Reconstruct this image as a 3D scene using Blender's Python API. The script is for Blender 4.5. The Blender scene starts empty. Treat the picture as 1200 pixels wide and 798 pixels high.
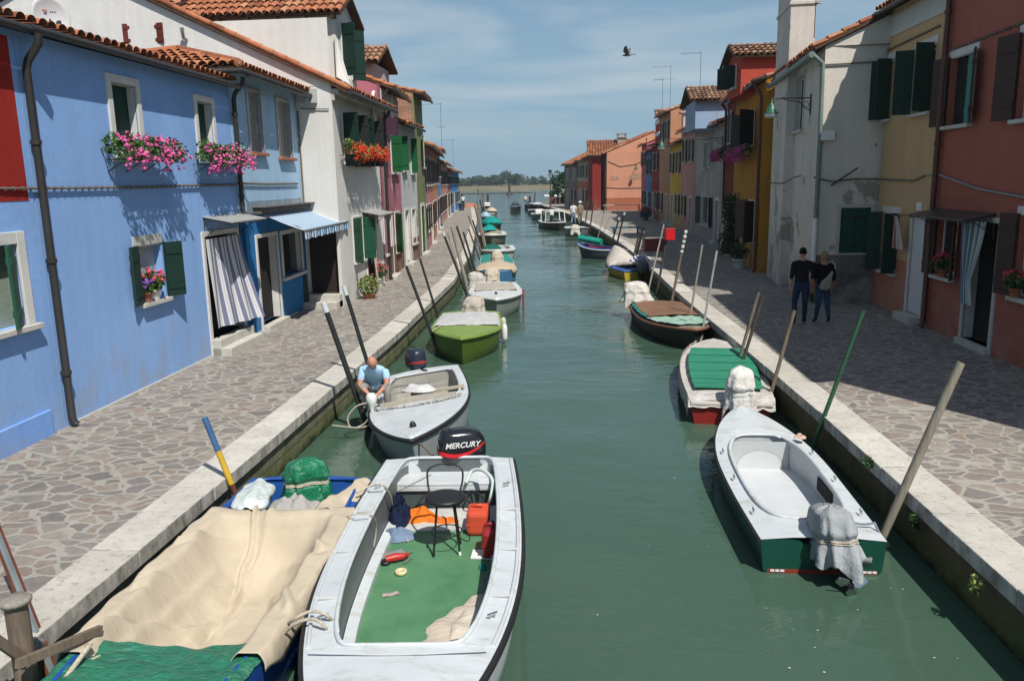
import bpy, bmesh, math, random
from mathutils import Vector, Matrix
D=bpy.data; SC=bpy.context.scene; COL=SC.collection
R_=math.radians
# ------------------------------------------------------------------ camera model (used for surveying the photo onto real planes)
F_=940.0; PITCH=R_(11.25); ROLL=R_(1.1); YAW=R_(5.0); QZ=0.62; CZ=QZ+3.4
def _basis():
    cy,sy=math.cos(YAW),math.sin(YAW); cp,sp=math.cos(PITCH),math.sin(PITCH); cr,sr=math.cos(ROLL),math.sin(ROLL)
    f0=Vector((-sy,cy,0)); r0=Vector((cy,sy,0)); z=Vector((0,0,1))
    f=f0*cp-z*sp; u=f0*sp+z*cp
    return f, r0*cr-u*sr, u*cr+r0*sr
FW,RT,UP=_basis()
CAM=Vector((0,0,CZ))
def ray(x,y): return FW+RT*((x-600)/F_)+UP*(-(y-399)/F_)
def G(x,y,z=QZ):
    d=ray(x,y); return CAM+d*((z-CZ)/d.z)
def PV(p0,p1,x,y):
    d=ray(x,y); nx,ny=(p1[1]-p0[1]),-(p1[0]-p0[0])
    return CAM+d*((p0[0]*nx+p0[1]*ny)/(d.x*nx+d.y*ny))
def PY(Y,x,y): return PV((0,Y),(1,Y),x,y)
def PX(X,x,y): return PV((X,0),(X,1),x,y)
# ------------------------------------------------------------------ objects
def link(o,parent=None):
    COL.objects.link(o)
    if parent is not None: o.parent=parent
    return o
def tag(o,label=None,cat=None,group=None,kind=None):
    if label: o['label']=label
    if cat: o['category']=cat
    if group: o['group']=group
    if kind: o['kind']=kind
    return o
def empty(name,loc,rz=0,label=None,cat=None,group=None):
    o=D.objects.new(name,None); o.empty_display_size=.2; o.location=loc; o.rotation_euler=(0,0,rz); link(o)
    return tag(o,label,cat,group)
def copy_tree(o,parent=None):
    c=o.copy(); COL.objects.link(c); c.parent=parent
    for ch in list(o.children): copy_tree(ch,c)
    return c
class MB:
    def __init__(s,org=None): s.v=[]; s.f=[]; s.m=[]; s.sm=[]; s.org=Vector(org) if org is not None else Vector((0,0,0))
    def add(s,vs,fs,mi=0,smooth=False):
        b=len(s.v); s.v+= [tuple(Vector(v)-s.org) for v in vs]
        for f in fs: s.f.append([b+i for i in f]); s.m.append(mi); s.sm.append(smooth)
        return s
    def quad(s,a,b,c,d,mi=0): return s.add([a,b,c,d],[(0,1,2,3)],mi)
    def obox(s,c,ax,h,mi=0):
        c=Vector(c); X,Y,Z=[Vector(a)*k for a,k in zip(ax,h)]
        vs=[c+X*i+Y*j+Z*k for k in(-1,1) for j in(-1,1) for i in(-1,1)]
        return s.add(vs,[(0,2,3,1),(4,5,7,6),(0,1,5,4),(2,6,7,3),(0,4,6,2),(1,3,7,5)],mi)
    def box(s,x0,x1,y0,y1,z0,z1,mi=0,rz=0,at=(0,0,0)):
        c,si=math.cos(rz),math.sin(rz)
        p=Vector(((x0+x1)/2,(y0+y1)/2,(z0+z1)/2)); p=Vector((p.x*c-p.y*si,p.x*si+p.y*c,p.z))+Vector(at)
        return s.obox(p,((c,si,0),(-si,c,0),(0,0,1)),((x1-x0)/2,(y1-y0)/2,(z1-z0)/2),mi)
    def tube(s,pts,r,n=8,mi=0,cap=True,smooth=True):
        pts=[Vector(p) for p in pts]; N=len(pts); rr=r if isinstance(r,(list,tuple)) else [r]*N
        vs=[];fs=[]; up=None
        for i,p in enumerate(pts):
            t=(pts[min(i+1,N-1)]-pts[max(i-1,0)])
            t=t.normalized() if t.length>1e-9 else Vector((0,0,1))
            if up is None: up=t.orthogonal().normalized()
            else:
                up=up-t*up.dot(t); up=up.normalized() if up.length>1e-6 else t.orthogonal().normalized()
            w=t.cross(up)
            for k in range(n):
                a=2*math.pi*k/n; vs.append(p+(up*math.cos(a)+w*math.sin(a))*rr[i])
        for i in range(N-1):
            for k in range(n):
                k2=(k+1)%n; fs.append((i*n+k,i*n+k2,(i+1)*n+k2,(i+1)*n+k))
        s.add(vs,fs,mi,smooth)
        if cap: s.add(vs[:n],[tuple(range(n))[::-1]],mi); s.add(vs[-n:],[tuple(range(n))],mi)
        return s
    def lathe(s,prof,c=(0,0,0),n=16,mi=0,sx=1,sy=1,fn=None):
        c=Vector(c); vs=[];fs=[]
        for j,(r,z) in enumerate(prof):
            for k in range(n):
                a=2*math.pi*k/n; q=Vector((math.cos(a)*r*sx,math.sin(a)*r*sy,z))
                if fn: q=fn(q,a,j)
                vs.append(c+q)
        for j in range(len(prof)-1):
            for k in range(n):
                k2=(k+1)%n; fs.append((j*n+k,j*n+k2,(j+1)*n+k2,(j+1)*n+k))
        s.add(vs,fs,mi,True); s.add(vs[:n],[tuple(range(n))[::-1]],mi); s.add(vs[-n:],[tuple(range(n))],mi)
        return s
    def loft(s,rings,mi=0,closed=True,cap0=False,cap1=False,smooth=True):
        n=len(rings[0]); vs=[p for r in rings for p in r]; fs=[]
        for i in range(len(rings)-1):
            for k in range(n if closed else n-1):
                k2=(k+1)%n; fs.append((i*n+k,i*n+k2,(i+1)*n+k2,(i+1)*n+k))
        s.add(vs,fs,mi,smooth)
        if cap0: s.add(rings[0],[tuple(range(n))[::-1]],mi)
        if cap1: s.add(rings[-1],[tuple(range(n))],mi)
        return s
    def grid(s,fn,nu,nv,mi=0,smooth=True):
        vs=[fn(i/nu,j/nv) for j in range(nv+1) for i in range(nu+1)]
        fs=[(j*(nu+1)+i,j*(nu+1)+i+1,(j+1)*(nu+1)+i+1,(j+1)*(nu+1)+i) for j in range(nv) for i in range(nu)]
        return s.add(vs,fs,mi,smooth)
    def prism(s,poly,off,mi=0):
        n=len(poly); a=[Vector(p) for p in poly]; o=Vector(off); b=[p+o for p in a]
        return s.add(a+b,[tuple(range(n))[::-1],tuple(range(n,2*n))]+[(i,(i+1)%n,n+(i+1)%n,n+i) for i in range(n)],mi)
    def build(s,name,mats,parent=None,recalc=True,bevel=0,thick=0,sub=0,weld=False):
        if not isinstance(mats,(list,tuple)): mats=[mats]
        me=D.meshes.new(name); me.from_pydata(s.v,[],s.f)
        for i,p in enumerate(me.polygons): p.material_index=s.m[i]; p.use_smooth=s.sm[i]
        for m in mats: me.materials.append(m)
        if recalc:
            bm=bmesh.new(); bm.from_mesh(me)
            if sub or thick or weld: bmesh.ops.remove_doubles(bm,verts=bm.verts,dist=1e-5)
            bmesh.ops.recalc_face_normals(bm,faces=bm.faces)
            bm.to_mesh(me); bm.free()
        o=D.objects.new(name,me); link(o,parent)
        if thick: md=o.modifiers.new('Solidify','SOLIDIFY'); md.thickness=thick; md.offset=0
        if bevel: md=o.modifiers.new('Bevel','BEVEL'); md.width=bevel; md.segments=2; md.limit_method='ANGLE'; md.angle_limit=R_(40)
        if sub: md=o.modifiers.new('Subdivision','SUBSURF'); md.levels=sub; md.render_levels=sub
        return o
# ------------------------------------------------------------------ materials
def s2l(c): return c/12.92 if c<=.04045 else ((c+.055)/1.055)**2.4
def rgb(r,g,b): return (s2l(r/255),s2l(g/255),s2l(b/255),1)
class NT:
    def __init__(s,name):
        s.m=D.materials.new(name); s.m.use_nodes=True; s.t=s.m.node_tree; s.n=s.t.nodes; s.l=s.t.links
        s.bsdf=s.n['Principled BSDF']; s.out=s.n['Material Output']; s.tc=s.n.new('ShaderNodeTexCoord'); s.vec=s.tc.outputs['Object']
    def N(s,t,**k):
        n=s.n.new(t)
        for a,v in k.items():
            if a in n.inputs and not hasattr(n,a): n.inputs[a].default_value=v
            else:
                try: setattr(n,a,v)
                except Exception: n.inputs[a].default_value=v
        return n
    def L(s,a,b): s.l.new(a,b)
    def mapping(s,scale=(1,1,1),vec=None,rot=(0,0,0)):
        m=s.N('ShaderNodeMapping'); m.inputs['Scale'].default_value=scale; m.inputs['Rotation'].default_value=rot; s.L(vec or s.vec,m.inputs[0]); return m.outputs[0]
    def noise(s,scale,detail=4,rough=.55,vec=None,dist=0):
        n=s.N('ShaderNodeTexNoise'); n.inputs['Scale'].default_value=scale; n.inputs['Detail'].default_value=detail; n.inputs['Roughness'].default_value=rough; n.inputs['Distortion'].default_value=dist
        s.L(vec or s.vec,n.inputs['Vector']); return n.outputs['Fac']
    def ramp(s,fac,stops,interp='LINEAR'):
        r=s.N('ShaderNodeValToRGB'); r.color_ramp.interpolation=interp; e=r.color_ramp.elements
        while len(e)<len(stops): e.new(.5)
        for i,(p,c) in enumerate(stops):
            e[i].position=p; e[i].color=c if isinstance(c,(tuple,list)) else (c,c,c,1)
        s.L(fac,r.inputs[0]); return r.outputs[0]
    def mix(s,fac,a,b,mode='MIX'):
        m=s.N('ShaderNodeMix'); m.data_type='RGBA'; m.blend_type=mode
        for v,i in ((fac,0),(a,6),(b,7)):
            if hasattr(v,'is_output'): s.L(v,m.inputs[i])
            else: m.inputs[i].default_value=v
        return m.outputs[2]
    def math(s,op,a,b=0,clamp=False):
        m=s.N('ShaderNodeMath'); m.operation=op; m.use_clamp=clamp
        for v,i in ((a,0),(b,1)):
            if hasattr(v,'is_output'): s.L(v,m.inputs[i])
            else: m.inputs[i].default_value=v
        return m.outputs[0]
    def bump(s,h,strength=.3,dist=.01):
        b=s.N('ShaderNodeBump'); b.inputs['Strength'].default_value=strength; b.inputs['Distance'].default_value=dist; s.L(h,b.inputs['Height']); s.L(b.outputs[0],s.bsdf.inputs['Normal']); return b
    def col(s,c): 
        if hasattr(c,'is_output'): s.L(c,s.bsdf.inputs['Base Color'])
        else: s.bsdf.inputs['Base Color'].default_value=c
    def rough(s,r): s.bsdf.inputs['Roughness'].default_value=r; return s
    def spec(s,r): s.bsdf.inputs['Specular IOR Level'].default_value=r; return s
    def z(s): 
        x=s.N('ShaderNodeSeparateXYZ'); s.L(s.vec,x.inputs[0]); return x.outputs
_mc={}
def cached(fn):
    def w(*a,**k):
        key=(fn.__name__,a,tuple(sorted(k.items())))
        if key not in _mc: _mc[key]=fn(*a,**k)
        return _mc[key]
    return w
def sc(c,k): return (min(c[0]*k,1),min(c[1]*k,1),min(c[2]*k,1),1)
@cached
def plaster(c,var=.12,peel=0.0,damp=0.25,low=None,split=0.0,peelc=(.33,.29,.25,1)):
    n=NT('plaster'); z=n.z()[2]
    base=c
    if low is not None:
        st=n.math('GREATER_THAN',z,split); base=n.mix(st,low,c)
    big=n.noise(.55,6,.6); fine=n.noise(14,4,.6)
    streak=n.noise(1.0,5,.6,n.mapping((5,5,.35)))
    k=n.ramp(big,[(.3,1-var),(.7,1+var*.5)]); col=n.mix(1,base,k,'MULTIPLY')
    col=n.mix(1,col,n.ramp(streak,[(.35,1-var*.45),(.6,1.02)]),'MULTIPLY')
    col=n.mix(1,col,n.ramp(fine,[(.3,1-var*.45),(.7,1.04)]),'MULTIPLY')
    # rising damp: grey stains low on the wall
    dz=n.math('ADD',n.math('MULTIPLY',z,-1.1),1.0); dm=n.math('MULTIPLY',n.math('MULTIPLY',n.math('ADD',dz,big),damp),1,True)
    dm=n.math('MULTIPLY',dm,n.ramp(n.noise(2.2,5),[(.4,0),(.62,1)]),True)
    col=n.mix(dm,col,(.30,.28,.25,1))
    if peel>0:
        pn=n.noise(.9,7,.62,None,.4); low_=n.math('MULTIPLY',n.math('ADD',n.math('MULTIPLY',z,-.12),.5),.5)
        m=n.ramp(n.math('ADD',pn,n.math('MULTIPLY',low_,peel)),[(.60,0),(.625,1)])
        col=n.mix(m,col,n.mix(n.noise(6,4),sc(peelc,.7),sc(peelc,1.2)))
        h=n.math('SUBTRACT',n.noise(9,6,.65),m)
    else: h=n.noise(9,6,.65)
    n.col(col); n.rough(.9).spec(.2); n.bump(h,.35,.012); return n.m
@cached
def paint(c,rough=.5,var=.06,bump=0.0,spec=.4,scale=3.0,name='painted_surface'):
    n=NT(name); k=n.ramp(n.noise(scale,5,.6),[(.3,1-var),(.7,1+var*.4)])
    k2=n.ramp(n.noise(scale*9,3,.6),[(.3,1-var*.6),(.75,1.03)])
    n.col(n.mix(1,n.mix(1,c,k,'MULTIPLY'),k2,'MULTIPLY')); n.rough(rough).spec(spec)
    if bump: n.bump(n.noise(scale*6,5,.6),bump,.01)
    return n.m
@cached
def boards(c,horizontal=True,pitch=.12,rough=.6,var=.12):
    """painted boards with dark grooves"""
    n=NT('boards'); z=n.z(); a=z[2] if horizontal else n.math('ADD',z[0],z[1])
    fr=n.math('FRACT',n.math('MULTIPLY',a,1/pitch)); g=n.ramp(fr,[(0,0),(.05,1),(.95,1),(1,0)])
    k=n.ramp(n.noise(2.5,5,.6,n.mapping((2,2,9) if horizontal else (9,9,1.5))),[(.3,1-var),(.7,1+var*.5)])
    col=n.mix(1,c,k,'MULTIPLY'); col=n.mix(g,sc(c,.35),col); n.col(col); n.rough(rough).spec(.3); n.bump(g,.5,.006); return n.m
@cached
def weathered_wood(c,rough=.8,var=.35):
    n=NT('weathered_wood'); v=n.mapping((14,14,1.2)); k=n.ramp(n.noise(2,6,.65,v),[(.3,1-var),(.7,1+var*.4)])
    k2=n.ramp(n.noise(1.3,4),[(.3,.75),(.7,1.15)]); n.col(n.mix(1,n.mix(1,c,k,'MULTIPLY'),k2,'MULTIPLY')); n.rough(rough).spec(.2); n.bump(n.noise(3,6,.65,v),.4,.01); return n.m
@cached
def metal(c,rough=.35,met=.9):
    n=NT('metal'); n.col(n.mix(1,c,n.ramp(n.noise(6,4),[(.3,.8),(.7,1.05)]),'MULTIPLY')); n.rough(rough); n.bsdf.inputs['Metallic'].default_value=met; return n.m
@cached
def cloth(c,var=.15,scale=4.0,fold=.5):
    n=NT('cloth'); k=n.ramp(n.noise(scale,6,.6),[(.3,1-var),(.7,1+var*.4)]); n.col(n.mix(1,c,k,'MULTIPLY')); n.rough(.95).spec(.1)
    h=n.math('ADD',n.noise(scale*1.6,3,.5,n.mapping((1,1.8,1))),n.math('MULTIPLY',n.noise(60,2),.08)); n.bump(h,fold,.05); return n.m
@cached
def vinyl(c,rough=.3):
    n=NT('tarpaulin'); n.col(n.mix(1,c,n.ramp(n.noise(5,5),[(.3,.75),(.7,1.1)]),'MULTIPLY')); n.rough(rough).spec(.5); n.bump(n.noise(9,5,.6,n.mapping((1,1.6,1)),.6),.9,.05); return n.m
@cached
def leafmat(c,var=.5):
    n=NT('leaves'); g=n.N('ShaderNodeNewGeometry'); r=g.outputs['Random Per Island']
    n.col(n.ramp(r,[(0,sc(c,1-var)),(.5,c),(1,sc(c,1+var))])); n.rough(.55).spec(.3); n.bsdf.inputs['Subsurface Weight'].default_value=0; return n.m
@cached
def petal(c,c2):
    n=NT('petals'); g=n.N('ShaderNodeNewGeometry'); n.col(n.ramp(g.outputs['Random Per Island'],[(0,c),(1,c2)])); n.rough(.6).spec(.2); return n.m
@cached
def striped(ca,cb,axis=1,pitch=.2,duty=.5,thin=None):
    n=NT('striped_cloth'); u=n.N('ShaderNodeUVMap'); s=n.N('ShaderNodeSeparateXYZ'); n.L(u.outputs[0],s.inputs[0])
    fr=n.math('FRACT',n.math('MULTIPLY',s.outputs[0],1/pitch)); m=n.math('GREATER_THAN',fr,duty)
    col=n.mix(m,ca,cb)
    if thin:
        m2=n.math('LESS_THAN',n.math('ABSOLUTE',n.math('SUBTRACT',n.math('FRACT',n.math('MULTIPLY',s.outputs[0],1/pitch)),duty*.5)),.05); col=n.mix(m2,col,thin)
    n.col(col); n.rough(.9).spec(.1); return n.m
def rooftile(name,c1,c2,c3):
    n=NT(name); g=n.N('ShaderNodeNewGeometry'); k=n.ramp(g.outputs['Random Per Island'],[(0,c1),(.45,c2),(.8,c2),(1,c3)])
    k=n.mix(1,k,n.ramp(n.noise(3,5),[(.3,.7),(.7,1.1)]),'MULTIPLY'); lich=n.ramp(n.noise(5,6,.7),[(.58,0),(.68,.7)]); k=n.mix(lich,k,(.25,.22,.17,1))
    n.col(k); n.rough(.9).spec(.15); n.bump(n.noise(30,3),.3,.01); return n.m
M={}
M['tile']=rooftile('terracotta_tiles',(.22,.075,.038,1),(.40,.15,.075,1),(.50,.25,.14,1))
M['tile_old']=rooftile('old_terracotta_tiles',(.17,.09,.06,1),(.33,.18,.11,1),(.46,.36,.26,1))
M['white_frame']=paint((.60,.59,.55,1),.7,.1,.1,.25)
M['istria_trim']=paint((.50,.485,.44,1),.8,.15,.2,.2)
M['glass']=None
def _glass():
    n=NT('window_glass'); n.col((.02,.025,.03,1)); n.rough(.08).spec(.6); return n.m
M['glass']=_glass()
M['dark']=paint((.012,.011,.010,1),.9,.1,name='dark_interior')  # near-black colour standing in for shade inside openings
M['gutter']=paint((.035,.033,.032,1),.45,.2,name='gutter_metal')
M['green_sh']=boards((.012,.075,.042,1),False,.09)
M['dgreen_sh']=boards((.008,.032,.024,1),False,.11)
M['grass_sh']=boards((.010,.115,.035,1),True,.16)
M['brown_sh']=boards((.050,.026,.020,1),True,.16)
M['grey_sh']=boards((.28,.28,.25,1),False,.12)
M['black_sh']=boards((.012,.014,.014,1),False,.12)
M['blackdoor']=boards((.028,.018,.016,1),True,.17)
M['white']=paint((.70,.70,.68,1),.55,.07)
M['black']=paint((.014,.014,.015,1),.45,.1)
M['pole_black']=paint((.016,.02,.018,1),.6,.35,.2)
M['iron']=paint((.03,.03,.03,1),.5,.2)
M['cable']=paint((.16,.14,.11,1),.8,.25)
M['rope']=cloth((.50,.45,.36,1),.3,40)
M['leaf']=leafmat((.045,.10,.022,1))
M['leaf_dark']=leafmat((.022,.052,.016,1))
M['leaf_lime']=leafmat((.16,.20,.055,1))
M['pink']=petal((.62,.06,.26,1),(.80,.22,.45,1))
M['magenta']=petal((.45,.03,.22,1),(.66,.12,.40,1))
M['red_fl']=petal((.62,.025,.012,1),(.80,.10,.03,1))
M['crimson']=petal((.60,.03,.07,1),(.75,.12,.2,1))
M['terracotta']=paint((.36,.14,.075,1),.85,.15)
M['skin']=paint((.46,.22,.145,1),.55,.05,0,.35)
M['awning_dark']=paint((.10,.09,.085,1),.7,.15)
M['stone_step']=paint((.50,.48,.42,1),.85,.15,.2,.2)
# pavement: irregular porphyry slabs in wide pale mortar
def _pave():
    n=NT('crazy_paving'); g=n.N('ShaderNodeNewGeometry'); v0=g.outputs['Position']
    w=n.N('ShaderNodeTexNoise'); w.inputs['Scale'].default_value=1.6; w.inputs['Detail'].default_value=3; n.L(v0,w.inputs['Vector'])
    sub=n.N('ShaderNodeVectorMath'); sub.operation='SUBTRACT'; n.L(w.outputs['Color'],sub.inputs[0]); sub.inputs[1].default_value=(.5,.5,.5)
    scl=n.N('ShaderNodeVectorMath'); scl.operation='SCALE'; n.L(sub.outputs[0],scl.inputs[0]); scl.inputs['Scale'].default_value=.38
    addv=n.N('ShaderNodeVectorMath'); n.L(v0,addv.inputs[0]); n.L(scl.outputs[0],addv.inputs[1])
    v=n.mapping((3.7,4.9,0),addv.outputs[0],(0,0,.35))
    def vor(f):
        t=n.N('ShaderNodeTexVoronoi'); t.feature=f; t.inputs['Scale'].default_value=1; t.inputs['Randomness'].default_value=1.0; n.L(v,t.inputs['Vector']); return t
    d=vor('DISTANCE_TO_EDGE').outputs['Distance']; cid=vor('F1').outputs['Color']
    ew=n.math('ADD',d,n.math('MULTIPLY',n.math('SUBTRACT',n.noise(9,4,.6,v0),.5),.06))
    m=n.ramp(ew,[(.060,0),(.085,1)])
    sx=n.N('ShaderNodeSeparateColor'); n.L(cid,sx.inputs[0])
    stone=n.ramp(sx.outputs[0],[(0,(.162,.148,.137,1)),(.25,(.21,.186,.164,1)),(.45,(.178,.163,.153,1)),(.62,(.235,.186,.153,1)),(.8,(.262,.236,.2,1)),(1,(.2,.184,.168,1))])
    stone=n.mix(1,stone,n.ramp(n.noise(11,6,.65,v0),[(.3,.78),(.7,1.14)]),'MULTIPLY')
    mort=n.mix(n.noise(4,5,.6,v0),(.28,.26,.222,1),(.365,.342,.30,1))
    mort=n.mix(1,mort,n.ramp(n.noise(40,3,.6,v0),[(.3,.85),(.7,1.06)]),'MULTIPLY')
    col=n.mix(m,mort,stone); col=n.mix(n.ramp(n.noise(.9,6,.7,v0),[(.60,0),(.78,.35)]),col,(.11,.105,.095,1)); col=n.mix(1,col,n.ramp(n.noise(.35,5,.6,v0),[(.3,.84),(.7,1.1)]),'MULTIPLY')
    n.col(col); n.rough(.85).spec(.25); n.bump(n.math('ADD',n.math('ADD',n.ramp(d,[(.03,0),(.1,.6)]),n.math('MULTIPLY',sx.outputs[1],.5)),n.math('MULTIPLY',n.noise(14,6,.65,v0),.6)),.55,.018); return n.m
M['paving']=_pave()
def _kerb():
    n=NT('istrian_stone'); g=n.N('ShaderNodeNewGeometry'); v0=g.outputs['Position']; r=g.outputs['Random Per Island']
    c=n.ramp(r,[(0,(.44,.41,.355,1)),(1,(.55,.525,.465,1))]); c=n.mix(1,c,n.ramp(n.noise(1.5,6,.65,v0),[(.3,.80),(.7,1.05)]),'MULTIPLY')
    pit=n.ramp(n.noise(11,9,.8,v0),[(.33,.45),(.47,1)]); c=n.mix(n.ramp(n.noise(2.6,7,.7,v0),[(.50,0),(.72,.55)]),c,(.33,.315,.28,1)); c=n.mix(1,c,pit,'MULTIPLY')
    # vertical face is grey with lichen
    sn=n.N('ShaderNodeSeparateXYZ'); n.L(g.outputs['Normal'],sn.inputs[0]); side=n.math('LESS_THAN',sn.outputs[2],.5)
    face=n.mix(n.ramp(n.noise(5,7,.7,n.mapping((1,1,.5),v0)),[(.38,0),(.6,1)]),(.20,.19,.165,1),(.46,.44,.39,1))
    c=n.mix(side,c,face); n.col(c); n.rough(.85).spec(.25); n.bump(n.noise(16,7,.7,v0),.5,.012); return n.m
M['kerb']=_kerb()
def _qwall(brick):
    n=NT('quay_wall_masonry'); g=n.N('ShaderNodeNewGeometry'); v0=g.outputs['Position']; s=n.N('ShaderNodeSeparateXYZ'); n.L(v0,s.inputs[0]); z=s.outputs[2]
    cb=n.N('ShaderNodeCombineXYZ'); n.L(s.outputs[1],cb.inputs[0]); n.L(z,cb.inputs[1])
    b=n.N('ShaderNodeTexBrick'); b.inputs['Scale'].default_value=1
    if brick: b.inputs['Brick Width'].default_value=.26; b.inputs['Row Height'].default_value=.075; b.inputs['Mortar Size'].default_value=.009
    else: b.inputs['Brick Width'].default_value=.9; b.inputs['Row Height'].default_value=.22; b.inputs['Mortar Size'].default_value=.012
    b.inputs['Color1'].default_value=(.16,.085,.055,1) if brick else (.30,.27,.21,1); b.inputs['Color2'].default_value=(.11,.075,.055,1) if brick else (.21,.19,.15,1); b.inputs['Mortar'].default_value=(.10,.09,.075,1) if brick else (.05,.045,.04,1)
    n.L(cb.outputs[0],b.inputs['Vector'])
    c=n.mix(1,b.outputs['Color'],n.ramp(n.noise(3,6,.65,v0),[(.3,.55),(.7,1.25)]),'MULTIPLY')
    zz=n.math('ADD',z,n.math('MULTIPLY',n.math('SUBTRACT',n.noise(2.2,5,.6,v0),.5),.5))
    alg=n.ramp(zz,[(.0,.95),(.18,.7),(.36,.3),(.52,0)]); c=n.mix(alg,c,n.mix(n.noise(7,5,.6,v0),(.045,.05,.022,1),(.13,.16,.035,1)))
    wet=n.ramp(zz,[(.0,.25),(.12,1)]); c=n.mix(1,c,wet,'MULTIPLY')
    n.col(c); n.rough(.8).spec(.3); n.bump(n.math('ADD',b.outputs['Fac'],n.math('MULTIPLY',n.noise(8,6,.7,v0),-1.5)),.6,-.02); return n.m
M['qwall_l']=_qwall(False); M['qwall_r']=_qwall(True)
def _water():
    n=NT('canal_water'); g=n.N('ShaderNodeNewGeometry'); v0=g.outputs['Position']
    c=n.ramp(n.noise(.12,4,.5,v0),[(.3,(.040,.080,.054,1)),(.7,(.052,.096,.067,1))])
    n.col(c); n.rough(.04); n.bsdf.inputs['IOR'].default_value=1.333; n.spec(.5)
    w1=n.noise(1.6,4,.55,n.mapping((.8,1.5,1),v0),.3); w2=n.noise(.32,2,.5,v0); w3=n.noise(6.5,2,.5,n.mapping((.7,1.3,1),v0),.2)
    # ripples fade in and out in patches; calm close to the bridge
    s=n.N('ShaderNodeSeparateXYZ'); n.L(v0,s.inputs[0])
    patch=n.ramp(n.noise(.16,3,.5,v0),[(.35,.35),(.65,1)])
    far=n.ramp(n.math('MULTIPLY',s.outputs[1],.02),[(.12,.30),(.45,1)])
    amp=n.math('MULTIPLY',patch,far)
    h=n.math('ADD',n.math('MULTIPLY',w2,1.0),n.math('MULTIPLY',n.math('ADD',w1,n.math('MULTIPLY',w3,.22)),n.math('MULTIPLY',amp,.42)))
    n.bump(h,1.0,.11); return n.m
M['water']=_water()
# ================================================================== SETTING
LB=[(-4.2,-6),(-4.2,10),(-4.2,18),(-4.45,28),(-5.4,40),(-6.9,52.5),(-9.9,77.5),(-13.2,101),(-16.4,123)]
RB=[(3.95,-6),(3.55,8),(3.45,12),(3.28,16),(2.95,23),(2.68,32),(2.3,41),(1.2,57),(-.9,80),(-2.9,97),(-7.2,125)]
def off(poly,d):
    out=[]
    for i,p in enumerate(poly):
        a=Vector(poly[max(i-1,0)]); b=Vector(poly[min(i+1,len(poly)-1)]); t=(b-a).normalized(); out.append((p[0]+t.y*d,p[1]-t.x*d))
    return out
def resample(poly,step):
    out=[]; carry=0
    for i in range(len(poly)-1):
        a=Vector(poly[i]); b=Vector(poly[i+1]); L=(b-a).length; n=max(1,int(round(L/step)))
        for k in range(n): out.append(tuple(a.lerp(b,k/n)))
    out.append(poly[-1]); return out
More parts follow.
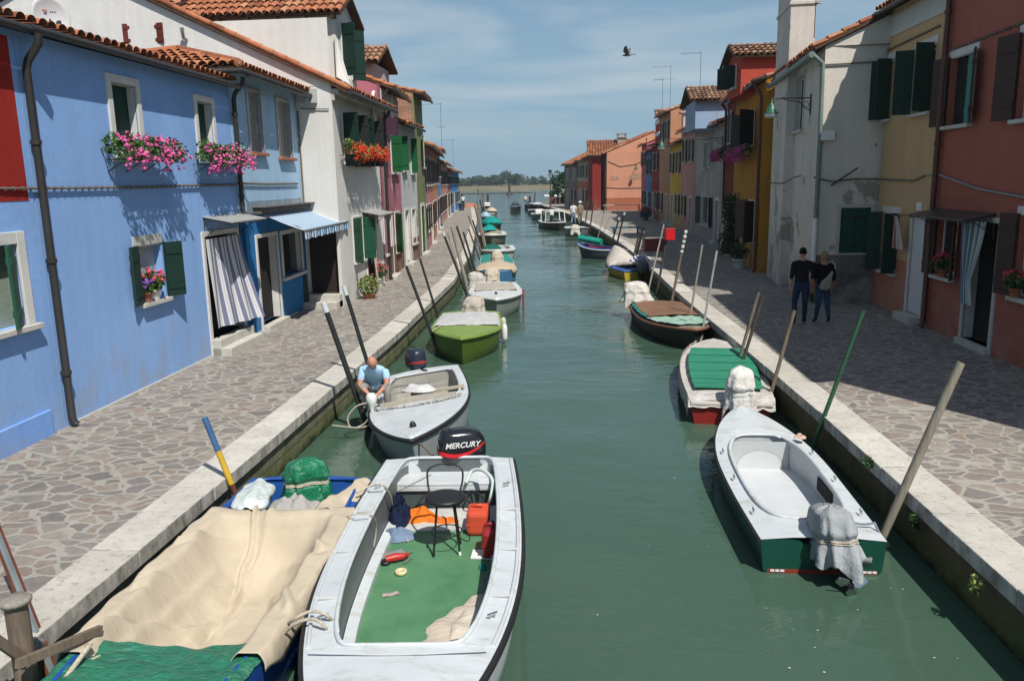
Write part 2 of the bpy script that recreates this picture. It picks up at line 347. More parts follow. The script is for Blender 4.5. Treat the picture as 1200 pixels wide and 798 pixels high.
def setting():
    # water: one sheet to the horizon
    mb=MB(); mb.quad((-3000,-40,0),(3000,-40,0),(3000,4000,0),(-3000,4000,0)); tag(mb.build('water',M['water']),'murky green canal water with small ripples','water',kind='structure')
    for side,poly,far,wm in (('left_pavement',LB,-70,'qwall_l'),('right_pavement',RB,70,'qwall_r')):
        sgn=-1 if far<0 else 1
        inner=off(poly,.5*sgn)
        mb=MB()
        for i in range(len(inner)-1):
            a,b=inner[i],inner[i+1]
            mb.quad((a[0],a[1],QZ),(b[0],b[1],QZ),(far,b[1],QZ),(far,a[1],QZ))
        tag(mb.build(side,M['paving']),'irregular grey paving slabs with pale mortar along the canal bank','pavement',kind='structure')
        # masonry below the kerb
        wl=off(poly,.06*sgn); mb=MB()
        e=inner[-1]; fe=(far,e[1])
        for i in range(len(wl)-1):
            a,b=wl[i],wl[i+1]; n=max(1,int((Vector(b)-Vector(a)).length/1.2))
            mb.quad((a[0],a[1],-1),(b[0],b[1],-1),(b[0],b[1],QZ-.12),(a[0],a[1],QZ-.12))
        b=wl[-1]; mb.quad((b[0],b[1]-.05,-1),(far,b[1]-.05,-1),(far,b[1]-.05,QZ-.004),(b[0],b[1]-.05,QZ-.004))
        tag(mb.build('quay_wall',M[wm]),'mossy stone canal wall under the left kerb' if sgn<0 else 'dark brick canal wall under the right kerb','wall',kind='structure')
        # kerb slabs
        rs=random.Random(4 if sgn<0 else 5); pts=resample(poly,1.55); inn=off(pts,.5*sgn); mb=MB()
        out=off(pts,-.0*sgn)
        for i in range(len(pts)-1):
            a,b=Vector(out[i]),Vector(out[i+1]); c,d=Vector(inn[i+1]),Vector(inn[i]); g=.004
            t=(b-a).normalized()*g; a2=a+t; b2=b-t; c2=c-t; d2=d+t; dz=rs.uniform(0,.008); jit=rs.uniform(0,.012)*sgn
            a2=a2+Vector((jit,0)); b2=b2+Vector((jit,0))
            top=[(p.x,p.y,QZ+.004+dz) for p in(a2,b2,c2,d2)]; bot=[(p.x,p.y,QZ-.155-jit*sgn) for p in(a2,b2,c2,d2)]
            mb.add(bot+top,[(3,2,1,0),(4,5,6,7),(0,1,5,4),(1,2,6,5),(2,3,7,6),(3,0,4,7)])
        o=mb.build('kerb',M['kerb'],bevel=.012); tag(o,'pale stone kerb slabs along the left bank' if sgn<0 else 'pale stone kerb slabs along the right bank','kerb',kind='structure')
    # far shore: low marsh island
    n=NT('marsh_grass'); g=n.N('ShaderNodeNewGeometry'); v0=g.outputs['Position']
    n.col(n.ramp(n.noise(.05,5,.6,n.mapping((1,2.5,1),v0)),[(.35,(.075,.085,.03,1)),(.5,(.15,.12,.06,1)),(.65,(.20,.15,.09,1))])); n.rough(.95)
    mb=MB(); rs=random.Random(2)
    xs=[-420+i*14 for i in range(61)]; fr=[345+rs.uniform(-4,4)+ (12 if x>-10 else 0) for x in xs]
    for i in range(60):
        mb.quad((xs[i],fr[i],-.2),(xs[i+1],fr[i+1],-.2),(xs[i+1],fr[i+1]+3,.35),(xs[i],fr[i]+3,.35))
        mb.quad((xs[i],fr[i]+3,.35),(xs[i+1],fr[i+1]+3,.35),(xs[i+1],470,1.6),(xs[i],470,1.6))
        mb.quad((xs[i],470,1.6),(xs[i+1],470,1.6),(xs[i+1],900,2.0),(xs[i],900,2.0))
    tag(mb.build('marsh_island',n.m),'low grassy marsh island across the lagoon','land',kind='structure')
setting()
def leafcloud(mb,c,rad,n,size,rs,mi=0,shell=.35,flat=1.0):
    c=Vector(c)
    for _ in range(n):
        while True:
            p=Vector((rs.uniform(-1,1),rs.uniform(-1,1),rs.uniform(-1,1)))
            if shell*shell<p.length_squared<1: break
        p=c+Vector((p.x*rad[0],p.y*rad[1],p.z*rad[2])); s=size*rs.uniform(.6,1.4)
        a=Vector((rs.gauss(0,1),rs.gauss(0,1),rs.gauss(0,1)*flat)).normalized(); b=a.orthogonal().normalized(); ang=rs.uniform(0,6.28); b=Matrix.Rotation(ang,3,a)@b; w=a.cross(b)
        mb.add([p-b*s,p+w*s*.55,p+b*s,p-w*s*.55],[(0,1,2,3)],mi)
def tree(loc,h,w,rs,label,n=260,leafm='leaf_far',group='trees on the far island'):
    root=empty('tree',loc,0,label,'tree',group)
    t=MB(); t.tube([(0,0,-.3),(.03*w,0,h*.3),(0,.03*w,h*.55)],[h*.026,h*.02,h*.01],7)
    for k in range(5):
        a=rs.uniform(0,6.28); t.tube([(0,0,h*(.25+.06*k)),(math.cos(a)*w*.3,math.sin(a)*w*.3,h*(.5+.07*k))],[h*.014,h*.005],5)
    t.build('trunk',M['bark'],root)
    c=MB()
    for k in range(9):
        a=rs.uniform(0,6.28); r=rs.uniform(0,.34)*w; z=h*rs.uniform(.18,.84)
        leafcloud(c,(math.cos(a)*r,math.sin(a)*r,z),(w*.26,w*.26,h*.19),n//9,h*.055,rs,0,.1)
    c.build('crown',M[leafm],root,recalc=False)
    return root
M['leaf_far']=leafmat((.040,.072,.034,1)); M['bark']=weathered_wood((.10,.075,.05,1))
def far_shore():
    rs=random.Random(11)
    # scrub belt that reads as one mass
    mb=MB()
    for i in range(420):
        x=rs.uniform(-95,70); y=rs.uniform(455,480); h=rs.uniform(1.8,3.8)*(1.3 if x<-26 else .7)
        leafcloud(mb,(x,y,1.6+h*.5),(h*.9,h*.8,h*.55),26,.55,rs,0,.1)
    tag(mb.build('scrub',M['leaf_far'],recalc=False),'dark green belt of scrub behind the marsh','scrub',kind='stuff')
    spec=[(541,4.6,'low round bush tree at the left end of the far wood'),(549,5.0,'second tree from the left end of the far wood'),(556,5.6,'rounded tree left of the middle of the far wood'),(563,6.0,'broad tree in the left half of the far wood'),(571,5.4,'small tree left of the tall tree on the far island'),(579,6.2,'dense tree two crowns left of the tallest far tree'),(587,6.2,'tree directly left of the tallest far tree'),
          (597,8.8,'tallest tree of the far island, its crown above the others'),(604,6.4,'tree directly right of the tallest far tree'),(608,6.8,'last dense tree at the right end of the dark far wood'),(626,4.6,'small isolated tree right of the dark far wood'),(637,5.0,'small pale tree over the marsh near the right quay end')]
    for px,h,lab in spec:
        p=PY(452+rs.uniform(-4,4),px,217); tree((p.x,p.y,1.5),h,h*1.25,rs,lab,900)
far_shore()
# ================================================================== BUILDINGS
Z3=Vector((0,0,1))
class Fac:
    def __init__(s,P0,P1,side):
        s.p0=Vector((P0[0],P0[1],0)); s.p1=Vector((P1[0],P1[1],0)); d=s.p1-s.p0; s.W=d.length; s.d=d.normalized()
        s.n=Vector((s.d.y,-s.d.x,0)) if side=='L' else Vector((-s.d.y,s.d.x,0))
    def uv(s,x,y):
        p=PV(s.p0,s.p1,x,y); return (p-s.p0).dot(s.d), p.z
    def P(s,u,z,o=0):
        p=s.p0+s.d*u+s.n*o; return Vector((p.x,p.y,z))
    def op(s,kind,xl,yt,xr,yb,**k):
        ym=(yt+yb)/2; u0=s.uv(xl,ym)[0]; u1=s.uv(xr,ym)[0]; z1=s.uv(xl,yt)[1]; z0=s.uv(xl,yb)[1]
        if u0>u1: u0,u1=u1,u0
        if kind=='door': z0=QZ+k.get('stepz',.15)
        return dict(kind=kind,u0=max(u0,.08),u1=min(u1,s.W-.08),z0=z0,z1=z1,**k)
def fbox(mb,f,u0,u1,z0,z1,o0,o1,mi=0):
    return mb.obox(f.P((u0+u1)/2,(z0+z1)/2,(o0+o1)/2),(f.d,f.n,Z3),((u1-u0)/2,abs(o1-o0)/2,(z1-z0)/2),mi)
def wall_face(mb,f,z0,z1,ops,reveal=.22,u0=0,u1=None):
    u1=f.W if u1 is None else u1
    us=sorted({u0,u1,*[o['u0'] for o in ops],*[o['u1'] for o in ops]}); zs=sorted({z0,z1,*[o['z0'] for o in ops],*[o['z1'] for o in ops]})
    for i in range(len(us)-1):
        for j in range(len(zs)-1):
            a,b,c,d=us[i],us[i+1],zs[j],zs[j+1]; um,zm=(a+b)/2,(c+d)/2
            if any(o['u0']<um<o['u1'] and o['z0']<zm<o['z1'] for o in ops): continue
            mb.quad(f.P(a,c),f.P(b,c),f.P(b,d),f.P(a,d))
    for o in ops:
        a,b,c,d=o['u0'],o['u1'],o['z0'],o['z1']; r=-reveal
        for p,q in (((a,c),(b,c)),((b,c),(b,d)),((b,d),(a,d)),((a,d),(a,c))): mb.quad(f.P(*p),f.P(*q),f.P(*q,r),f.P(*p,r))
def leaf(mb,f,hu,w,z0,z1,ang,left,o=.03,t=.04,gap=.0):
    a=R_(ang); du=(f.d if left else -f.d)*math.cos(a)+f.n*math.sin(a); dn=Z3.cross(du)
    c=f.P(hu,(z0+z1)/2,o)+du*(w/2)
    mb.obox(c,(du,dn,Z3),(w/2,t/2,(z1-z0)/2))
    for zz in (z0+(z1-z0)*.18,z0+(z1-z0)*.82): mb.obox(Vector((c.x,c.y,zz)),(du,dn,Z3),(w/2*.94,t/2+.014,.045))
def opening_parts(root,f,o,org):
    u0,u1,z0,z1=o['u0'],o['u1'],o['z0'],o['z1']; k=o['kind']; fw=o.get('fw',.11); fm=o.get('frame',M['white_frame'])
    mb=MB(org); pr=o.get('pr',.035)
    if fw>0:
        fbox(mb,f,u0-fw,u0,z0 if k=='win' else QZ,z1+fw,-.02,pr); fbox(mb,f,u1,u1+fw,z0 if k=='win' else QZ,z1+fw,-.02,pr); fbox(mb,f,u0,u1,z1,z1+fw,-.02,pr-.002)
    else: fbox(mb,f,u0,u1,z1-.03,z1+.02,-.1,.006)
    if fw>.03:
        for a,b,c,d in ((u0,u0+.012,z0,z1),(u1-.012,u1,z0,z1),(u0+.012,u1-.012,z1-.012,z1)): fbox(mb,f,a,b,c,d,-.2,-.021)
    name='window' if k=='win' else 'door'
    if k=='win' and o.get('casement',1):
        cw=.045; cm=1
        for a,b in ((u0,u0+cw),(u1-cw,u1),((u0+u1)/2-cw*.6,(u0+u1)/2+cw*.6)): fbox(mb,f,a,b,z0,z1,-.16,-.11,cm)
        for a,b in ((z0,z0+cw),(z1-cw,z1)): fbox(mb,f,u0+cw,u1-cw,a,b,-.158,-.112,cm)
    w=mb.build(name,[fm,o.get('cas_m',M['white_frame'])],root,bevel=.006 if o.get('fine') else 0)
    mb=MB(org); pd=o.get('pd',.205); fbox(mb,f,u0,u1,z0,z1,-pd-.025,-pd if k=='door' else -.135)
    if k=='win': mb.build('pane',o.get('pane',M['glass']),w)
    else: mb.build('door_panel_or_shade',o.get('panel',M['dark']),w)  # without its own panel, a dark sheet paints the unlit room behind the doorway
    if k=='win' and o.get('sill',1):
        mb=MB(org); fbox(mb,f,u0-fw-.05,u1+fw+.05,z0-.075,z0-.001,-.1,.11); mb.build('sill',o.get('sillm',M['istria_trim']),w,bevel=.008 if o.get('fine') else 0)
    if k=='door' and o.get('stepz',.15)>.02:
        mb=MB(org); st=o.get('stepz',.15); dep=o.get('stepd',.28)
        n=max(1,round(st/.17))
        for i in range(n): fbox(mb,f,u0-.08-.0*i,u1+.08,QZ-.02,QZ+st*(i+1)/n-.002*0,-.2,dep*(n-i)/n+.002*i)
        mb.build('doorstep',o.get('stepm',M['stone_step']),w,bevel=.01)
    for s in ('l','r'):
        if o.get('sh_'+s):
            m,ang=o['sh_'+s]; mb=MB(org); ww=o.get('shw',(u1-u0)/2); leaf(mb,f,u0 if s=='l' else u1,ww,z0,z1,ang,s=='l',o.get('sho',.05)); mb.build('shutter',m,w)
    for a,b,c,d,m,nm in o.get('extra',[]):
        pass
    return w
def tile_plane(mb,O,U,S,ul,sl,tw=.21,tl=.38,nseg=5,inside=None,mi=0,lift=.015,rs=None):
    O=Vector(O);U=Vector(U).normalized();S=Vector(S).normalized();N=U.cross(S).normalized()
    if N.z<0: N=-N
    nc=max(1,int(ul/tw)); tw=ul/nc; nr=max(1,int(sl/tl)); tl=sl/nr; rs=rs or random.Random(3)
    for i in range(nc):
        for j in range(nr):
            if inside and not inside((i+.5)*tw,(j+.5)*tl): continue
            c=O+U*((i+.5)*tw+rs.uniform(-.008,.008))+S*(j*tl-.02+rs.uniform(-.015,.015)); vs=[]
            L=tl+.07
            for s,r,h in ((0,tw*.47,lift+.035),(L,tw*.38,lift)):
                for k in range(nseg+1):
                    a=math.pi*k/nseg; vs.append(c+S*s+U*(math.cos(a)*r)+N*(math.sin(a)*r*.85+h))
            fs=[(k,k+1,nseg+2+k,nseg+1+k) for k in range(nseg)]
            mb.add(vs,fs,mi,True)
def roof_slope(mb,O,U,S,ul,sl,nseg=5,inside=None,th=.07,slabpoly=None,tw=.21,tl=.38,rs=None):
    O=Vector(O);U=Vector(U).normalized();S=Vector(S).normalized();N=U.cross(S).normalized()
    if N.z<0: N=-N
    poly=slabpoly or [(0,0),(ul,0),(ul,sl),(0,sl)]
    mb.prism([O+U*a+S*b+N*.005 for a,b in poly],-N*th,1)
    tile_plane(mb,O,U,S,ul,sl,tw,tl,nseg,inside,0,rs=rs)
def downpipe(root,f,u,z1,z0,org,m,r=.045,o=.07,neck=True,name='downpipe'):
    mb=MB(org); pts=[]
    if neck: pts=[f.P(u,z1+.05,.32),f.P(u,z1-.08,.30),f.P(u,z1-.28,o+.04),f.P(u,z1-.4,o)]
    else: pts=[f.P(u,z1,o)]
    pts+=[f.P(u,(z0+z1)/2,o),f.P(u,z0+.12,o),f.P(u,z0+.03,o+.06)]
    mb.tube(pts,r,8); 
    for k in range(3):
        z=z0+(z1-z0)*(.15+.3*k); mb.tube([f.P(u,z-.03,o),f.P(u,z+.03,o)],r*1.35,8)
    return mb.build(name,m,root)
def house(label,P0,P1,side,depth,zt,wm,ops=(),pitch=20,over=.35,roof='gable',tilem='tile',nseg=4,gutter=True,name='house',plinth=None,sides=(),ridge=.5,group=None,uover=(0,0),reveal=.22,tw=.21):
    f=Fac(P0,P1,side); org=Vector((P0[0],P0[1],QZ)); root=empty(name,org,0,label,'house',group)
    mb=MB(org); z0=QZ-.05; wall_face(mb,f,z0,zt,list(ops),reveal); W=f.W
    tp=math.tan(R_(pitch)); rd=depth*ridge; zr=zt+rd*tp
    for u,sd in ((0,0),(W,1)):
        if sd==0 and sides: continue
        mb.quad(f.P(u,z0),f.P(u,z0,-depth),f.P(u,zt,-depth),f.P(u,zt))
        if roof=='gable': mb.add([f.P(u,zt),f.P(u,zt,-depth),f.P(u,zr,-rd)],[(0,1,2)])
    if sides:
        sf,sops=sides; wall_face(mb,sf,z0,zt,list(sops),reveal)
        if roof=='gable': mb.add([f.P(0,zt),f.P(0,zt,-depth),f.P(0,zr,-rd)],[(0,1,2)])
    mb.quad(f.P(0,z0,-depth),f.P(W,z0,-depth),f.P(W,zt,-depth),f.P(0,zt,-depth))
    mb.build('wall',wm,root)
    for o in ops: opening_parts(root,f,o,org)
    if sides:
        for o in sides[1]: opening_parts(root,sides[0],o,org)
    rm=[M[tilem],M['soffit']]; cp,sp=math.cos(R_(pitch)),math.sin(R_(pitch))
    if roof=='gable':
        mb=MB(org); a,b=-uover[0],W+uover[1]
        O=f.P(a,zt-over*tp+.10,over); roof_slope(mb,O,f.d,-f.n*cp+Z3*sp,b-a,(rd+over)/cp,nseg,tw=tw)
        O=f.P(b,zt-.2*tp+.10,-depth-.2); roof_slope(mb,O,-f.d,f.n*cp+Z3*sp,b-a,(depth-rd+.2)/cp,3,tw=.3,tl=.6)
        mb.tube([f.P(a,zr+.14,-rd),f.P(b,zr+.14,-rd)],.1,8,0)
        mb.build('roof',rm,root)
    if gutter:
        mb=MB(org); zg=zt-over*tp+.05; mb.tube([f.P(-uover[0],zg,over+.05),f.P(W+uover[1],zg-.02,over+.05)],.06,8); mb.build('gutter',M['gutter'],root)
    if plinth:
        h,pm=plinth; mb=MB(org); last=0
        for o in sorted([o for o in ops if o['kind']=='door'],key=lambda o:o['u0'])+[dict(u0=W,u1=W,fw=0)]:
            a,b=last,o['u0']-o.get('fw',.11)
            if b>a+.02: fbox(mb,f,a,b,QZ-.04,QZ+h,-.1,.012)
            last=o['u1']+o.get('fw',.11)
        mb.build('plinth',pm,root)
    return root,f,org
M['soffit']=weathered_wood((.10,.055,.032,1))
def chimney(root,c,w,d,h,org,m,cap=True,name='chimney'):
    mb=MB(org); c=Vector(c); mb.box(c.x-w/2,c.x+w/2,c.y-d/2,c.y+d/2,c.z,c.z+h)
    if cap:
        mb.box(c.x-w*.65,c.x+w*.65,c.y-d*.65,c.y+d*.65,c.z+h,c.z+h+.1)
        for i in(-1,1):
            for j in(-1,1): mb.box(c.x+i*w*.45-.05,c.x+i*w*.45+.05,c.y+j*d*.45-.05,c.y+j*d*.45+.05,c.z+h+.1,c.z+h+.38)
        mb.prism([(c.x-w*.7,c.y-d*.7,c.z+h+.38),(c.x+w*.7,c.y-d*.7,c.z+h+.38),(c.x+w*.7,c.y+d*.7,c.z+h+.38),(c.x-w*.7,c.y+d*.7,c.z+h+.38)],(0,0,.08))
    return mb.build(name,m,root)
# ---- shared colours
BLUE=(.235,.40,.71,1); LBLUE=(.36,.54,.72,1); SBLUE=(.022,.17,.42,1); WHITEP=(.64,.625,.59,1)
WF=M['white_frame']
def flower_box(f,u0,u1,z,flower,seed,label,o=.24,dens=1.0,leafm='leaf',drop=.22,cat='flower box',boxm=None):
    rs=random.Random(seed); c=f.P((u0+u1)/2,z,o); root=empty('flower_box',c,0,label,cat,'flower boxes under windows')
    w=u1-u0; org=c
    mb=MB(org); fbox(mb,f,u0+.08,u1-.08,z-.09,z+.07,o-.09,o+.09); mb.build('planter',boxm or M['white'],root,bevel=.008)
    mb=MB(org)
    for k in range(4):
        u=u0+.12+(w-.24)*k/3; mb.tube([f.P(u,z-.11,.0),f.P(u,z-.11,o+.12),f.P(u,z+.05,o+.12)],.008,5); mb.tube([f.P(u,z-.30,.0),f.P(u,z-.11,o+.1)],.008,5)
    for zz,oo in ((z-.11,o+.12),(z+.04,o+.12),(z-.11,o-.1)): mb.tube([f.P(u0+.05,zz,oo),f.P(u1-.05,zz,oo)],.008,5)
    mb.build('bracket',M['iron'],root)
    fo=MB(org); bl=MB(org); n=int(w*19*dens)+6
    for i in range(n):
        u=u0-.05+(w+.10)*rs.random(); oo=o+rs.uniform(-.13,.2); zz=z+.11+rs.uniform(-.10,.13)-(max(0,oo-o-.05)*1.1)
        r=rs.uniform(.11,.17); leafcloud(fo,f.P(u,zz,oo),(r,r,r*.85),52,.036,rs,0,.1)
    for i in range(int(w*74*dens)):
        u=u0-.10+(w+.20)*rs.random(); t=rs.random(); oo=o+.05+.25*math.sin(t*math.pi*.9)*rs.uniform(.6,1.1); zz=z+.26-t*(.30+drop)+rs.uniform(-.05,.05)
        c2=f.P(u,zz,oo); r=rs.choice((.018,.03,.042,.058))*rs.uniform(.8,1.2)
        for q in range(9):
            d=Vector((rs.gauss(0,1),rs.gauss(0,1),rs.gauss(0,1))).normalized(); p=c2+d*r*rs.uniform(.4,1); a=d.orthogonal().normalized()*.021; b=d.cross(a)
            bl.add([p-a,p+b,p+a,p-b],[(0,1,2,3)])
    fo.build('foliage',M[leafm],root,recalc=False); bl.build('blossoms',M[flower],root,recalc=False); return root
def cable(f,pts,label,r=.014,ties=True,m='cable',o=.035):
    """pts in (u,z) along a facade"""
    p=[f.P(u,z,o) for u,z in pts]; mb=MB(); mb.tube(p,r,6)
    if ties:
        for a,b in zip(p[:-1],p[1:]):
            n=int((b-a).length/.16)
            for i in range(n):
                c=a.lerp(b,(i+.5)/n); mb.obox(c-f.n*.012,(f.d,f.n,Z3),(.008,.03,.026))
    return tag(mb.build('cable',M[m]),label,'cable')
def canopy(f,u0,u1,z,proj,label,m=None,drop=.12):
    root=empty('door_canopy',f.P((u0+u1)/2,z,0),0,label,'canopy'); org=root.location
    mb=MB(org); mb.prism([f.P(u0,z,.0),f.P(u1,z,.0),f.P(u1,z-drop,proj),f.P(u0,z-drop,proj)],(0,0,.025)); mb.build('sheet',m or M['canopy_sheet'],root)
    mb=MB(org)
    for u in (u0+.04,u1-.04):
        mb.tube([f.P(u,z-.02,0),f.P(u,z-.02-drop,proj-.03)],.012,6); mb.tube([f.P(u,z-.42,0),f.P(u,z-.30,.14),f.P(u,z-.14,.4),f.P(u,z-.05-drop,proj-.06)],.01,6)
        mb.tube([f.P(u,z-.02,.012),f.P(u,z-.46,.012)],.012,6)
        mb.tube([f.P(u,z-.16+.08*math.sin(t*.7),.13+.08*math.cos(t*.7)) for t in range(9)],.007,5)
    mb.tube([f.P(u0,z-.02-drop,proj-.03),f.P(u1,z-.02-drop,proj-.03)],.012,6)
    mb.build('bracket',M['iron'],root); return root
M['canopy_sheet']=paint((.36,.36,.34,1),.4,.15); M['canopy_dark']=paint((.06,.055,.05,1),.4,.2)
# ------------------------------------------------------------------ LEFT ROW
def left_row():
    f=Fac((-7.40,3.6),(-7.49,10.62),'L')
    ops=[f.op('win',-34,292,26,398,fw=.16,sh_r=(M['green_sh'],28),sho=-.05,casement=0,fine=1,pane=M['blind'])]
    r,f,org=house('rough blue house with a dark red panel upstairs, at the left edge',(-7.40,3.6),(-7.49,10.62),'L',5,6.10,plaster((.23,.395,.71,1),.12,0,.3),ops,9,.19,nseg=6)
    u1=f.uv(22,150)[0]; mb=MB(org); fbox(mb,f,u1-4,u1,f.uv(16,236)[1],6.0,-.02,.006); mb.build('painted_panel',plaster((.30,.022,.016,1),.15),r)
    mb=MB(org); fbox(mb,f,0,f.uv(60,495)[0],QZ-.04,QZ+.36,-.05,.035); mb.build('plinth',plaster((.19,.35,.72,1),.1),r,bevel=.01)
    # --- blue house
    P0,P1=(-7.49,10.63),(-7.5,17.28); f=Fac(P0,P1,'L')
    ops=[f.op('win',133,97,161,184,fw=.13,fine=1,casement=0,pane=M['green_in']),f.op('win',232,119,249,183,fw=.12,fine=1,casement=0,pane=M['green_in']),
         f.op('win',161,288,192,357,fw=0,sh_l=(M['dgreen_sh'],168),sh_r=(M['dgreen_sh'],152),shw=.36,fine=1,casement=0,pane=M['window_white']),
         f.op('door',244,277,282,410,fw=.10,stepz=.34,stepd=.42,fine=1)]
    r,f,org=house('smooth bright blue two storey house with pink flower boxes',P0,P1,'L',5,6.10,plaster(BLUE,.10,0,.3),ops,9,.19,nseg=6)
    downpipe(r,f,.05,6.0,QZ,org,M['gutter'],.055,.09)
    mb=MB(org); fbox(mb,f,.1,f.W,QZ-.02,QZ+.03,-.05,.03); mb.build('plinth',M['stone_step'],r)
    o=ops[2]; mb=MB(org); fbox(mb,f,o['u0']-.05,o['u1']+.05,o['z1'],o['z1']+.16,-.02,.02); mb.build('lintel',M['istria_trim'],r)
    us,zs=f.uv(166,184); 
    flower_box(f,f.uv(128,180)[0]-.22,f.uv(200,185)[0]-.38,4.58,'pink',21,'larger pink geranium box under the left upper window of the blue house')
    flower_box(f,f.uv(229,186)[0]-.25,f.uv(284,190)[0]-.55,4.56,'pink',22,'pink geranium box nearest the blue house downpipe, by the second upper window')
    cable(f,[(-1.4,4.05),(0,4.04),(2.5,4.03),(5,4.05),(6.6,4.05)],'ribbed cable running across the blue house below the flower boxes',.016)
    a=f.uv(237,255)[0]; canopy(f,a,f.uv(272,255)[0]+.35,3.42,.62,'grey door canopy on scrolled iron brackets at the striped curtain door')
    # door curtain blown outward
    o=ops[3]; c0=f.P(o['u0']-.02,o['z1']-.06,.05); rs=random.Random(5); mb=MB(); uw=o['u1']-o['u0']+.06
    def cur(s,t):
        u=o['u0']-.02+s*uw*(1+.16*t); z=o['z1']-.05-t*(o['z1']-o['z0']-.28)-.06*s*t
        out=.06+t**1.4*(.06+.24*s)+.035*math.sin(s*19+t*2)*(.4+t)
        return f.P(u,z,out)
    mb.grid(cur,60,24); ob=mb.build('door_curtain',striped((.60,.60,.60,1),(.17,.18,.27,1),0,.125,.52,(.45,.44,.47,1)),None)
    uvs(ob,61,25); tag(ob,'white and grey striped curtain billowing from the blue house door','curtain')
    # geranium pot in GF window
    o=ops[2]; pot(f.P((o['u0']+o['u1'])/2+.02,o['z0']+.01,.02),.11,.17,'crimson','pot of crimson geraniums on the sill of the blue house green shutters',31,spread=.2,potm=M['white'])
    pot(f.P(o['u0']+.14,o['z0']+.01,.06),.07,.11,'violet','small pot of violet flowers left of the crimson geraniums on the blue house sill',32,spread=.12)
    # satellite dish behind eave
    p=PY(15.5,60,21)
    dish(p,.37)
    HD=1.8
    # light blue house
    P0,P1=(-7.5,17.3),(-7.72,22.1); f=Fac(P0,P1,'L')
    zs=f.uv(325,248)[1]
    ops=[f.op('win',291,106,306,178,fw=.07,frame=M['grey_metal'],casement=1,cas_m=M['grey_metal'],pane=M['grey_sh'],fine=1,sillm=M['terracotta']),f.op('win',325,117,340,184,fw=.06,frame=M['grey_metal'],casement=1,cas_m=M['grey_metal'],pane=M['grey_sh'],fine=1,sillm=M['terracotta']),
         f.op('door',304,279,327,380,fw=.09,stepz=.12,stepd=.2,fine=1),f.op('win',331,275,353,326,fw=.11,fine=1,sillm=WF,casement=0)]
    r,f,org=house('pale blue house with vivid blue ground floor and striped awning',P0,P1,'L',HD*2,6.48,plaster(LBLUE,.12,.0,.1,low=SBLUE,split=zs-QZ),ops,24,.4,roof='none')
    # hipped roof
    mb=MB(org); ze=6.45; ov=.42; hd=HD+ov; pa=R_(16.5); tp=math.tan(pa); cp,sp=math.cos(pa),math.sin(pa)
    W=f.W; ap=f.P(HD,ze+hd*tp,-HD); e0=f.P(-ov,ze,ov); e1=f.P(W,ze,ov); b0=f.P(-ov,ze,-2*HD-ov); ap2=f.P(W,ze+hd*tp,-HD)
    sl=hd/cp
    roof_slope(mb,e0,f.d,-f.n*cp+Z3*sp,W+ov,sl,6,lambda u,s:u>s*cp*.995-.1,slabpoly=[(0,0),(W+ov,0),(W+ov,sl),(hd,sl)])
    roof_slope(mb,e0,-f.n,f.d*cp+Z3*sp,2*HD+2*ov,sl,6,lambda u,s:s*cp-.1<u<(2*HD+2*ov)-s*cp+.1,slabpoly=[(0,0),(2*HD+2*ov,0),(2*HD+2*ov-hd,sl),(hd,sl)])
    for a,b in ((e0,ap),(ap,ap2),(b0,ap)): mb.tube([a+Z3*.08,b+Z3*.08],.09,8,0)
    mb.build('roof',[M['tile'],M['soffit']],r)
    mb=MB(org); mb.tube([f.P(W,ze-.08,ov+.05),f.P(-ov,ze-.08,ov+.05),f.P(-ov-.05,ze-.08,-2)],.06,8); mb.build('gutter',M['gutter'],r)
    downpipe(r,f,.06,6.25,zs,org,M['gutter'],.05,.08); downpipe(r,f,.16,zs,QZ,org,paint((.022,.19,.45,1),.4),.06,.08,False)
    mb=MB(org); fbox(mb,f,.5,W-.1,zs+.02,zs+.30,-.02,.012); mb.build('cornice_patch',plaster((.30,.40,.47,1),.4,.5),r)
    mb=MB(org); fbox(mb,f,0,W-1.2,QZ-.02,QZ+.035,-.05,.035); mb.build('plinth',M['stone_step'],r)
    cable(f,[(0,4.08),(2,4.05),(4.4,4.05)],'twin cable crossing the pale blue house above the awning',.014)
    awning(f)
    # closed green parasol leaning in the corner
    p=G(357,361); root=empty('parasol',p,0,'folded dark green parasol standing in the corner beside the dark door','parasol')
    mb=MB(); mb.lathe([(.14,.12),(.15,.3),(.12,.7),(.07,1.1),(.03,1.4)],(0,0,0),12,fn=lambda q,a,j:q*1.0+Vector((math.cos(a),math.sin(a),0))*.03*math.sin(a*6)); mb.build('canopy',cloth((.03,.06,.045,1),.2),root)
    mb=MB(); mb.tube([(0,0,0),(0,0,1.55)],.018,6); mb.lathe([(.16,0),(.16,.05)],(0,0,0),14); mb.build('pole',M['iron'],root)
    # --- white house with dormer
    P0,P1=(-6.72,22.12),(-6.85,28.2); f=Fac(P0,P1,'L'); sf=Fac((-20.7,22.12),(-6.72,22.12),'L')  # gable faces the bridge
    sops=[sf.op('door',361,270,396,350,fw=0,stepz=.36,stepd=.62,panel=M['blackdoor'],fine=1),
          sf.op('win',160,29,181,53,fw=.03,sh_l=(M['red_sh'],165),sh_r=(M['red_sh'],165),shw=.32,sill=0,fine=1)]
    ops=[f.op('win',402,133,412,195,fw=.04,sh_l=(M['dgreen_sh'],110),sh_r=(M['black_sh'],100),fine=1),f.op('win',421,140,430,195,fw=.04,sh_l=(M['dgreen_sh'],110),sh_r=(M['black_sh'],100),fine=1),
         f.op('win',414,256,425,308,fw=.05,sh_l=(M['green_sh'],140),sh_r=(M['green_sh'],150),shw=.5,fine=1),f.op('door',429,252,441,325,fw=.06,stepz=.12)]
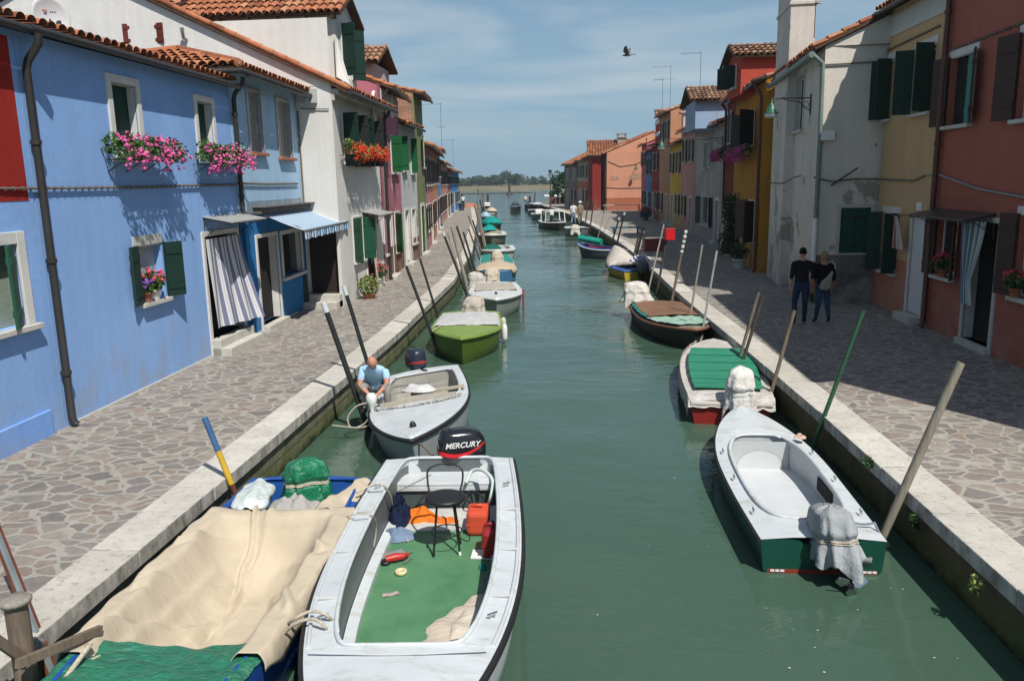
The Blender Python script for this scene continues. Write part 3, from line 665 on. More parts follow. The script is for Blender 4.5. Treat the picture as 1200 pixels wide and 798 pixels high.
    r,f,org=house('tall white house with dormer and red flower boxes, gable to the bridge',P0,P1,'L',14,6.62,plaster(WHITEP,.10,.0,.3),ops,25.5,.5,sides=(sf,sops),nseg=6,uover=(.12,0))
    mb=MB(org); fbox(mb,f,0,f.W,6.25,6.42,-.02,.08); fbox(mb,f,0,f.W,6.42,6.55,-.02,.2); mb.build('cornice',plaster((.5,.47,.42,1),.2),r)
    downpipe(r,f,f.W-.1,6.45,QZ,org,M['gutter'],.05,.09)
    # dormer
    x0,x1,y0,y1,zt=-10.95,-6.66,22.62,24.55,8.62
    mb=MB(org); ym=(y0+y1)/2; zp=zt+.52
    mb.quad((x0,y0,6.4),(x1,y0,6.4),(x1,y0,zt),(x0,y0,zt)); mb.quad((x0,y1,6.4),(x1,y1,6.4),(x1,y1,zt),(x0,y1,zt))
    df=Fac((x1,y0),(x1,y1),'L'); do=[df.op('win',404,34,417,98,fw=.04)]; do[0].update(u0=.55,u1=1.45,z0=7.0,z1=8.4)
    wall_face(mb,df,6.4,zt,do); mb.add([(x1,y0,zt),(x1,y1,zt),(x1,ym,zp)],[(0,1,2)])
    mb.prism([(x1+.002,y0-.12,6.9),(x1+.3,y0-.002,6.72),(x1+.12,y0-.002,7.3),(x1+.04,y0-.002,7.9),(x1+.002,y0-.12,8.0)],(0,.16,0))
    dm=mb.build('dormer',plaster(WHITEP,.10,0,0),r)
    w=opening_parts(dm,df,dict(do[0],sill=0),org)
    for hu,an_,lf in ((.55,115,True),(1.45,140,False)):
        mb=MB(org); leaf(mb,df,hu,.45,7.0,8.4,an_,lf); mb.build('shutter',M['dgreen_sh'],dm)
    mb=MB(org); L=x1+.25-(x0-.4); tp=.52/((y1-y0)/2); an=math.atan(tp)
    roof_slope(mb,(x0-.4,y0-.28,zt-.28*tp+.06),(1,0,0),(0,math.cos(an),math.sin(an)),L,((y1-y0)/2+.28)/math.cos(an),6)
    roof_slope(mb,(x1+.25,y1+.28,zt-.28*tp+.06),(-1,0,0),(0,-math.cos(an),math.sin(an)),L,((y1-y0)/2+.28)/math.cos(an),4)
    mb.tube([(x0-.4,ym,zp+.12),(x1+.25,ym,zp+.12)],.09,8,0)
    for k in range(6): 
        xx=x0+.3+k*.8; mb.box(xx-.05,xx+.05,y0-.26,y0,zt-.2,zt-.1,1)
    mb.build('dormer_roof',[M['tile'],M['soffit']],r)
    # second dormer roof behind, at the top edge
    mb=MB(org); roof_slope(mb,(-14.5,22.3,8.78),(1,0,0),(0,math.cos(.4),math.sin(.4)),3.4,1.2,6); mb.build('rear_roof',[M['tile'],M['soffit']],r)
    # verge tiles along the gable edge
    mb=MB(org); 
    for k in range(24):
        o0=.5-k*.33; a=f.P(-.08,6.62-o0*math.tan(R_(25.5))+.17,o0); b=f.P(-.08,6.62-(o0-.37)*math.tan(R_(25.5))+.17,o0-.37); mb.tube([a,b],[.085,.07],7,0)
    mb.build('verge',[M['tile']],r)
    vent=MB(org); p=sf.uv(220,44); vent.tube([sf.P(p[0],p[1]-.1,0),sf.P(p[0],p[1]-.05,.25),sf.P(p[0],p[1]+.2,.3)],.05,8); vent.build('vent_pipe',M['grey_metal'],r)
    mb=MB(org); p=sf.uv(361,112); fbox(mb,sf,p[0]-.28,p[0]+.25,p[1]-.22,p[1]+.16,0,.16); mb.build('meter_box',paint((.42,.44,.43,1),.5),r,bevel=.01)
    cable(sf,[(sf.uv(352,122)[0],6.05),(sf.uv(370,121)[0],6.03),(13.9,6.02)],'cable under the eave of the white gable wall',.014,False)
    q=sf.uv(349,125)[0]; mb=MB(); mb.tube([sf.P(q,6.0,.03),sf.P(q,4.5,.03),sf.P(q,3.4,.03)],.022,6); tag(mb.build('cable',M['cable']),'thick twisted cable hanging down between pale blue and white houses','cable')
    o=ops[0]; flower_box(f,o['u0']-.6,o['u1']+.5,4.92,'red_fl',41,'red geranium box under the nearer upper window of the white house',o=.3,boxm=M['terracotta'],dens=1.3,leafm='leaf_lime')
    o=ops[1]; flower_box(f,o['u0']-.4,o['u1']+.6,4.95,'red_fl',42,'red geranium box under the farther upper window, next to the pink wall',o=.3,boxm=M['terracotta'],dens=1.3,leafm='leaf_lime')
    o=ops[2]; pot(f.P(o['u0']+.2,o['z0'],.06),.08,.14,'red_fl','single pot of red geraniums on the white house ground floor sill',43,spread=.13)
    o=ops[3]; canopy(f,o['u0']-.3,o['u1']+.35,3.15,.6,'flat canopy over the white house curtain door'); mb=MB()
    mb.grid(lambda s,t:f.P(o['u0']-.05+s*(.95-.25*t),2.98-t*2.2,.12+.05*math.sin(s*16)+.22*t*(1-s)),30,12); ob=mb.build('door_curtain',cloth((.40,.35,.27,1),.15,5)); tag(ob,'beige curtain drawn at the white house canal door','curtain')
    p=G(433,350); pot(p,.2,.02,'leaf_none','bushy yellow green potted plant at the white house corner',44,spread=.33,leafm='leaf_lime',blooms=0)
    p=G(444,338); pot(p,.18,.34,'crimson','pot of crimson geraniums on the pavement by the curtain door',45,spread=.3,potm=M['white'])
    p=G(432,340); pot(p,.16,.30,'crimson','pot of red flowers behind the bushy plant at the white house corner',46,spread=.26)
def uvs(ob,nu,nv):
    me=ob.data; ul=me.uv_layers.new(name='UVMap')
    for l in me.loops: i=l.vertex_index; ul.data[l.index].uv=((i%nu)/(nu-1),(i//nu)/(nv-1))
M['blind']=boards((.30,.36,.30,1),True,.045); M['green_in']=boards((.006,.045,.028,1),False,.3); M['window_white']=paint((.35,.36,.38,1),.3)
M['red_sh']=boards((.12,.022,.014,1),True,.1); M['violet']=petal((.14,.05,.30,1),(.25,.12,.45,1)); M['grey_metal']=metal((.45,.45,.44,1),.4,.7)
M['leaf_none']=M['leaf']
def pot(p,r,h,flower,label,seed,spread=.25,potm=None,leafm='leaf',blooms=None,ph=None,**k):
    rs=random.Random(seed); root=empty('potted_plant',p,0,label,'potted plant')
    h=max(h,.16); mb=MB(); mb.lathe([(r*.7,0),(r,h*.88),(r*1.08,h*.88),(r*1.08,h),(r*.9,h),(r*.85,h*.85)],(0,0,0),16); mb.build('pot',potm or M['terracotta'],root)
    fo=MB(); n=int(120*(spread/.2)); leafcloud(fo,(0,0,h+spread*.75),(spread,spread,spread*.95),n*2,.035+spread*.06,rs,0,.15)
    for i in range(6): fo.tube([(0,0,h*.8),(rs.uniform(-1,1)*spread*.6,rs.uniform(-1,1)*spread*.6,h+spread*rs.uniform(.6,1.3))],.006,4)
    fo.build('foliage',M[leafm],root,recalc=False)
    if blooms!=0:
        bl=MB()
        for i in range(int(26*spread/.2)):
            d=Vector((rs.gauss(0,1),rs.gauss(0,1),abs(rs.gauss(0,1)))).normalized(); c=Vector((0,0,h+spread*.8))+d*spread*rs.uniform(.75,1.15)
            for q in range(9):
                e=Vector((rs.gauss(0,1),rs.gauss(0,1),rs.gauss(0,1))).normalized(); p2=c+e*.03; a=e.orthogonal().normalized()*.022; b=e.cross(a); bl.add([p2-a,p2+b,p2+a,p2-b],[(0,1,2,3)])
        bl.build('blossoms',M[flower],root,recalc=False)
    return root
def dish(p,r):
    root=empty('satellite_dish',p,0,'white satellite dish on the blue house roof','satellite dish')
    n=-(p-CAM); n.z=0; n.normalize(); n=(n+Vector((.35,0,.15))).normalized(); u=Vector((0,0,1)); u=(u-n*u.dot(n)).normalized(); w=u.cross(n)
    mb=MB(); rings=[]
    for k in range(7):
        q=k/6; rings.append([n*(-.11*(1-q*q))+(u*math.cos(a)*1.08+w*math.sin(a)*.92)*r*max(q,.02) for a in [2*math.pi*i/28 for i in range(28)]])
    mb.loft(rings,cap0=True); mb.build('reflector',paint((.50,.51,.52,1),.35),root,thick=.012)
    mb=MB()
    c=n*-.075+u*.13-w*.0
    for i,(a,b,s,m) in enumerate([(-.10,.05,.035,0),(-.05,.05,.03,0),(-.07,.0,.045,1),(.02,.035,.02,1),(.06,.035,.02,1),(.10,.035,.02,1)]):
        mb.obox(n*(-.11*(1-((a*a+(b+.1)**2)/r/r))+.012)+w*a+u*(b+.1),(w,u,n),(s*.55,s*.35 if i<3 else .01,.002),m)
    mb.build('marking',[paint((.55,.05,.04,1),.4),paint((.05,.05,.06,1),.4)],root)
    mb=MB(); mb.tube([n*-.1,n*-.16-u*.2,-u*(r+.5)-n*.16],.02,8); mb.tube([-u*r*.95,-u*r*.7+n*.42],.012,6); mb.obox(-u*r*.66+n*.45,(u,w,n),(.045,.03,.07)); mb.build('mount',M['iron'],root)
def awning(f):
    u0,u1=f.uv(303,256)[0],f.uv(366,250)[0]-.15; z=f.uv(330,246)[1]-.02; root=empty('awning',f.P((u0+u1)/2,z,0),0,'blue and white striped awning over the shop window','awning'); org=root.location
    proj,drop=1.0,.42; mb=MB(org); N=60
    mb.grid(lambda s,t:f.P(u0+(u1-u0)*s,z-drop*t-.03*math.sin(t*3.14),.08+proj*t),N,6)
    ob=mb.build('fabric',striped((.62,.66,.68,1),(.03,.17,.36,1),0,1/20,.5),root); uvs(ob,N+1,7)
    mb=MB(org); mb.grid(lambda s,t:f.P(u0+(u1-u0)*s,z-drop-t*(.19+.03*abs(math.sin(s*28*1.57))),.08+proj+.02*math.sin(s*40)*t),112,3); ob=mb.build('valance',striped((.62,.66,.68,1),(.03,.17,.36,1),0,1/22,.5),root); uvs(ob,113,4)
    mb=MB(org); fbox(mb,f,u0-.35,u1+.1,z-.02,z+.13,0,.2); fbox(mb,f,u0-.4,u1+.15,z+.13,z+.16,0,.35); mb.build('housing',M['awning_dark'],root,bevel=.02)
    mb=MB(org); mb.tube([f.P(u0,z-drop,.08+proj),f.P(u1,z-drop,.08+proj)],.022,8)
    for u in(u0+.1,u1-.1): mb.tube([f.P(u,z-.06,.08),f.P(u+.35*(1 if u<u1-.5 else -1),z-drop*.55,.5),f.P(u,z-drop,.06+proj)],.018,6)
    mb.build('frame',M['grey_metal'],root)
def auto_ops(f,zt,nu,seed,sh,door=True,upper_sh=True,frame=None,panel=None,zsplit=3.4,winw=.85):
    rs=random.Random(seed); ops=[]; W=f.W
    for i in range(nu):
        c=W*(i+.5)/nu+rs.uniform(-.1,.1); h=min(1.35,(zt-zsplit)-1.0); z0=zt-.6-h
        ops.append(dict(kind='win',u0=c-winw/2,u1=c+winw/2,z0=z0,z1=z0+h,fw=.07,frame=frame or WF,**(dict(sh_l=(sh,rs.choice([177,178])),sh_r=(sh,rs.choice([177,176]))) if upper_sh else {})))
    di=rs.randrange(nu) if door else -1
    for i in range(nu):
        c=W*(i+.5)/nu
        if i==di: ops.append(dict(kind='door',u0=c-.45,u1=c+.45,z0=QZ+.12,z1=QZ+2.15,fw=.1,stepz=.12,frame=frame or WF,panel=panel or M['dark']))
        else: ops.append(dict(kind='win',u0=c-winw/2,u1=c+winw/2,z0=QZ+.95,z1=QZ+2.25,fw=.07,frame=frame or WF,sh_l=(sh,rs.choice([177,176])),sh_r=(sh,rs.choice([178,176]))))
    return ops
def antenna(base,h,booms,label,mast_r=.012):
    mb=MB(); mb.tube([(0,0,0),(0,0,h)],mast_r,6)
    for z,x0,x1,el in booms:
        mb.tube([(x0,0,z),(x1,.05,z)],.009,5)
        n=el
        for i in range(n):
            x=x0+(x1-x0)*(i+.3)/n; mb.tube([(x,-.28,z),(x,.28,z)],.006,4)
    o=mb.build('antenna',M['iron']); o.location=base; return tag(o,label,'antenna')
def left_far():
    PK=(.42,.15,.19,1)
    P0,P1=(-6.86,28.25),(-7.25,32.6); f=Fac(P0,P1,'L'); zt=f.uv(455,108)[1]
    ops=[f.op('win',441,156,447,176,fw=.05,sh_l=(M['grass_sh'],120)),f.op('win',458,160,465,202,fw=.05,sh_l=(M['grass_sh'],110),shw=.42),
         f.op('win',446,255,450,302,fw=.05,sh_l=(M['grass_sh'],165)),f.op('door',454,252,460,320,fw=.08,frame=M['white_frame'],panel=M['white'],stepz=.1),f.op('win',463,250,468,296,fw=.06,sh_l=(M['grass_sh'],150))]
    r,f,org=house('weathered pink house with oval attic windows and white ground floor surrounds',P0,P1,'L',8,zt,plaster(PK,.22,.25,.2,peelc=(.5,.36,.36,1)),ops,20,.45,nseg=4)
    for px in (437.5,457.5):
        u,z=f.uv(px,124); mb=MB(org); pts=[f.P(u+.26*math.cos(t*.2618),z+.42*math.sin(t*.2618),.03) for t in range(25)]; mb.tube(pts,.06,6,cap=False); mb.add([f.P(u+.24*math.cos(t*.2618),z+.4*math.sin(t*.2618),.012) for t in range(24)],[tuple(range(24))],1); mb.build('oval_window',[M['white_frame'],M['glass']],r)
    mb=MB(org); fbox(mb,f,0,f.W,zt-.75,zt-.1,-.02,.03); mb.build('frieze',plaster((.50,.47,.44,1),.15),r)
    mb=MB(org); fbox(mb,f,.1,f.W,QZ,QZ+1.1,-.02,.015); mb.build('dado',plaster((.19,.085,.05,1),.2),r)
    downpipe(r,f,.08,zt,4.2,org,M['gutter'],.05,.09)
    # attic block with old tiles above
    p=PY(31,430,88); mb=MB(org); mb.box(-9.3,-7.3,29.0,31.6,zt-.2,zt+.9); mb.build('attic',plaster((.46,.40,.37,1),.2),r)
    mb=MB(org); roof_slope(mb,(-9.6,28.75,zt+.85),(1,0,0),(0,.9,.43),2.6,1.7,5); roof_slope(mb,(-7.0,31.85,zt+.85),(-1,0,0),(0,-.9,.43),2.6,1.7,5); mb.build('attic_roof',[M['tile_old'],M['soffit']],r)
    P0,P1=(-7.26,32.62),(-7.38,36.5); f=Fac(P0,P1,'L'); zt=f.uv(480,150)[1]
    ops=[f.op('win',470.5,160,475,200,fw=.05,sh_l=(M['grass_sh'],110),shw=.26),f.op('win',481,163,485,203,fw=.05,sh_l=(M['grass_sh'],110),shw=.28),
         f.op('door',475.5,247,480,310,fw=.09,panel=M['white'],stepz=.1),f.op('win',483,246,487,286,fw=.1,pane=M['glass'])]
    r,f,org=house('light grey house with bright green shutters beside the pink house',P0,P1,'L',4,zt,plaster((.50,.50,.50,1),.14,.1,.2),ops,15,.4)
    mb=MB(org); fbox(mb,f,2.2,f.W,QZ,QZ+1.0,-.02,.015); mb.build('dado',plaster((.22,.095,.07,1),.2),r)
    P0,P1=(-7.39,36.52),(-7.72,40.2); f=Fac(P0,P1,'L'); zt=f.uv(493,118)[1]
    ops=[f.op('win',494,160,497,196,fw=.06,sh_l=(M['grass_sh'],170)),f.op('door',494.3,242,498,302,fw=.15,panel=M['dark'],stepz=.1)]
    r,f,org=house('tall olive green house with exposed brick side wall',P0,P1,'L',3.6,zt,plaster((.21,.22,.10,1),.2),ops,12,.45)
    n=NT('old_brick'); b=n.N('ShaderNodeTexBrick'); s=n.N('ShaderNodeSeparateXYZ'); n.L(n.vec,s.inputs[0]); cb=n.N('ShaderNodeCombineXYZ'); n.L(s.outputs[0],cb.inputs[0]); n.L(s.outputs[2],cb.inputs[1]); n.L(cb.outputs[0],b.inputs[0])
    b.inputs['Scale'].default_value=1; b.inputs['Brick Width'].default_value=.27; b.inputs['Row Height'].default_value=.085; b.inputs['Mortar Size'].default_value=.01; b.inputs['Color1'].default_value=(.33,.15,.08,1); b.inputs['Color2'].default_value=(.24,.11,.07,1); b.inputs['Mortar'].default_value=(.40,.33,.27,1)
    n.col(n.mix(1,b.outputs[0],n.ramp(n.noise(2.5,6,.65),[(.3,.6),(.7,1.3)]),'MULTIPLY')); n.rough(.95); n.bump(b.outputs['Fac'],.5,-.02)
    mb=MB(org); mb.box(-10.95,-7.44,36.44,36.53,3.5,zt+.02); mb.build('brick_side',n.m,r); M['old_brick']=n.m
    mb=MB(org); fbox(mb,f,2.6,3.3,QZ,4.0,-.02,.02); mb.build('green_panel',plaster((.07,.18,.05,1),.1),r)
    specs=[('narrow rose pink house in the far left row',(-7.73,40.22),(-8.5,46.3),508,178,(.46,.20,.20,1),'black_sh',3,51),
     ('orange house with plain salmon wall in the far left row',(-8.51,46.32),(-10.35,58.9),515,186,(.52,.21,.11,1),'brown_sh',4,52),
     ('vivid sky blue house in the far left row',(-10.37,58.95),(-11.3,65.5),521.5,186,(.03,.24,.56,1),'black_sh',3,53),
     ('pale salmon and white house beyond the sky blue one',(-11.32,65.55),(-13.1,80),527,196,(.52,.26,.20,1),'brown_sh',5,54),
     ('dull brown terracotta house near the far left end',(-13.11,80.05),(-14.2,89),532,203,(.28,.13,.08,1),'black_sh',3,55),
     ('deep blue house near the far left end',(-14.21,89.05),(-15.5,103),537,206,(.03,.20,.50,1),'black_sh',4,56),
     ('small yellow green house closing the left row',(-15.51,103.05),(-16.9,113),541,213,(.22,.30,.05,1),'dgreen_sh',3,57)]
    for lab,P0,P1,px,py,c,sh,nw,sd in specs:
        f=Fac(P0,P1,'L'); zt=PV(f.p0,f.p1,px,py).z; zt=max(5.2,min(zt,8))
        house(lab,P0,P1,'L',7,zt,plaster(c,.18,.15,.2),auto_ops(f,zt,nw,sd,M[sh]),20,.45,nseg=3,group='far houses of the left row',tw=.3)
    antenna(PY(55,518,178),3.2,[(3.1,-1.5,.1,7),(1.6,-.3,.3,3)],'tall aerial with long boom above the far left roofs')
    antenna(PY(80,531.5,200),3.0,[(2.9,-1.2,.1,6)],'smaller aerial on the farthest left roofs')
def lamp(f,u,z,arm,label,m=None):
    root=empty('street_lamp',f.P(u,z,0),0,label,'street lamp'); org=root.location; mb=MB(org)
    mb.tube([f.P(u,z,0),f.P(u,z+.02,arm)],.018,7); mb.tube([f.P(u,z-.35,0),f.P(u,z-.28,.12),f.P(u,z-.10,.3),f.P(u,z-.02,arm*.7)],.012,6)
    mb.tube([f.P(u,z-.17+.09*math.sin(t*.7),.16+.09*math.cos(t*.7)) for t in range(10)],.009,5); mb.tube([f.P(u,z-.45,.01),f.P(u,z+.1,.01)],.03,6); mb.build('bracket',M['iron'],root)
    c=f.P(u,z,arm); mb=MB(org); mb.lathe([(.02,.02),(.03,-.1),(.12,-.2),(.13,-.34),(.2,-.36),(.2,-.38)],c,12); mb.build('lamp_head',paint((.02,.10,.06,1),.4),root)
    mb=MB(org); mb.lathe([(.17,-.38),(.18,-.46),(.1,-.5)],c,12); mb.build('globe',paint((.6,.62,.6,1),.3),root); return root
def right_row():
    RED=(.34,.108,.075,1); YEL=(.52,.355,.19,1)
    # --- red house
    P0,P1=(7.72,8.0),(7.7,18.40); f=Fac(P0,P1,'R')
    ops=[f.op('win',1112,69,1141,148,fw=.0,sh_l=(M['brown_sh'],158),sh_r=(M['brown_sh'],160),shw=.40,fine=1,casement=0,pane=M['dark']),f.op('win',1195,40,1232,140,fw=.0,sh_r=(M['brown_sh'],165),shw=.5,fine=1),
         f.op('win',1098,252,1121,322,fw=.0,sh_r=(M['brown_sh'],168),sh_l=(M['brown_sh'],150),shw=.36,fine=1),f.op('door',1133,258,1166,400,fw=.10,stepz=.12,stepd=.12,fine=1,frame=M['istria_trim']),
         f.op('win',1192,250,1225,348,fw=.0,sh_r=(M['brown_sh'],168),shw=.42,fine=1)]
    r,f,org=house('terracotta red house with brown shutters at the right edge',P0,P1,'R',8,9.7,plaster(RED,.10,0,.2),ops,20,.35,nseg=5)
    for o in ops[:3]+ops[4:]:
        mb=MB(org); fbox(mb,f,o['u0']-.1,o['u1']+.1,o['z1'],o['z1']+.13,-.02,.02); mb.build('lintel',M['white_frame'],r)
    o=ops[0]; mb=MB(org); leaf(mb,f,o['u0']+.03,.38,o['z0']+.02,o['z1']-.02,8,True,-.10,.03); mb.build('louvered_leaf',M['louver_teal'],r)
    downpipe(r,f,f.W-.08,9.5,QZ,org,M['brown_pipe'],.06,.1)
    o=ops[3]; canopy(f,f.uv(1170,235)[0],f.uv(1098,243)[0],3.24,.6,'dark door canopy on scrolled brackets at the red house door',M['canopy_dark'])
    mb=MB(); pts=[]
    u_hi,u_lo=o['u1']-.0,o['u0']+.25
    def cur(s,t):
        w=1-.62*min(1,t/.72)**1.3 if t<.72 else .38+.10*(t-.72)/.28
        uc=(o['u1']+.05)-.05-.16*t; u=uc-(1-s)*.85*w; z=o['z1']+.02-t*1.62
        return f.P(u,z,.14+.05*math.sin(s*26)*(.6+w))
    mb.grid(cur,44,22); ob=mb.build('door_curtain',striped((.42,.46,.46,1),(.16,.22,.26,1),0,.13,.55),None); uvs(ob,45,23); tag(ob,'grey blue striped curtain tied to one side in the red house door','curtain')
    o=ops[2]; pot(f.P((o['u0']+o['u1'])/2-.12,o['z0'],.08),.10,.16,'crimson','pot of pink geraniums on the sill left of the red house door',61,spread=.2)
    o=ops[4]; pot(f.P(o['u1']-.2,o['z0'],.08),.10,.16,'crimson','pot of red geraniums on the sill at the right frame edge',62,spread=.2)
    cable(f,[(f.uv(1245,40)[0],f.uv(1245,8)[1]),(f.uv(1200,27)[0],f.uv(1200,27)[1]),(f.uv(1107,63)[0],f.uv(1107,63)[1])],'thin cable clipped along the red house above the upper windows',.012)
    cable(f,[f.uv(*q) for q in ((1260,240),(1200,231),(1150,222),(1125,213),(1100,204),(1090,206))],'thick sagging grey cable across the red house above the canopy',.025,False,'cable_grey')
    # --- yellow house
    P0,P1=(7.71,18.44),(7.76,21.98); f=Fac(P0,P1,'R')
    ops=[f.op('win',1030,76,1045,142,fw=.0,sh_r=(M['dgreen_sh'],105),sh_l=(M['dgreen_sh'],100),shw=.36,casement=0,fine=1),f.op('win',1072,60,1094,134,fw=.0,sh_r=(M['dgreen_sh'],105),sh_l=(M['dgreen_sh'],100),shw=.40,casement=0,fine=1),
         f.op('win',1034,248,1052,316,fw=.0,sh_l=(M['dgreen_sh'],100),sh_r=(M['dgreen_sh'],110),shw=.32,fine=1),f.op('door',1066,255,1083,364,fw=.08,panel=M['white_door'],pd=.03,stepz=.18,stepd=.28,fine=1)]
    zs=f.uv(1060,300)[1]
    r,f,org=house('yellow beige house with dark green shutters and white door',P0,P1,'R',8,8.0,plaster(YEL,.10,.0,.3,low=(.44,.17,.10,1),split=1.35),ops,20,.35,nseg=5)
    for o in ops[:3]:
        mb=MB(org); fbox(mb,f,o['u0']-.1,o['u1']+.1,o['z1'],o['z1']+.15,-.02,.02); mb.build('lintel',M['white_frame'],r)
    mb=MB(org); fbox(mb,f,0,f.W,7.35,7.85,-.02,.03); mb.build('cornice',plaster((.5,.5,.46,1),.1),r)
    cable(f,[f.uv(1104,30),f.uv(1028,66)],'cable clipped under the cornice of the yellow house',.012)
    cable(f,[f.uv(*q) for q in ((1086,206),(1072,212),(1050,211),(1030,210))],'loosely sagging cable at mid height on the yellow house',.02,False)
    o=ops[3]; mb=MB(); p=f.P(o['u1']+.25,f.uv(1058,252)[1],.3)
    mb.grid(lambda s,t:p+f.d*((s-.5)*(.22+.34*t))+Vector((0,0,-.78*t))+f.n*(.07*math.sin(s*15)*t-.12*t),20,10); ob=mb.build('hanging_cloth',striped((.46,.40,.37,1),(.36,.12,.10,1),0,.3,.72),None); uvs(ob,21,11); tag(ob,'pale cloth with red edge hung beside the white door','cloth')
    mb=MB(); p0=f.P(o['u1']+.25,p.z+.01,0); mb.tube([p0,p0+f.n*.4],.01,5); tag(mb.build('cloth_hook',M['iron']),'iron hook rod carrying the pale cloth','hook')
    o=ops[2]; pot(f.P(o['u0']+.25,o['z0'],.1),.09,.12,'leaf_none','small green plant on the yellow house sill',63,spread=.18,blooms=0)
    mb=MB(); fbox(mb,f,f.uv(1080,245)[0],f.uv(1074,245)[0],3.18,3.36,0,.012); mb2=mb.build('house_number',M['white']); tag(mb2,'tiny white number plate above the white door','plate')
    # --- white house
    P0,P1=(6.22,22.05),(6.72,29.0); f=Fac(P0,P1,'R'); sf=Fac((6.22,22.05),(15,22.05),'L'); sf.n=Vector((0,-1,0))
    WP=plaster((.60,.56,.49,1),.14,.24,.9)
    sops=[sf.op('win',984,244,1019,297,fw=.10,frame=M['istria_trim'],casement=0,sill=0,fine=1)]
    ops=[f.op('win',933,94,942,154,fw=.09,frame=M['istria_trim'],fine=1,pane=M['grey_green_sh']),f.op('win',908,112,913,160,fw=.05,frame=M['istria_trim'],fine=1,pane=M['grey_green_sh'])]
    r,f,org=house('stained white house with tall chimney and gable to the bridge',P0,P1,'R',9,7.22,WP,ops,24.5,.28,sides=(sf,sops),nseg=6,uover=(.08,0),gutter=False)
    o=sops[0]; w=(o['u1']-o['u0'])/2
    for i,(a,b) in enumerate(((o['u0'],o['u0']+w-.004),(o['u0']+w+.004,o['u1']))):
        mb=MB(org); fbox(mb,sf,a,b,o['z0'],o['z1'],-.06,-.015)
        for zz in (o['z0']+.22,o['z1']-.25): fbox(mb,sf,a+(0 if i else -.06),b+(.06 if i else 0),zz-.025,zz+.025,-.014,.012,1)
        mb.build('shutter',[M['dgreen2_sh'],M['iron']],r)
    mb=MB(org); fbox(mb,sf,0,9,QZ-.03,QZ+1.3,-.05,.022); mb.build('plinth',plaster((.17,.155,.13,1),.4,.3,.5,peelc=(.26,.24,.2,1)),r)
    mb=MB(org); g=paint((.16,.21,.20,1),.5,.2); mb.tube([f.P(7.0,6.98,.34),f.P(-.1,7.02,.34)],.085,8); mb.build('gutter',g,r)
    mb=MB(org); mb.tube([f.P(-.06,7.0,.3),f.P(-.05,6.8,.06),f.P(-.05,5,.03),f.P(-.05,2.9,.03)],.06,8); mb.build('downpipe',g,r)
    mb=MB(org); mb.tube([f.P(-.05,2.9,.03),f.P(-.05,1.75,.03)],.065,8); mb.build('downpipe',M['white'],r)
    mb=MB(org); mb.tube([f.P(-.05,1.75,.03),f.P(-.05,QZ+.05,.03)],.06,8); mb.build('downpipe',M['gutter'],r)
    mb=MB(org); ca=f.uv(929,200)[0]; cb=f.uv(914,200)[0]; fbox(mb,f,ca,cb,QZ,11.5,-.45,.28); fbox(mb,f,ca-.03,cb+.03,6.4,6.5,-.5,.31); fbox(mb,f,ca-.04,cb+.04,8.95,9.05,-.5,.32); mb.build('chimney',plaster((.60,.56,.50,1),.18,.2,.5),r,bevel=.015)
    mb=MB(org); a=sf.uv(961,155); fbox(mb,sf,a[0],a[0]+.34,a[1]-.22,a[1]+.02,0,.15); mb.build('junction_box',M['white'],r,bevel=.01)
    lamp(f,f.uv(951,115)[0],f.uv(951,115)[1],1.05,'green lantern on a bracket from the stained white house')
    cable(sf,[sf.uv(957,77),sf.uv(1028,73)],'twin cable across the white gable below the roof',.02,False)
    cable(sf,[sf.uv(953,208),sf.uv(975,213),sf.uv(1000,210),sf.uv(1028,210)],'cable bundle across the shaded white gable at mid height',.022,False)
    mb=MB(); p=sf.uv(985,215); q=sf.uv(1001,197); mb.tube([sf.P(p[0]-.25,p[1]-.05,.05),sf.P(q[0],q[1],.3)],.022,6); tag(mb.build('iron_rod',M['iron']),'rusty iron rod sticking out from the white gable','rod')
    cable(f,[f.uv(952,206),f.uv(943,208),f.uv(930,215),f.uv(912,214),f.uv(906,208)],'cable sagging along the stained white facade behind the chimney',.018,False,o=.3)
    p=PY(24,954,45); antenna(p,2.2,[(.9,-.05,.15,1)],'thin mast with small white box on the white house roof'); mb=MB(); mb.box(.02,.14,-.06,.06,1.0,1.35); o=mb.build('mast_box',M['white']); o.location=p; tag(o,'small white box clamped on the roof mast','box')
    # --- mustard house
    P0,P1=(6.30,29.25),(6.74,36.8); f=Fac(P0,P1,'R'); sf=Fac((6.30,29.25),(12,29.25),'L'); sf.n=Vector((0,-1,0))
    zt=f.uv(880,107)[1]
    ops=[f.op('win',876,134,884,172,fw=.0,sh_r=(M['black_sh'],150),sh_l=(M['black_sh'],140)),f.op('win',855,142,862,178,fw=0,sh_r=(M['black_sh'],150),sh_l=(M['black_sh'],140)),
         f.op('win',876,234,884,280,fw=0,sh_r=(M['brown_sh'],160),sh_l=(M['brown_sh'],150)),f.op('door',857,245,868,300,fw=.06)]
    r,f,org=house('mustard yellow house with pink flower boxes and a red attic',P0,P1,'R',8,zt,plaster((.42,.20,.022,1),.15,.0,.25),ops,20,.35,sides=(sf,[]),tilem='tile_old',nseg=5)
    downpipe(r,f,.1,zt-.1,QZ,org,M['brown_pipe'],.06,.09)
    flower_box(f,f.uv(888,183)[0]-.2,f.uv(866,185)[0],f.uv(876,181)[1],'magenta',71,'magenta petunia box under the near window of the mustard house',o=.4,dens=1.5,boxm=M['terracotta'])
    flower_box(f,f.uv(857,185)[0]-.5,f.uv(848,186)[0],f.uv(853,182)[1],'magenta',72,'magenta petunia box under the far window of the mustard house',o=.4,dens=1.3,boxm=M['terracotta'])
    ax=PY(31.5,868,100).x; za=zt-.2; zh=PY(31.5,868,66).z
    mb=MB(org); y0,y1=31.5,34.3; ym=(y0+y1)/2
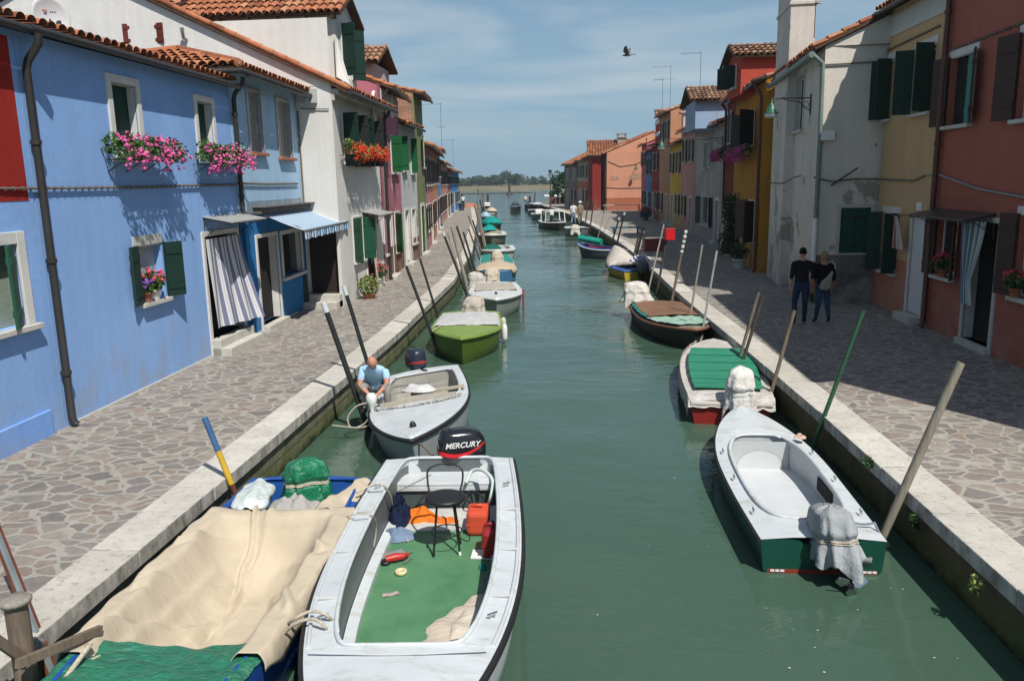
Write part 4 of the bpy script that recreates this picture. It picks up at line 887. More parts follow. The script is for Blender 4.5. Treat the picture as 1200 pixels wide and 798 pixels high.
    mb.box(ax,ax+4,y0,y1,za,zh); mb.add([(ax,y0,zh),(ax,y1,zh),(ax,ym,zh+.5),(ax+4,y0,zh),(ax+4,y1,zh),(ax+4,ym,zh+.5)],[(0,1,2),(3,4,5)]); dm=mb.build('attic',plaster((.42,.07,.045,1),.12),r)
    mb=MB(org); an=math.atan2(.5,(y1-y0)/2); roof_slope(mb,(ax-.3,y0-.25,zh-.03),(1,0,0),(0,math.cos(an),math.sin(an)),4.4,((y1-y0)/2+.25)/math.cos(an),5); roof_slope(mb,(ax+4.1,y1+.25,zh-.03),(-1,0,0),(0,-math.cos(an),math.sin(an)),4.4,((y1-y0)/2+.25)/math.cos(an),3); mb.build('attic_roof',[M['tile_old'],M['soffit']],r)
    af=Fac((ax,y0),(ax,y1),'R'); o=dict(kind='win',u0=.9,u1=1.9,z0=za+.35,z1=zh-.2,fw=.05,sh_l=(M['dgreen_sh'],95),sh_r=(M['dgreen_sh'],95)); af2=Fac((ax-.02,y0),(ax-.02,y1),'R'); mbx=opening_parts(dm,af2,dict(o,sh_l=None,sh_r=None,casement=0),org)
    for hu,l in ((.9,True),(1.9,False)):
        mb=MB(org); leaf(mb,af2,hu,.5,o['z0'],o['z1'],95,l); mb.build('shutter',M['dgreen_sh'],dm)
    # climbing plant and pots
    rs=random.Random(8); p=f.P(f.uv(862,270)[0],QZ,.3); root=empty('climbing_plant',p,0,'dark green climber around the mustard house doorway','plant')
    mb=MB(); 
    for k in range(34):
        t=k/33; leafcloud(mb,(rs.uniform(-.12,.2),rs.uniform(-.45,.45)+(.8 if t>.72 else 0)*rs.uniform(-1,1.2),.2+2.35*t),(.28,.35,.25),60,.06,rs,0,.1)
    mb.build('foliage',M['leaf_dark'],root,recalc=False); mb=MB(); mb.tube([(0,0,0),(.05,.05,1),(0,-.05,2.3)],.03,6); mb.build('stem',M['bark'],root)
    mb=MB(); q=f.uv(856,270)[0]; mb.grid(lambda s,t:f.P(q-.35+s*.7,2.55-1.75*t,.25+.06*math.sin(s*14)+.12*t),24,8); ob=mb.build('door_curtain',striped((.58,.50,.48,1),(.42,.20,.18,1),0,.16,.55),None); uvs(ob,25,9); tag(ob,'pale pink striped curtain in the mustard house doorway','curtain')
    p=G(866,314); pot(p,.27,.34,'leaf_none','white tub with a round green bush by the mustard house',64,spread=.36,potm=M['white'],blooms=0,leafm='leaf_dark')
    p=G(855,306); pot(p,.22,.28,'leaf_none','small grey tub behind the white tub by the mustard house',65,spread=.22,potm=M['stone_step'],blooms=0,leafm='leaf_dark')
    # --- narrow dark red house
    P0,P1=(6.76,36.85),(7.0,40.4); f=Fac(P0,P1,'R'); zt=f.uv(846,126)[1]
    r,f,org=house('narrow dark red house between mustard and grey houses',P0,P1,'R',7,zt,plaster((.20,.035,.022,1),.15),auto_ops(f,zt,1,73,M['black_sh']),20,.35,nseg=4); downpipe(r,f,f.W-.2,zt,QZ,org,M['brown_pipe'],.06,.09)
    # --- grey house with light blue attic
    P0,P1=(7.02,40.45),(6.86,50.0); f=Fac(P0,P1,'R'); zt=f.uv(824,152)[1]
    ops=[f.op('win',832,166,836,196,fw=.06,pane=M['grey_green_sh'],casement=0),f.op('win',825,168,829,197,fw=.06,pane=M['grey_green_sh'],casement=0),f.op('win',821,230,833,262,fw=.05,sh_l=(M['dgreen_sh'],165),sh_r=(M['dgreen_sh'],165),shw=.6),f.op('door',838,235,842,284,fw=.15,panel=M['grey_green_sh'])]
    r,f,org=house('weathered grey house with pale blue tiled attic',P0,P1,'R',8,zt,plaster((.36,.35,.33,1),.25,.22,.7),ops,18,.4,nseg=4)
    y0=PX(6.9,822,150).y; y0=43.0; xa=PY(y0,815,130).x; zh=PY(y0,830,117).z; mb=MB(org); mb.box(xa,xa+4,y0,y0+4,zt-.2,zh); dm=mb.build('attic',plaster((.27,.36,.50,1),.12),r)
    mb=MB(org); roof_slope(mb,(xa-.3,y0-.3,zh-.05),(1,0,0),(0,.93,.36),4.6,2.4,4); roof_slope(mb,(xa+4.3,y0+4.3,zh-.05),(-1,0,0),(0,-.93,.36),4.6,2.4,3); mb.build('attic_roof',[M['tile_old'],M['soffit']],r)
    lamp(f,1.0,f.uv(843,163)[1],3.0,'far lantern on a long green bracket by the narrow red house')
    # --- generic far right row
    specs=[('soft pink house beside the grey house, right row',(6.85,50.05),(6.74,55.4),808,152,(.50,.25,.22,1),'black_sh',2,81),
     ('bright yellow house in the far right row',(6.73,55.45),(6.5,60.6),796,168,(.55,.36,.06,1),'black_sh',2,82),
     ('tall tan orange house in the far right row',(6.49,60.65),(6.25,66.0),781,133,(.42,.22,.12,1),'dgreen_sh',2,83),
     ('dark red house with white banded top, far right row',(6.24,66.05),(6.1,71.4),771,170,(.25,.03,.028,1),'black_sh',2,84),
     ('sky blue house in the far right row',(6.09,71.45),(6.1,77.0),761,178,(.05,.20,.42,1),'black_sh',2,85),
     ('magenta pink house at the plaza corner, far right row',(6.1,77.05),(6.13,83.5),752,172,(.46,.10,.16,1),'black_sh',3,86)]
    for lab,P0,P1,px,py,c,sh,nw,sd in specs:
        f=Fac(P0,P1,'R'); zt=PV(f.p0,f.p1,px,py).z; zt=max(5.4,min(zt,9.6))
        r,f,org=house(lab,P0,P1,'R',8,zt,plaster(c,.15,.1,.3),auto_ops(f,zt,nw,sd,M[sh]),18,.4,nseg=3,group='far houses of the right row',tw=.3)
        if sd==84:
            mb=MB(org); mb.box(6.3,8.6,67,70.5,zt,zt+2.1); mb.build('banded_block',plaster((.40,.04,.03,1),.1),r)
            for z in (.75,1.7):
                mb=MB(org); mb.box(6.25,8.65,66.95,70.55,zt+z,zt+z+.28); mb.build('white_band',M['white'],r)
            mb=MB(org); roof_slope(mb,(6.0,66.7,zt+2.1),(1,0,0),(0,.93,.36),2.9,2,3); mb.build('block_roof',[M['tile_old'],M['soffit']],r)
        if sd==82: chimney(r,(7.6,57.5,zt),1.3,1.0,2.0,org,plaster((.55,.40,.36,1),.1),cap=True)
        if sd==83: antenna((6.9,65,zt+.3),3.4,[(3.3,-1.5,.1,6),(2.4,-1.2,.3,5)],'double aerial above the tall tan house'); 
        if sd==84: antenna((6.6,68,zt+2.6),2.6,[(2.5,-.8,.1,5)],'single aerial on the banded red block')
    antenna(PY(50,820.5,100),1.9,[(1.8,-1.15,.05,7)],'aerial with a long boom above the pale blue attic')
    # --- orange gable house across the plaza
    P0,P1=(2.85,89.4),(2.25,92.6); f=Fac(P0,P1,'R'); sf=Fac((2.85,89.4),(13,89.2),'L'); sf.n=Vector((0,-1,0)); zt=6.75
    OR=(.55,.26,.16,1)
    r,f,org=house('large orange house whose blank gable wall faces the plaza',P0,P1,'R',10.2,zt,plaster(OR,.10,.0,.1,low=(.34,.115,.065,1),split=1.35),auto_ops(f,zt,1,87,M['black_sh'],door=False),22,.4,sides=(sf,[]),nseg=3,tw=.3)
    mb=MB(org); mb.tube([sf.P(4.2,QZ,.08),sf.P(4.2,8.2,.08)],.07,6); mb.build('downpipe',M['gutter'],r)
    mb=MB(org); fbox(mb,sf,.4,1.3,3.95,4.3,0,.03); mb.build('sign_panel',paint((.42,.25,.17,1),.6,.2),r); mb=MB(org); fbox(mb,sf,2.4,3.9,3.95,4.35,0,.03); fbox(mb,sf,2.8,3.8,4.35,4.6,0,.03); mb.build('sign_panel',paint((.42,.25,.17,1),.6,.2),r)
    cable(sf,[(0,3.1),(1.5,3.0),(4.2,3.02)],'cable across the orange gable at mid height',.03,False)
    cable(sf,[(.1,5.9),(1.4,5.3),(3,5.5),(4.2,6.0)],'cable hanging in a curve on the orange gable',.03,False)
    lamp(sf,3.1,5.4,.9,'dark lantern on the orange gable wall')
    # red block, its neighbour and the grey end building
    P0,P1=(1.30,90.1),(.86,92.7); f=Fac(P0,P1,'R'); sf=Fac((1.30,90.1),(2.24,90.0),'L'); sf.n=Vector((0,-1,0)); zt=6.5
    r,f,org=house('dark red narrow block projecting from the orange house',P0,P1,'R',.94,zt,plaster((.22,.03,.022,1),.12),[],22,.3,roof='none',sides=(sf,[]))
    mb=MB(org); roof_slope(mb,(.7,89.6,6.45),(1,0,0),(0,.93,.37),5.5,5,3,tw=.3); mb.build('roof',[M['tile'],M['soffit']],r)
    chimney(r,(4.6,93.5,7.0),.9,.9,1.5,org,plaster((.42,.36,.3,1),.3),True)
    P0,P1=(.85,92.75),(-.35,97.2); f=Fac(P0,P1,'R'); zt=6.2
    house('pale cream house with black shutters past the red block',P0,P1,'R',9,zt,plaster((.45,.36,.27,1),.2,.2,.3,low=(.45,.17,.09,1),split=3.2),auto_ops(f,zt,2,88,M['black_sh']),24,.4,nseg=3,tw=.3)
    P0,P1=(-.37,97.25),(-2.0,102.9); f=Fac(P0,P1,'R'); sf=Fac((-.37,97.25),(8,97.25),'L'); zt=5.9
    r,f,org=house('grey brown weathered building at the right quay end',P0,P1,'R',9,zt,plaster((.26,.215,.175,1),.35,.3,.6,peelc=(.2,.15,.12,1)),auto_ops(f,zt,2,89,M['brown_sh'],upper_sh=False),24,.4,nseg=3,tw=.3)
    lamp(f,f.W-.2,4.9,2.0,'slim lamp bracket at the far end of the right row')
M['louver_teal']=boards((.04,.22,.18,1),True,.05); M['brown_pipe']=paint((.10,.035,.022,1),.5,.2); M['cable_grey']=paint((.26,.25,.24,1),.6,.2); M['white_door']=paint((.58,.58,.60,1),.5,.06)
M['grey_green_sh']=boards((.05,.058,.045,1),False,.12); M['dgreen2_sh']=boards((.008,.060,.042,1),False,.14)
left_row(); left_far(); right_row()
# ================================================================== BOATS
class Boat: pass
def plan(t,tw,tm,p,q):
    if t<tm: return tw+(1-tw)*math.sin(math.pi/2*t/tm)
    return max(0,1-((t-tm)/(1-tm))**p)**q
def boat(label,bow,stern,B,H,hull,top=None,deck=None,inner=None,floor=None,rail=None,tw=.86,tm=.42,p=2.3,q=.85,rise=.16,sd=.16,ta=.08,tf=.66,fz=.12,ro=5,rake=.30,band=None,bandz=.10,open_=True,heel=0,trim=0,group='boats moored along the canal',name='motor_boat',notch=None,coam=.022,cat='boat',railr=.03,deckcurve=0,thwarts=(),inmat2=None):
    bow=Vector((bow[0],bow[1])); stern=Vector((stern[0],stern[1])); d=bow-stern; L=d.length; mid=(bow+stern)/2; rz=math.atan2(-d.x,d.y)
    b=Boat(); root=empty(name,(mid.x,mid.y,0),rz,label,cat,group); root.rotation_euler=(trim,heel,rz); b.root=root; b.L=L; b.B=B; b.H=H
    Mx=Matrix.Translation(root.location)@root.rotation_euler.to_matrix().to_4x4(); b.W=lambda x,y,z:Mx@Vector((x,y,z)); b.rz=rz
    zs=lambda t:H+rise*max(0,(t-.25)/.75)**2+.03*max(0,.25-t)
    hb=lambda t:B/2*plan(t,tw,tm,p,q)
    b.hb=lambda y:hb(y/L+.5); b.zs=lambda y:zs(y/L+.5)
    N=34; ts=sorted(set([i/N for i in range(N+1)]+[.985,.995]))
    yy=lambda t:(t-.5)*L
    rings=[]
    for t in ts:
        w=hb(t); z=zs(t); k=max(0,(t-.55)/.45)**2; yb=yy(t)
        row=[]
        for fx,fzv in ((1,1),(.985,.72),(.95,.42),(.90,.0),(.62,-.55),(0,-1)):
            zz=z*fzv if fzv>=0 else .24*fzv
            if band is not None and fzv==.42: zz=bandz
            ry=yb-rake*k*(1-max(fzv,-.6))*.8
            row.append((w*fx*(1-.35*k*(1-max(0,fzv))),ry,zz))
        ring=[(-x,y,z2) for x,y,z2 in row]+[(x,y,z2) for x,y,z2 in row[-2::-1]]
        rings.append([Vector(v) for v in ring])
    mats=[hull,band or hull]; n=len(rings[0])
    mb=MB(); 
    for i in range(len(rings)-1):
        for k in range(n-1):
            mi=1 if (2<=k<=n-4) else 0
            mb.add([rings[i][k],rings[i][k+1],rings[i+1][k+1],rings[i+1][k]],[(0,1,2,3)],mi,True)
    cap=list(rings[0])
    if notch:
        nw,nd=notch; z=zs(0); up=[]
        for i in range(9): a=math.pi/2*i/8; up.append(Vector((nw*1.0+nw*.9*(1-math.sin(a)),yy(0),z-nd*(1-math.cos(a)))))
        prof=up+[Vector((-v.x,v.y,v.z)) for v in up[::-1]]
        mb.prism(cap+prof,(0,.05,0),0)
    else: mb.add(cap,[tuple(range(n))],0)
    o=mb.build('hull',mats,root,weld=True)
    # rub rail
    if rail:
        mb=MB(); pl=[Vector((-hb(t)-.004,yy(t),zs(t)-.035)) for t in ts]; pr=[Vector((hb(t)+.004,yy(t),zs(t)-.035)) for t in ts[::-1]]
        mb.tube(pl+pr[1:],railr,7)
        if not notch: mb.tube([pl[0],pr[-1]],railr,7)
        mb.build('rub_rail',rail,root)
    # deck + cockpit
    def cw(t):
        if not open_ or t<=ta or t>=tf: return 0
        tmid=(ta+tf)/2; h=(tf-ta)/2; return max(0.0,(hb(t)-sd))*max(0,1-abs((t-tmid)/h)**ro)**(1/ro)
    e=1e-4; T=sorted(set(ts+([ta+e,tf-e,ta+(tf-ta)*.004,ta+(tf-ta)*.015,ta+(tf-ta)*.04,tf-(tf-ta)*.004,tf-(tf-ta)*.015,tf-(tf-ta)*.04] if open_ else [])))
    mb=MB(); dm=deck or top
    for t0,t1 in zip(T[:-1],T[1:]):
        for s in(-1,1):
            def pt(t,f):
                w=hb(t); c=cw(t); x=c+(w-c)*f; cam=.035*(1-(x/max(w,.01))**2) ; return Vector((s*x,yy(t),zs(t)+cam*(1 if w>.05 else 0)))
            for f0,f1 in ((0,.5),(.5,1)): mb.add([pt(t0,f0),pt(t0,f1),pt(t1,f1),pt(t1,f0)],[(0,1,2,3)],0,False)
    o=mb.build('deck',dm,root)
    b.cw=lambda y:cw(y/L+.5)
    if open_:
        Tc=[t for t in T if ta<t<tf]
        mb=MB(); lo=[]
        for s in(-1,1):
            for t0,t1 in zip(Tc[:-1],Tc[1:]):
                a=[Vector((s*cw(t),yy(t),zs(t)+.02)) for t in(t0,t1)]; m_=[Vector((s*(cw(t)+.02),yy(t),zs(t)-.06)) for t in(t0,t1)]; c=[Vector((s*min(cw(t)+.03,hb(t)*.86),yy(t),fz)) for t in(t0,t1)]
                mb.add([a[0],a[1],m_[1],m_[0]],[(0,1,2,3)],0); mb.add([m_[0],m_[1],c[1],c[0]],[(0,1,2,3)],1)
        for t in (Tc[0],Tc[-1]):
            w=cw(t)+.03; mb.quad((-w,yy(t),fz),(w,yy(t),fz),(w,yy(t),zs(t)+.02),(-w,yy(t),zs(t)+.02),1)
        mb.build('cockpit',[inner or top,inmat2 or inner or top],root)
        mb=MB()
        for t0,t1 in zip(Tc[:-1],Tc[1:]):
            w0=min(cw(t0)+.03,hb(t0)*.86); w1=min(cw(t1)+.03,hb(t1)*.86); mb.quad((-w0,yy(t0),fz),(w0,yy(t0),fz),(w1,yy(t1),fz),(-w1,yy(t1),fz))
        mb.build('floor',floor or inner or top,root)
        if coam:
            mb=MB(); pl=[Vector((-cw(t),yy(t),zs(t)+.03)) for t in Tc]; pr=[Vector((cw(t),yy(t),zs(t)+.03)) for t in Tc[::-1]]; mb.tube(pl+pr+[pl[0]],coam,6,cap=False); mb.build('coaming',top,root)
    for ty,tz,m in thwarts:
        w=hb(ty/L+.5)-.06; mb=MB(); mb.box(-w,w,ty-.13,ty+.13,tz-.03,tz); mb.build('thwart',m,root)
    return b
def fold_noise(v,seed=0,f=6.0):
    from mathutils import noise
    return noise.noise(Vector((v[0]*f+seed*7.3,v[1]*f,v[2]*f*.5)))
def motor(b_or_loc,rz,label,cowl,stripe=None,tilt=0.0,scale=1.0,text=False,legm=None,emblem=None):
    """outboard motor; local: -y aft (outboard side), clamps at y=0 z=0 (transom top)"""
    root=empty('outboard_motor',b_or_loc,rz,label,'outboard motor','outboard motors'); root.rotation_euler=(tilt,0,rz); k=scale
    rings=[]
    for z,sx,sy,yo in ((.10,.62,.74,0),(.13,.86,.92,0),(.20,.98,1.0,0),(.30,1,1,-.005),(.40,.97,.96,.0),(.47,.90,.86,.015),(.515,.72,.68,.03),(.53,.30,.34,.04)):
        r=[]
        for i in range(28):
            a=2*math.pi*i/28; c,s_=math.cos(a),math.sin(a); e=.55
            r.append(Vector(((abs(c)**e*(1 if c>0 else -1))*.175*sx,-.20+yo+(abs(s_)**e*(1 if s_>0 else -1))*.285*sy,z))*k)
        rings.append(r)
    mb=MB(); mb.loft(rings,0,True,True,True); mb.build('cowl',cowl,root)
    if stripe:
        mb=MB()
        pts=[]
        for sgn in (1,-1):
            N=26; top=[];bot=[]
            for i in range(N+1):
                s=i/N; y=.05-.50*s; zc=.235+.055*(2*s-.75)**2*1.2+.035*s; h=.026*(1-.55*s)
                # on superellipse surface
                yy=(y+.20)/.285; x=.175*max(0,1-abs(yy)**(2/.55))**(.55/2)+.004
                top.append(Vector((sgn*x,y,zc+h))*k); bot.append(Vector((sgn*x,y,zc-h))*k)
            mb.add(top+bot,[(i,i+1,N+2+i,N+1+i) for i in range(N)])
        N=10; top=[];bot=[]
        for i in range(N+1):
            x=-.15+.30*i/N; y=-.20+.285*max(0,1-abs(x/.175)**(2/.55))**(.55/2)+.006; top.append(Vector((x,y,.297))*k); bot.append(Vector((x,y,.245))*k)
        mb.add(top+bot,[(i,i+1,N+2+i,N+1+i) for i in range(N)])
        mb.build('stripe',stripe,root)
    if text:
        for body,size,y0,z0,mat_ in (('MERCURY',.092,.02,.345,M['white']),('FourStroke',.032,-.27,.16,M['white'])):
            for sgn in (1,-1):
                cu=D.curves.new('lettering','FONT'); cu.body=body; cu.size=size*k; cu.shear=.25; cu.extrude=.002; cu.offset=.0022*size/.1; cu.align_x='LEFT'
                to=D.objects.new('lettering',cu); dg=bpy.context.evaluated_depsgraph_get(); COL.objects.link(to); dg.update(); me=D.meshes.new_from_object(to.evaluated_get(bpy.context.evaluated_depsgraph_get())); D.objects.remove(to)
                me.materials.clear(); me.materials.append(mat_); o=D.objects.new('lettering',me); link(o,root)
                # text x axis along -y (sgn=1, viewed from +x) or +y
                if sgn==1: X=Vector((0,1,.0)); Nn=Vector((1,0,0)); st=Vector((.181,-.42 if body=='MERCURY' else -.16,z0))
                else: X=Vector((0,-1,.0)); Nn=Vector((-1,0,0)); st=Vector((-.181,.03 if body=='MERCURY' else -.24,z0))
                m=Matrix((X,Nn.cross(X)*1.0,Nn)).transposed().to_4x4(); m.translation=st*k; o.matrix_local=m
        mb=MB()
        for i,dx in enumerate((-.05,.0)): mb.box(dx*k-.018*k,dx*k+.018*k,(.086)*k,(.092)*k,.315*k,.35*k)
        mb.build('number_plate',M['grey_metal'],root)
    lm=legm or M['black']
    mb=MB(); mb.box(-.09*k,.09*k,-.30*k,-.05*k,.02*k,.12*k); mb.box(-.055*k,.055*k,-.30*k,-.12*k,-.55*k,.02*k); mb.box(-.12*k,.12*k,-.42*k,-.10*k,-.50*k,-.485*k)
    mb.build('leg',lm,root,bevel=.015)
    mb=MB(); mb.box(-.10*k,.10*k,-.07*k,.07*k,-.16*k,.04*k); mb.box(-.03,.03,-.12*k,-.05*k,-.2*k,.1*k); mb.build('clamp_bracket',lm,root,bevel=.01)
    mb=MB(); mb.tube([(0,.02,.10*k),(.02,.22*k,.14*k),(.03,.46*k,.15*k)],[.022,.02,.026],8); mb.build('tiller',M['black'],root)
    mb=MB(); mb.tube([(0,-.14*k,-.68*k),(0,-.22*k,-.68*k),(0,-.42*k,-.68*k)],[.03*k,.055*k,.035*k],10)
    for i in range(3):
        a=i*2.094+.4; c=Vector((0,-.42*k,-.68*k)); u=Vector((math.cos(a),.25,math.sin(a))); w=Vector((-math.sin(a),.5,math.cos(a))).normalized()
        mb.add([c,c+u*.06*k+w*.05*k,c+u*.13*k+w*.03*k,c+u*.13*k-w*.03*k,c+u*.05*k-w*.05*k],[(0,1,2,3,4)])
    mb.box(-.012*k,.012*k,-.30*k,-.16*k,-.85*k,-.55*k); mb.build('propeller',legm or M['grey_metal'],root); return root
def motor_cover(loc,rz,w,l,h,mat_,label,seed=1,rope=None,lean=0,name='motor_cover',skirt=.0,top=.62):
    root=empty(name,loc,rz,label,'motor cover','covered outboard motors'); root.rotation_euler=(lean,0,rz); mb=MB(); NR=26; NA=72; rings=[]
    def ring(t,k=1.0):
        z=h*(1-t); prof=(top+(1-top)*min(1,t*2.4)**.7)*(1 if t>.10 else (.12+.88*(t/.10)**.5)); prof*=1-(.13 if rope else .03)*math.exp(-((t-.55)/.07)**2)+skirt*max(0,t-.6); r=[]
        for i in range(NA):
            a=2*math.pi*i/NA; c,s_=math.cos(a),math.sin(a); e=.72
            x=(abs(c)**e*(1 if c>0 else -1))*w/2*prof*(1+.10*fold_noise((0,0,t*2),seed+3,1)); y=(abs(s_)**e*(1 if s_>0 else -1))*l/2*prof
            rid=abs(fold_noise((c*1.2,s_*1.2,t*1.4),seed+11,3.0))
            f=1+(.03+.08*t)*math.sin(a*(6+seed%4)+seed+t*1.6+2*fold_noise((c,s_,t),seed,1.5))*t**.5+.15*fold_noise((c,s_,t*1.6),seed,1.8)-.16*(.35-rid)*(1 if rid<.35 else 0)*min(1,t*3)
            r.append(Vector((x*f*k+.10*w*(1-t)*math.sin(seed),y*f*k+.08*l*(1-t)*math.cos(seed*2.1),z+.05*h*fold_noise((c,s_,3+t),seed,2)+(.07*math.sin(a*5+seed)+.05*math.sin(a*3+2*seed) if j_==NR else 0))))
        return r
    for j_ in range(NR+1): rings.append(ring(j_/NR))
    mb.loft(rings,cap0=True); mb.build('cloth',mat_,root)
    if rope:
        j_=0; q=ring(.55,1.05); mb=MB(); mb.tube(q+[q[0]],.011,6,cap=False); q2=ring(.585,1.05); mb.tube(q2+[q2[0]],.009,6,cap=False); mb.build('lashing',rope,root)
    return root
def rope(pts,label,r=.011,m=None,sag=0,group=None):
    out=[]; pts=[Vector(p) for p in pts]
    for a,b in zip(pts[:-1],pts[1:]):
        for i in range(8):
            t=i/8; q=a.lerp(b,t); q.z-=sag*4*t*(1-t); out.append(q)
    out.append(pts[-1]); mb=MB(); mb.tube(out,r,6); return tag(mb.build('mooring_rope',m or M['rope']),label,'rope',group)
def smooth(pts,n=8):
    P=[Vector(p) for p in pts]; out=[]
    for i in range(len(P)-1):
        p0=P[max(i-1,0)];p1=P[i];p2=P[i+1];p3=P[min(i+2,len(P)-1)]
        for k in range(n):
            t=k/n; out.append(.5*((2*p1)+(p2-p0)*t+(2*p0-5*p1+4*p2-p3)*t*t+(3*p1-p0-3*p2+p3)*t**3))
    out.append(P[-1]); return out
def cleat(root,p,rz=0):
    mb=MB(); x,y,z=p; c,s_=math.cos(rz),math.sin(rz)
    mb.tube([(x-c*.045,y-s_*.045,z+.035),(x+c*.045,y+s_*.045,z+.035)],.009,6); mb.tube([(x-c*.02,y-s_*.02,z),(x-c*.02,y-s_*.02,z+.035)],.008,6); mb.tube([(x+c*.02,y+s_*.02,z),(x+c*.02,y+s_*.02,z+.035)],.008,6); mb.build('cleat',M['chrome'],root)
M['chrome']=metal((.6,.6,.6,1),.2,1)
def crumple(p,rx,ry,h,mat_,name,label,cat,seed,rz=0,n=26,group=None):
    """a heap of crumpled cloth lying at p"""
    root_loc=Vector(p); mb=MB(); NA=36; NR=10; rings=[]
    for j in range(NR+1):
        t=j/NR; r=[]
        for i in range(NA):
            a=2*math.pi*i/NA; rr=t*(1+.28*fold_noise((math.cos(a),math.sin(a),0),seed,1.6)); c=Vector((math.cos(a)*rr*rx,math.sin(a)*rr*ry,0))
            z=h*(1-t**2.2)*(.75+.55*fold_noise((c.x*3,c.y*3,.3),seed,4/max(rx,.1)*.25))+.05*h*math.sin(a*6+t*8+seed)*(1-t); c.z=max(.004,z)
            r.append(Matrix.Rotation(rz,3,'Z')@c)
        rings.append(r)
    mb.loft(rings); o=mb.build(name,mat_); o.location=root_loc; return tag(o,label,cat,group)
@cached
def gelcoat(c):
    n=NT('gelcoat'); k=n.ramp(n.noise(1.6,6,.65),[(.3,.88),(.7,1.04)]); col=n.mix(1,c,k,'MULTIPLY')
    st=n.ramp(n.noise(3.2,8,.72,n.mapping((1,2.2,1))),[(.50,0),(.70,.62)]); col=n.mix(st,col,(.33,.31,.26,1)); ru=n.ramp(n.noise(2.1,9,.8,n.mapping((1,3,1))),[(.62,0),(.70,.6)]); col=n.mix(ru,col,(.26,.19,.12,1))
    sp=n.ramp(n.noise(26,5,.7),[(.66,0),(.72,.5)]); col=n.mix(sp,col,(.30,.27,.22,1))
    z=n.z()[2]; low=n.ramp(z,[(.02,.65),(.16,0)]); col=n.mix(n.math('MULTIPLY',low,n.noise(5,5,.7)),col,(.10,.11,.06,1))
    n.col(col); n.rough(.38).spec(.5); n.bump(n.noise(3,3),.06,.02); return n.m
def boats():
    white=gelcoat((.52,.555,.57,1)); white2=gelcoat((.56,.57,.56,1)); shade_in=paint((.12,.135,.14,1),.5,.1)  # last one: dark grey-blue puts the shade of the hull's inner walls into paint
    rub=paint((.015,.015,.016,1),.6,.1); grn=None
    n=NT('green_deck_paint'); c=n.mix(n.ramp(n.noise(3,6,.65),[(.35,0),(.7,1)]),(.055,.165,.075,1),(.09,.22,.11,1)); sc_=n.ramp(n.noise(7,8,.8,n.mapping((1,2.5,1))),[(.66,0),(.72,.6)]); n.col(n.mix(sc_,c,(.35,.42,.36,1))); n.rough(.55); n.bump(n.noise(50,2),.08,.004); grn=n.m
    # ---------------- big open boat
    b=boat('large white open boat with green floor, nearest the bridge',(-1.22,3.75),(-1.65,9.50),1.80,.60,paint((.60,.63,.64,1),.35,.1),top=white,inner=white,inmat2=shade_in,floor=grn,rail=rub,tw=.885,tm=.40,p=2.4,q=.8,sd=.235,ta=.004,tf=.735,fz=.10,ro=14,rise=.12,notch=(.36,.16),railr=.036,coam=.02,name='open_boat')
    R=b.root; L=b.L; zf=.10
    mb=MB(); y0,y1=-L/2+.05,-L/2+.40; w=b.cw(-L/2+.5)+.02; mb.box(-w,w,y0,y1,.40,.44); mb.box(-w,w,y1-.03,y1,.34,.40); mb.build('stern_bench',white,R,bevel=.01)
    mb=MB(); mb.box(-w,w,y1-.06,y1-.04,.11,.34); mb.build('bulkhead',paint((.05,.07,.07,1),.6),R)
    mb=MB(); mb.box(-w+.02,w-.02,y1,y1+.62,.10,.118); mb.build('stern_sole',paint((.50,.50,.46,1),.7,.2,.1),R)
    for s in(-1,1):
        mb=MB(); pts=[Vector((s*(b.cw(y)-.03),y,.16)) for y in [y1+.05+(.235*L-y1-.1)*i/14 for i in range(15)]]
        for a,c in zip(pts[:-1],pts[1:]): mb.prism([a+Vector((-s*.05,0,-.06)),a+Vector((s*.05,0,-.06)),a+Vector((s*.05,0,.02)),a+Vector((-s*.05,0,.0))],c-a)
        mb.build('side_ledge',white,R)
        mb=MB(); pts=[Vector((s*(b.hb(y)-.035),y,b.zs(y)+.012)) for y in [-L/2+.06+(L*.72)*i/20 for i in range(21)]]; mb.tube(pts,.018,6); mb.build('toe_rail',white,R)
        for y in (-1.9,.95): cleat(R,(s*(b.hb(y)-.13),y,b.zs(y)+.02),.6)
        for y in (-1.25,-.3,.6):
            x=s*(b.hb(y)-.12); mb=MB(); mb.box(x-.1,x+.1,y-.012,y+.012,b.zs(y)+.015,b.zs(y)+.03); mb.build('deck_seam',white2,R)
    mb=MB(); yd=.245*L; mb.grid(lambda s,t:Vector(((s*2-1)*(b.hb(yd+.12)-.02),yd+.0+.03+.05*(1-(2*s-1)**2)+t*.02,b.zs(yd)+.045)),16,1); mb.build('deck_beam',white2,R)
    p=b.W(.06,-L/2-.10,.40); motor((p.x,p.y,p.z),R_(110),'black outboard motor with white lettering on the large white open boat',paint((.012,.013,.016,1),.18,.05,0,.6),paint((.62,.02,.03,1),.3),0,1.06,text=True)
    in_big_boat(b)
    # ---------------- blue boat under beige cover
    blue=paint((.014,.075,.30,1),.4,.15)
    b1=boat('blue boat covered with a beige tarpaulin, against the left kerb',(-3.02,2.7),(-3.22,8.88),1.56,.56,blue,top=blue,inner=paint((.02,.10,.36,1),.4,.15),floor=paint((.03,.07,.16,1),.6),rail=None,tw=.93,tm=.40,p=2.6,q=.75,sd=.10,ta=.015,tf=.80,fz=.0,ro=14,rise=.14,name='covered_boat',coam=.02)
    B1=b1; L1=b1.L
    tarp=cloth((.47,.40,.30,1),.12,2.2,.35)
    ya,yb_=-2.05,.70   # local y range of the beige cover
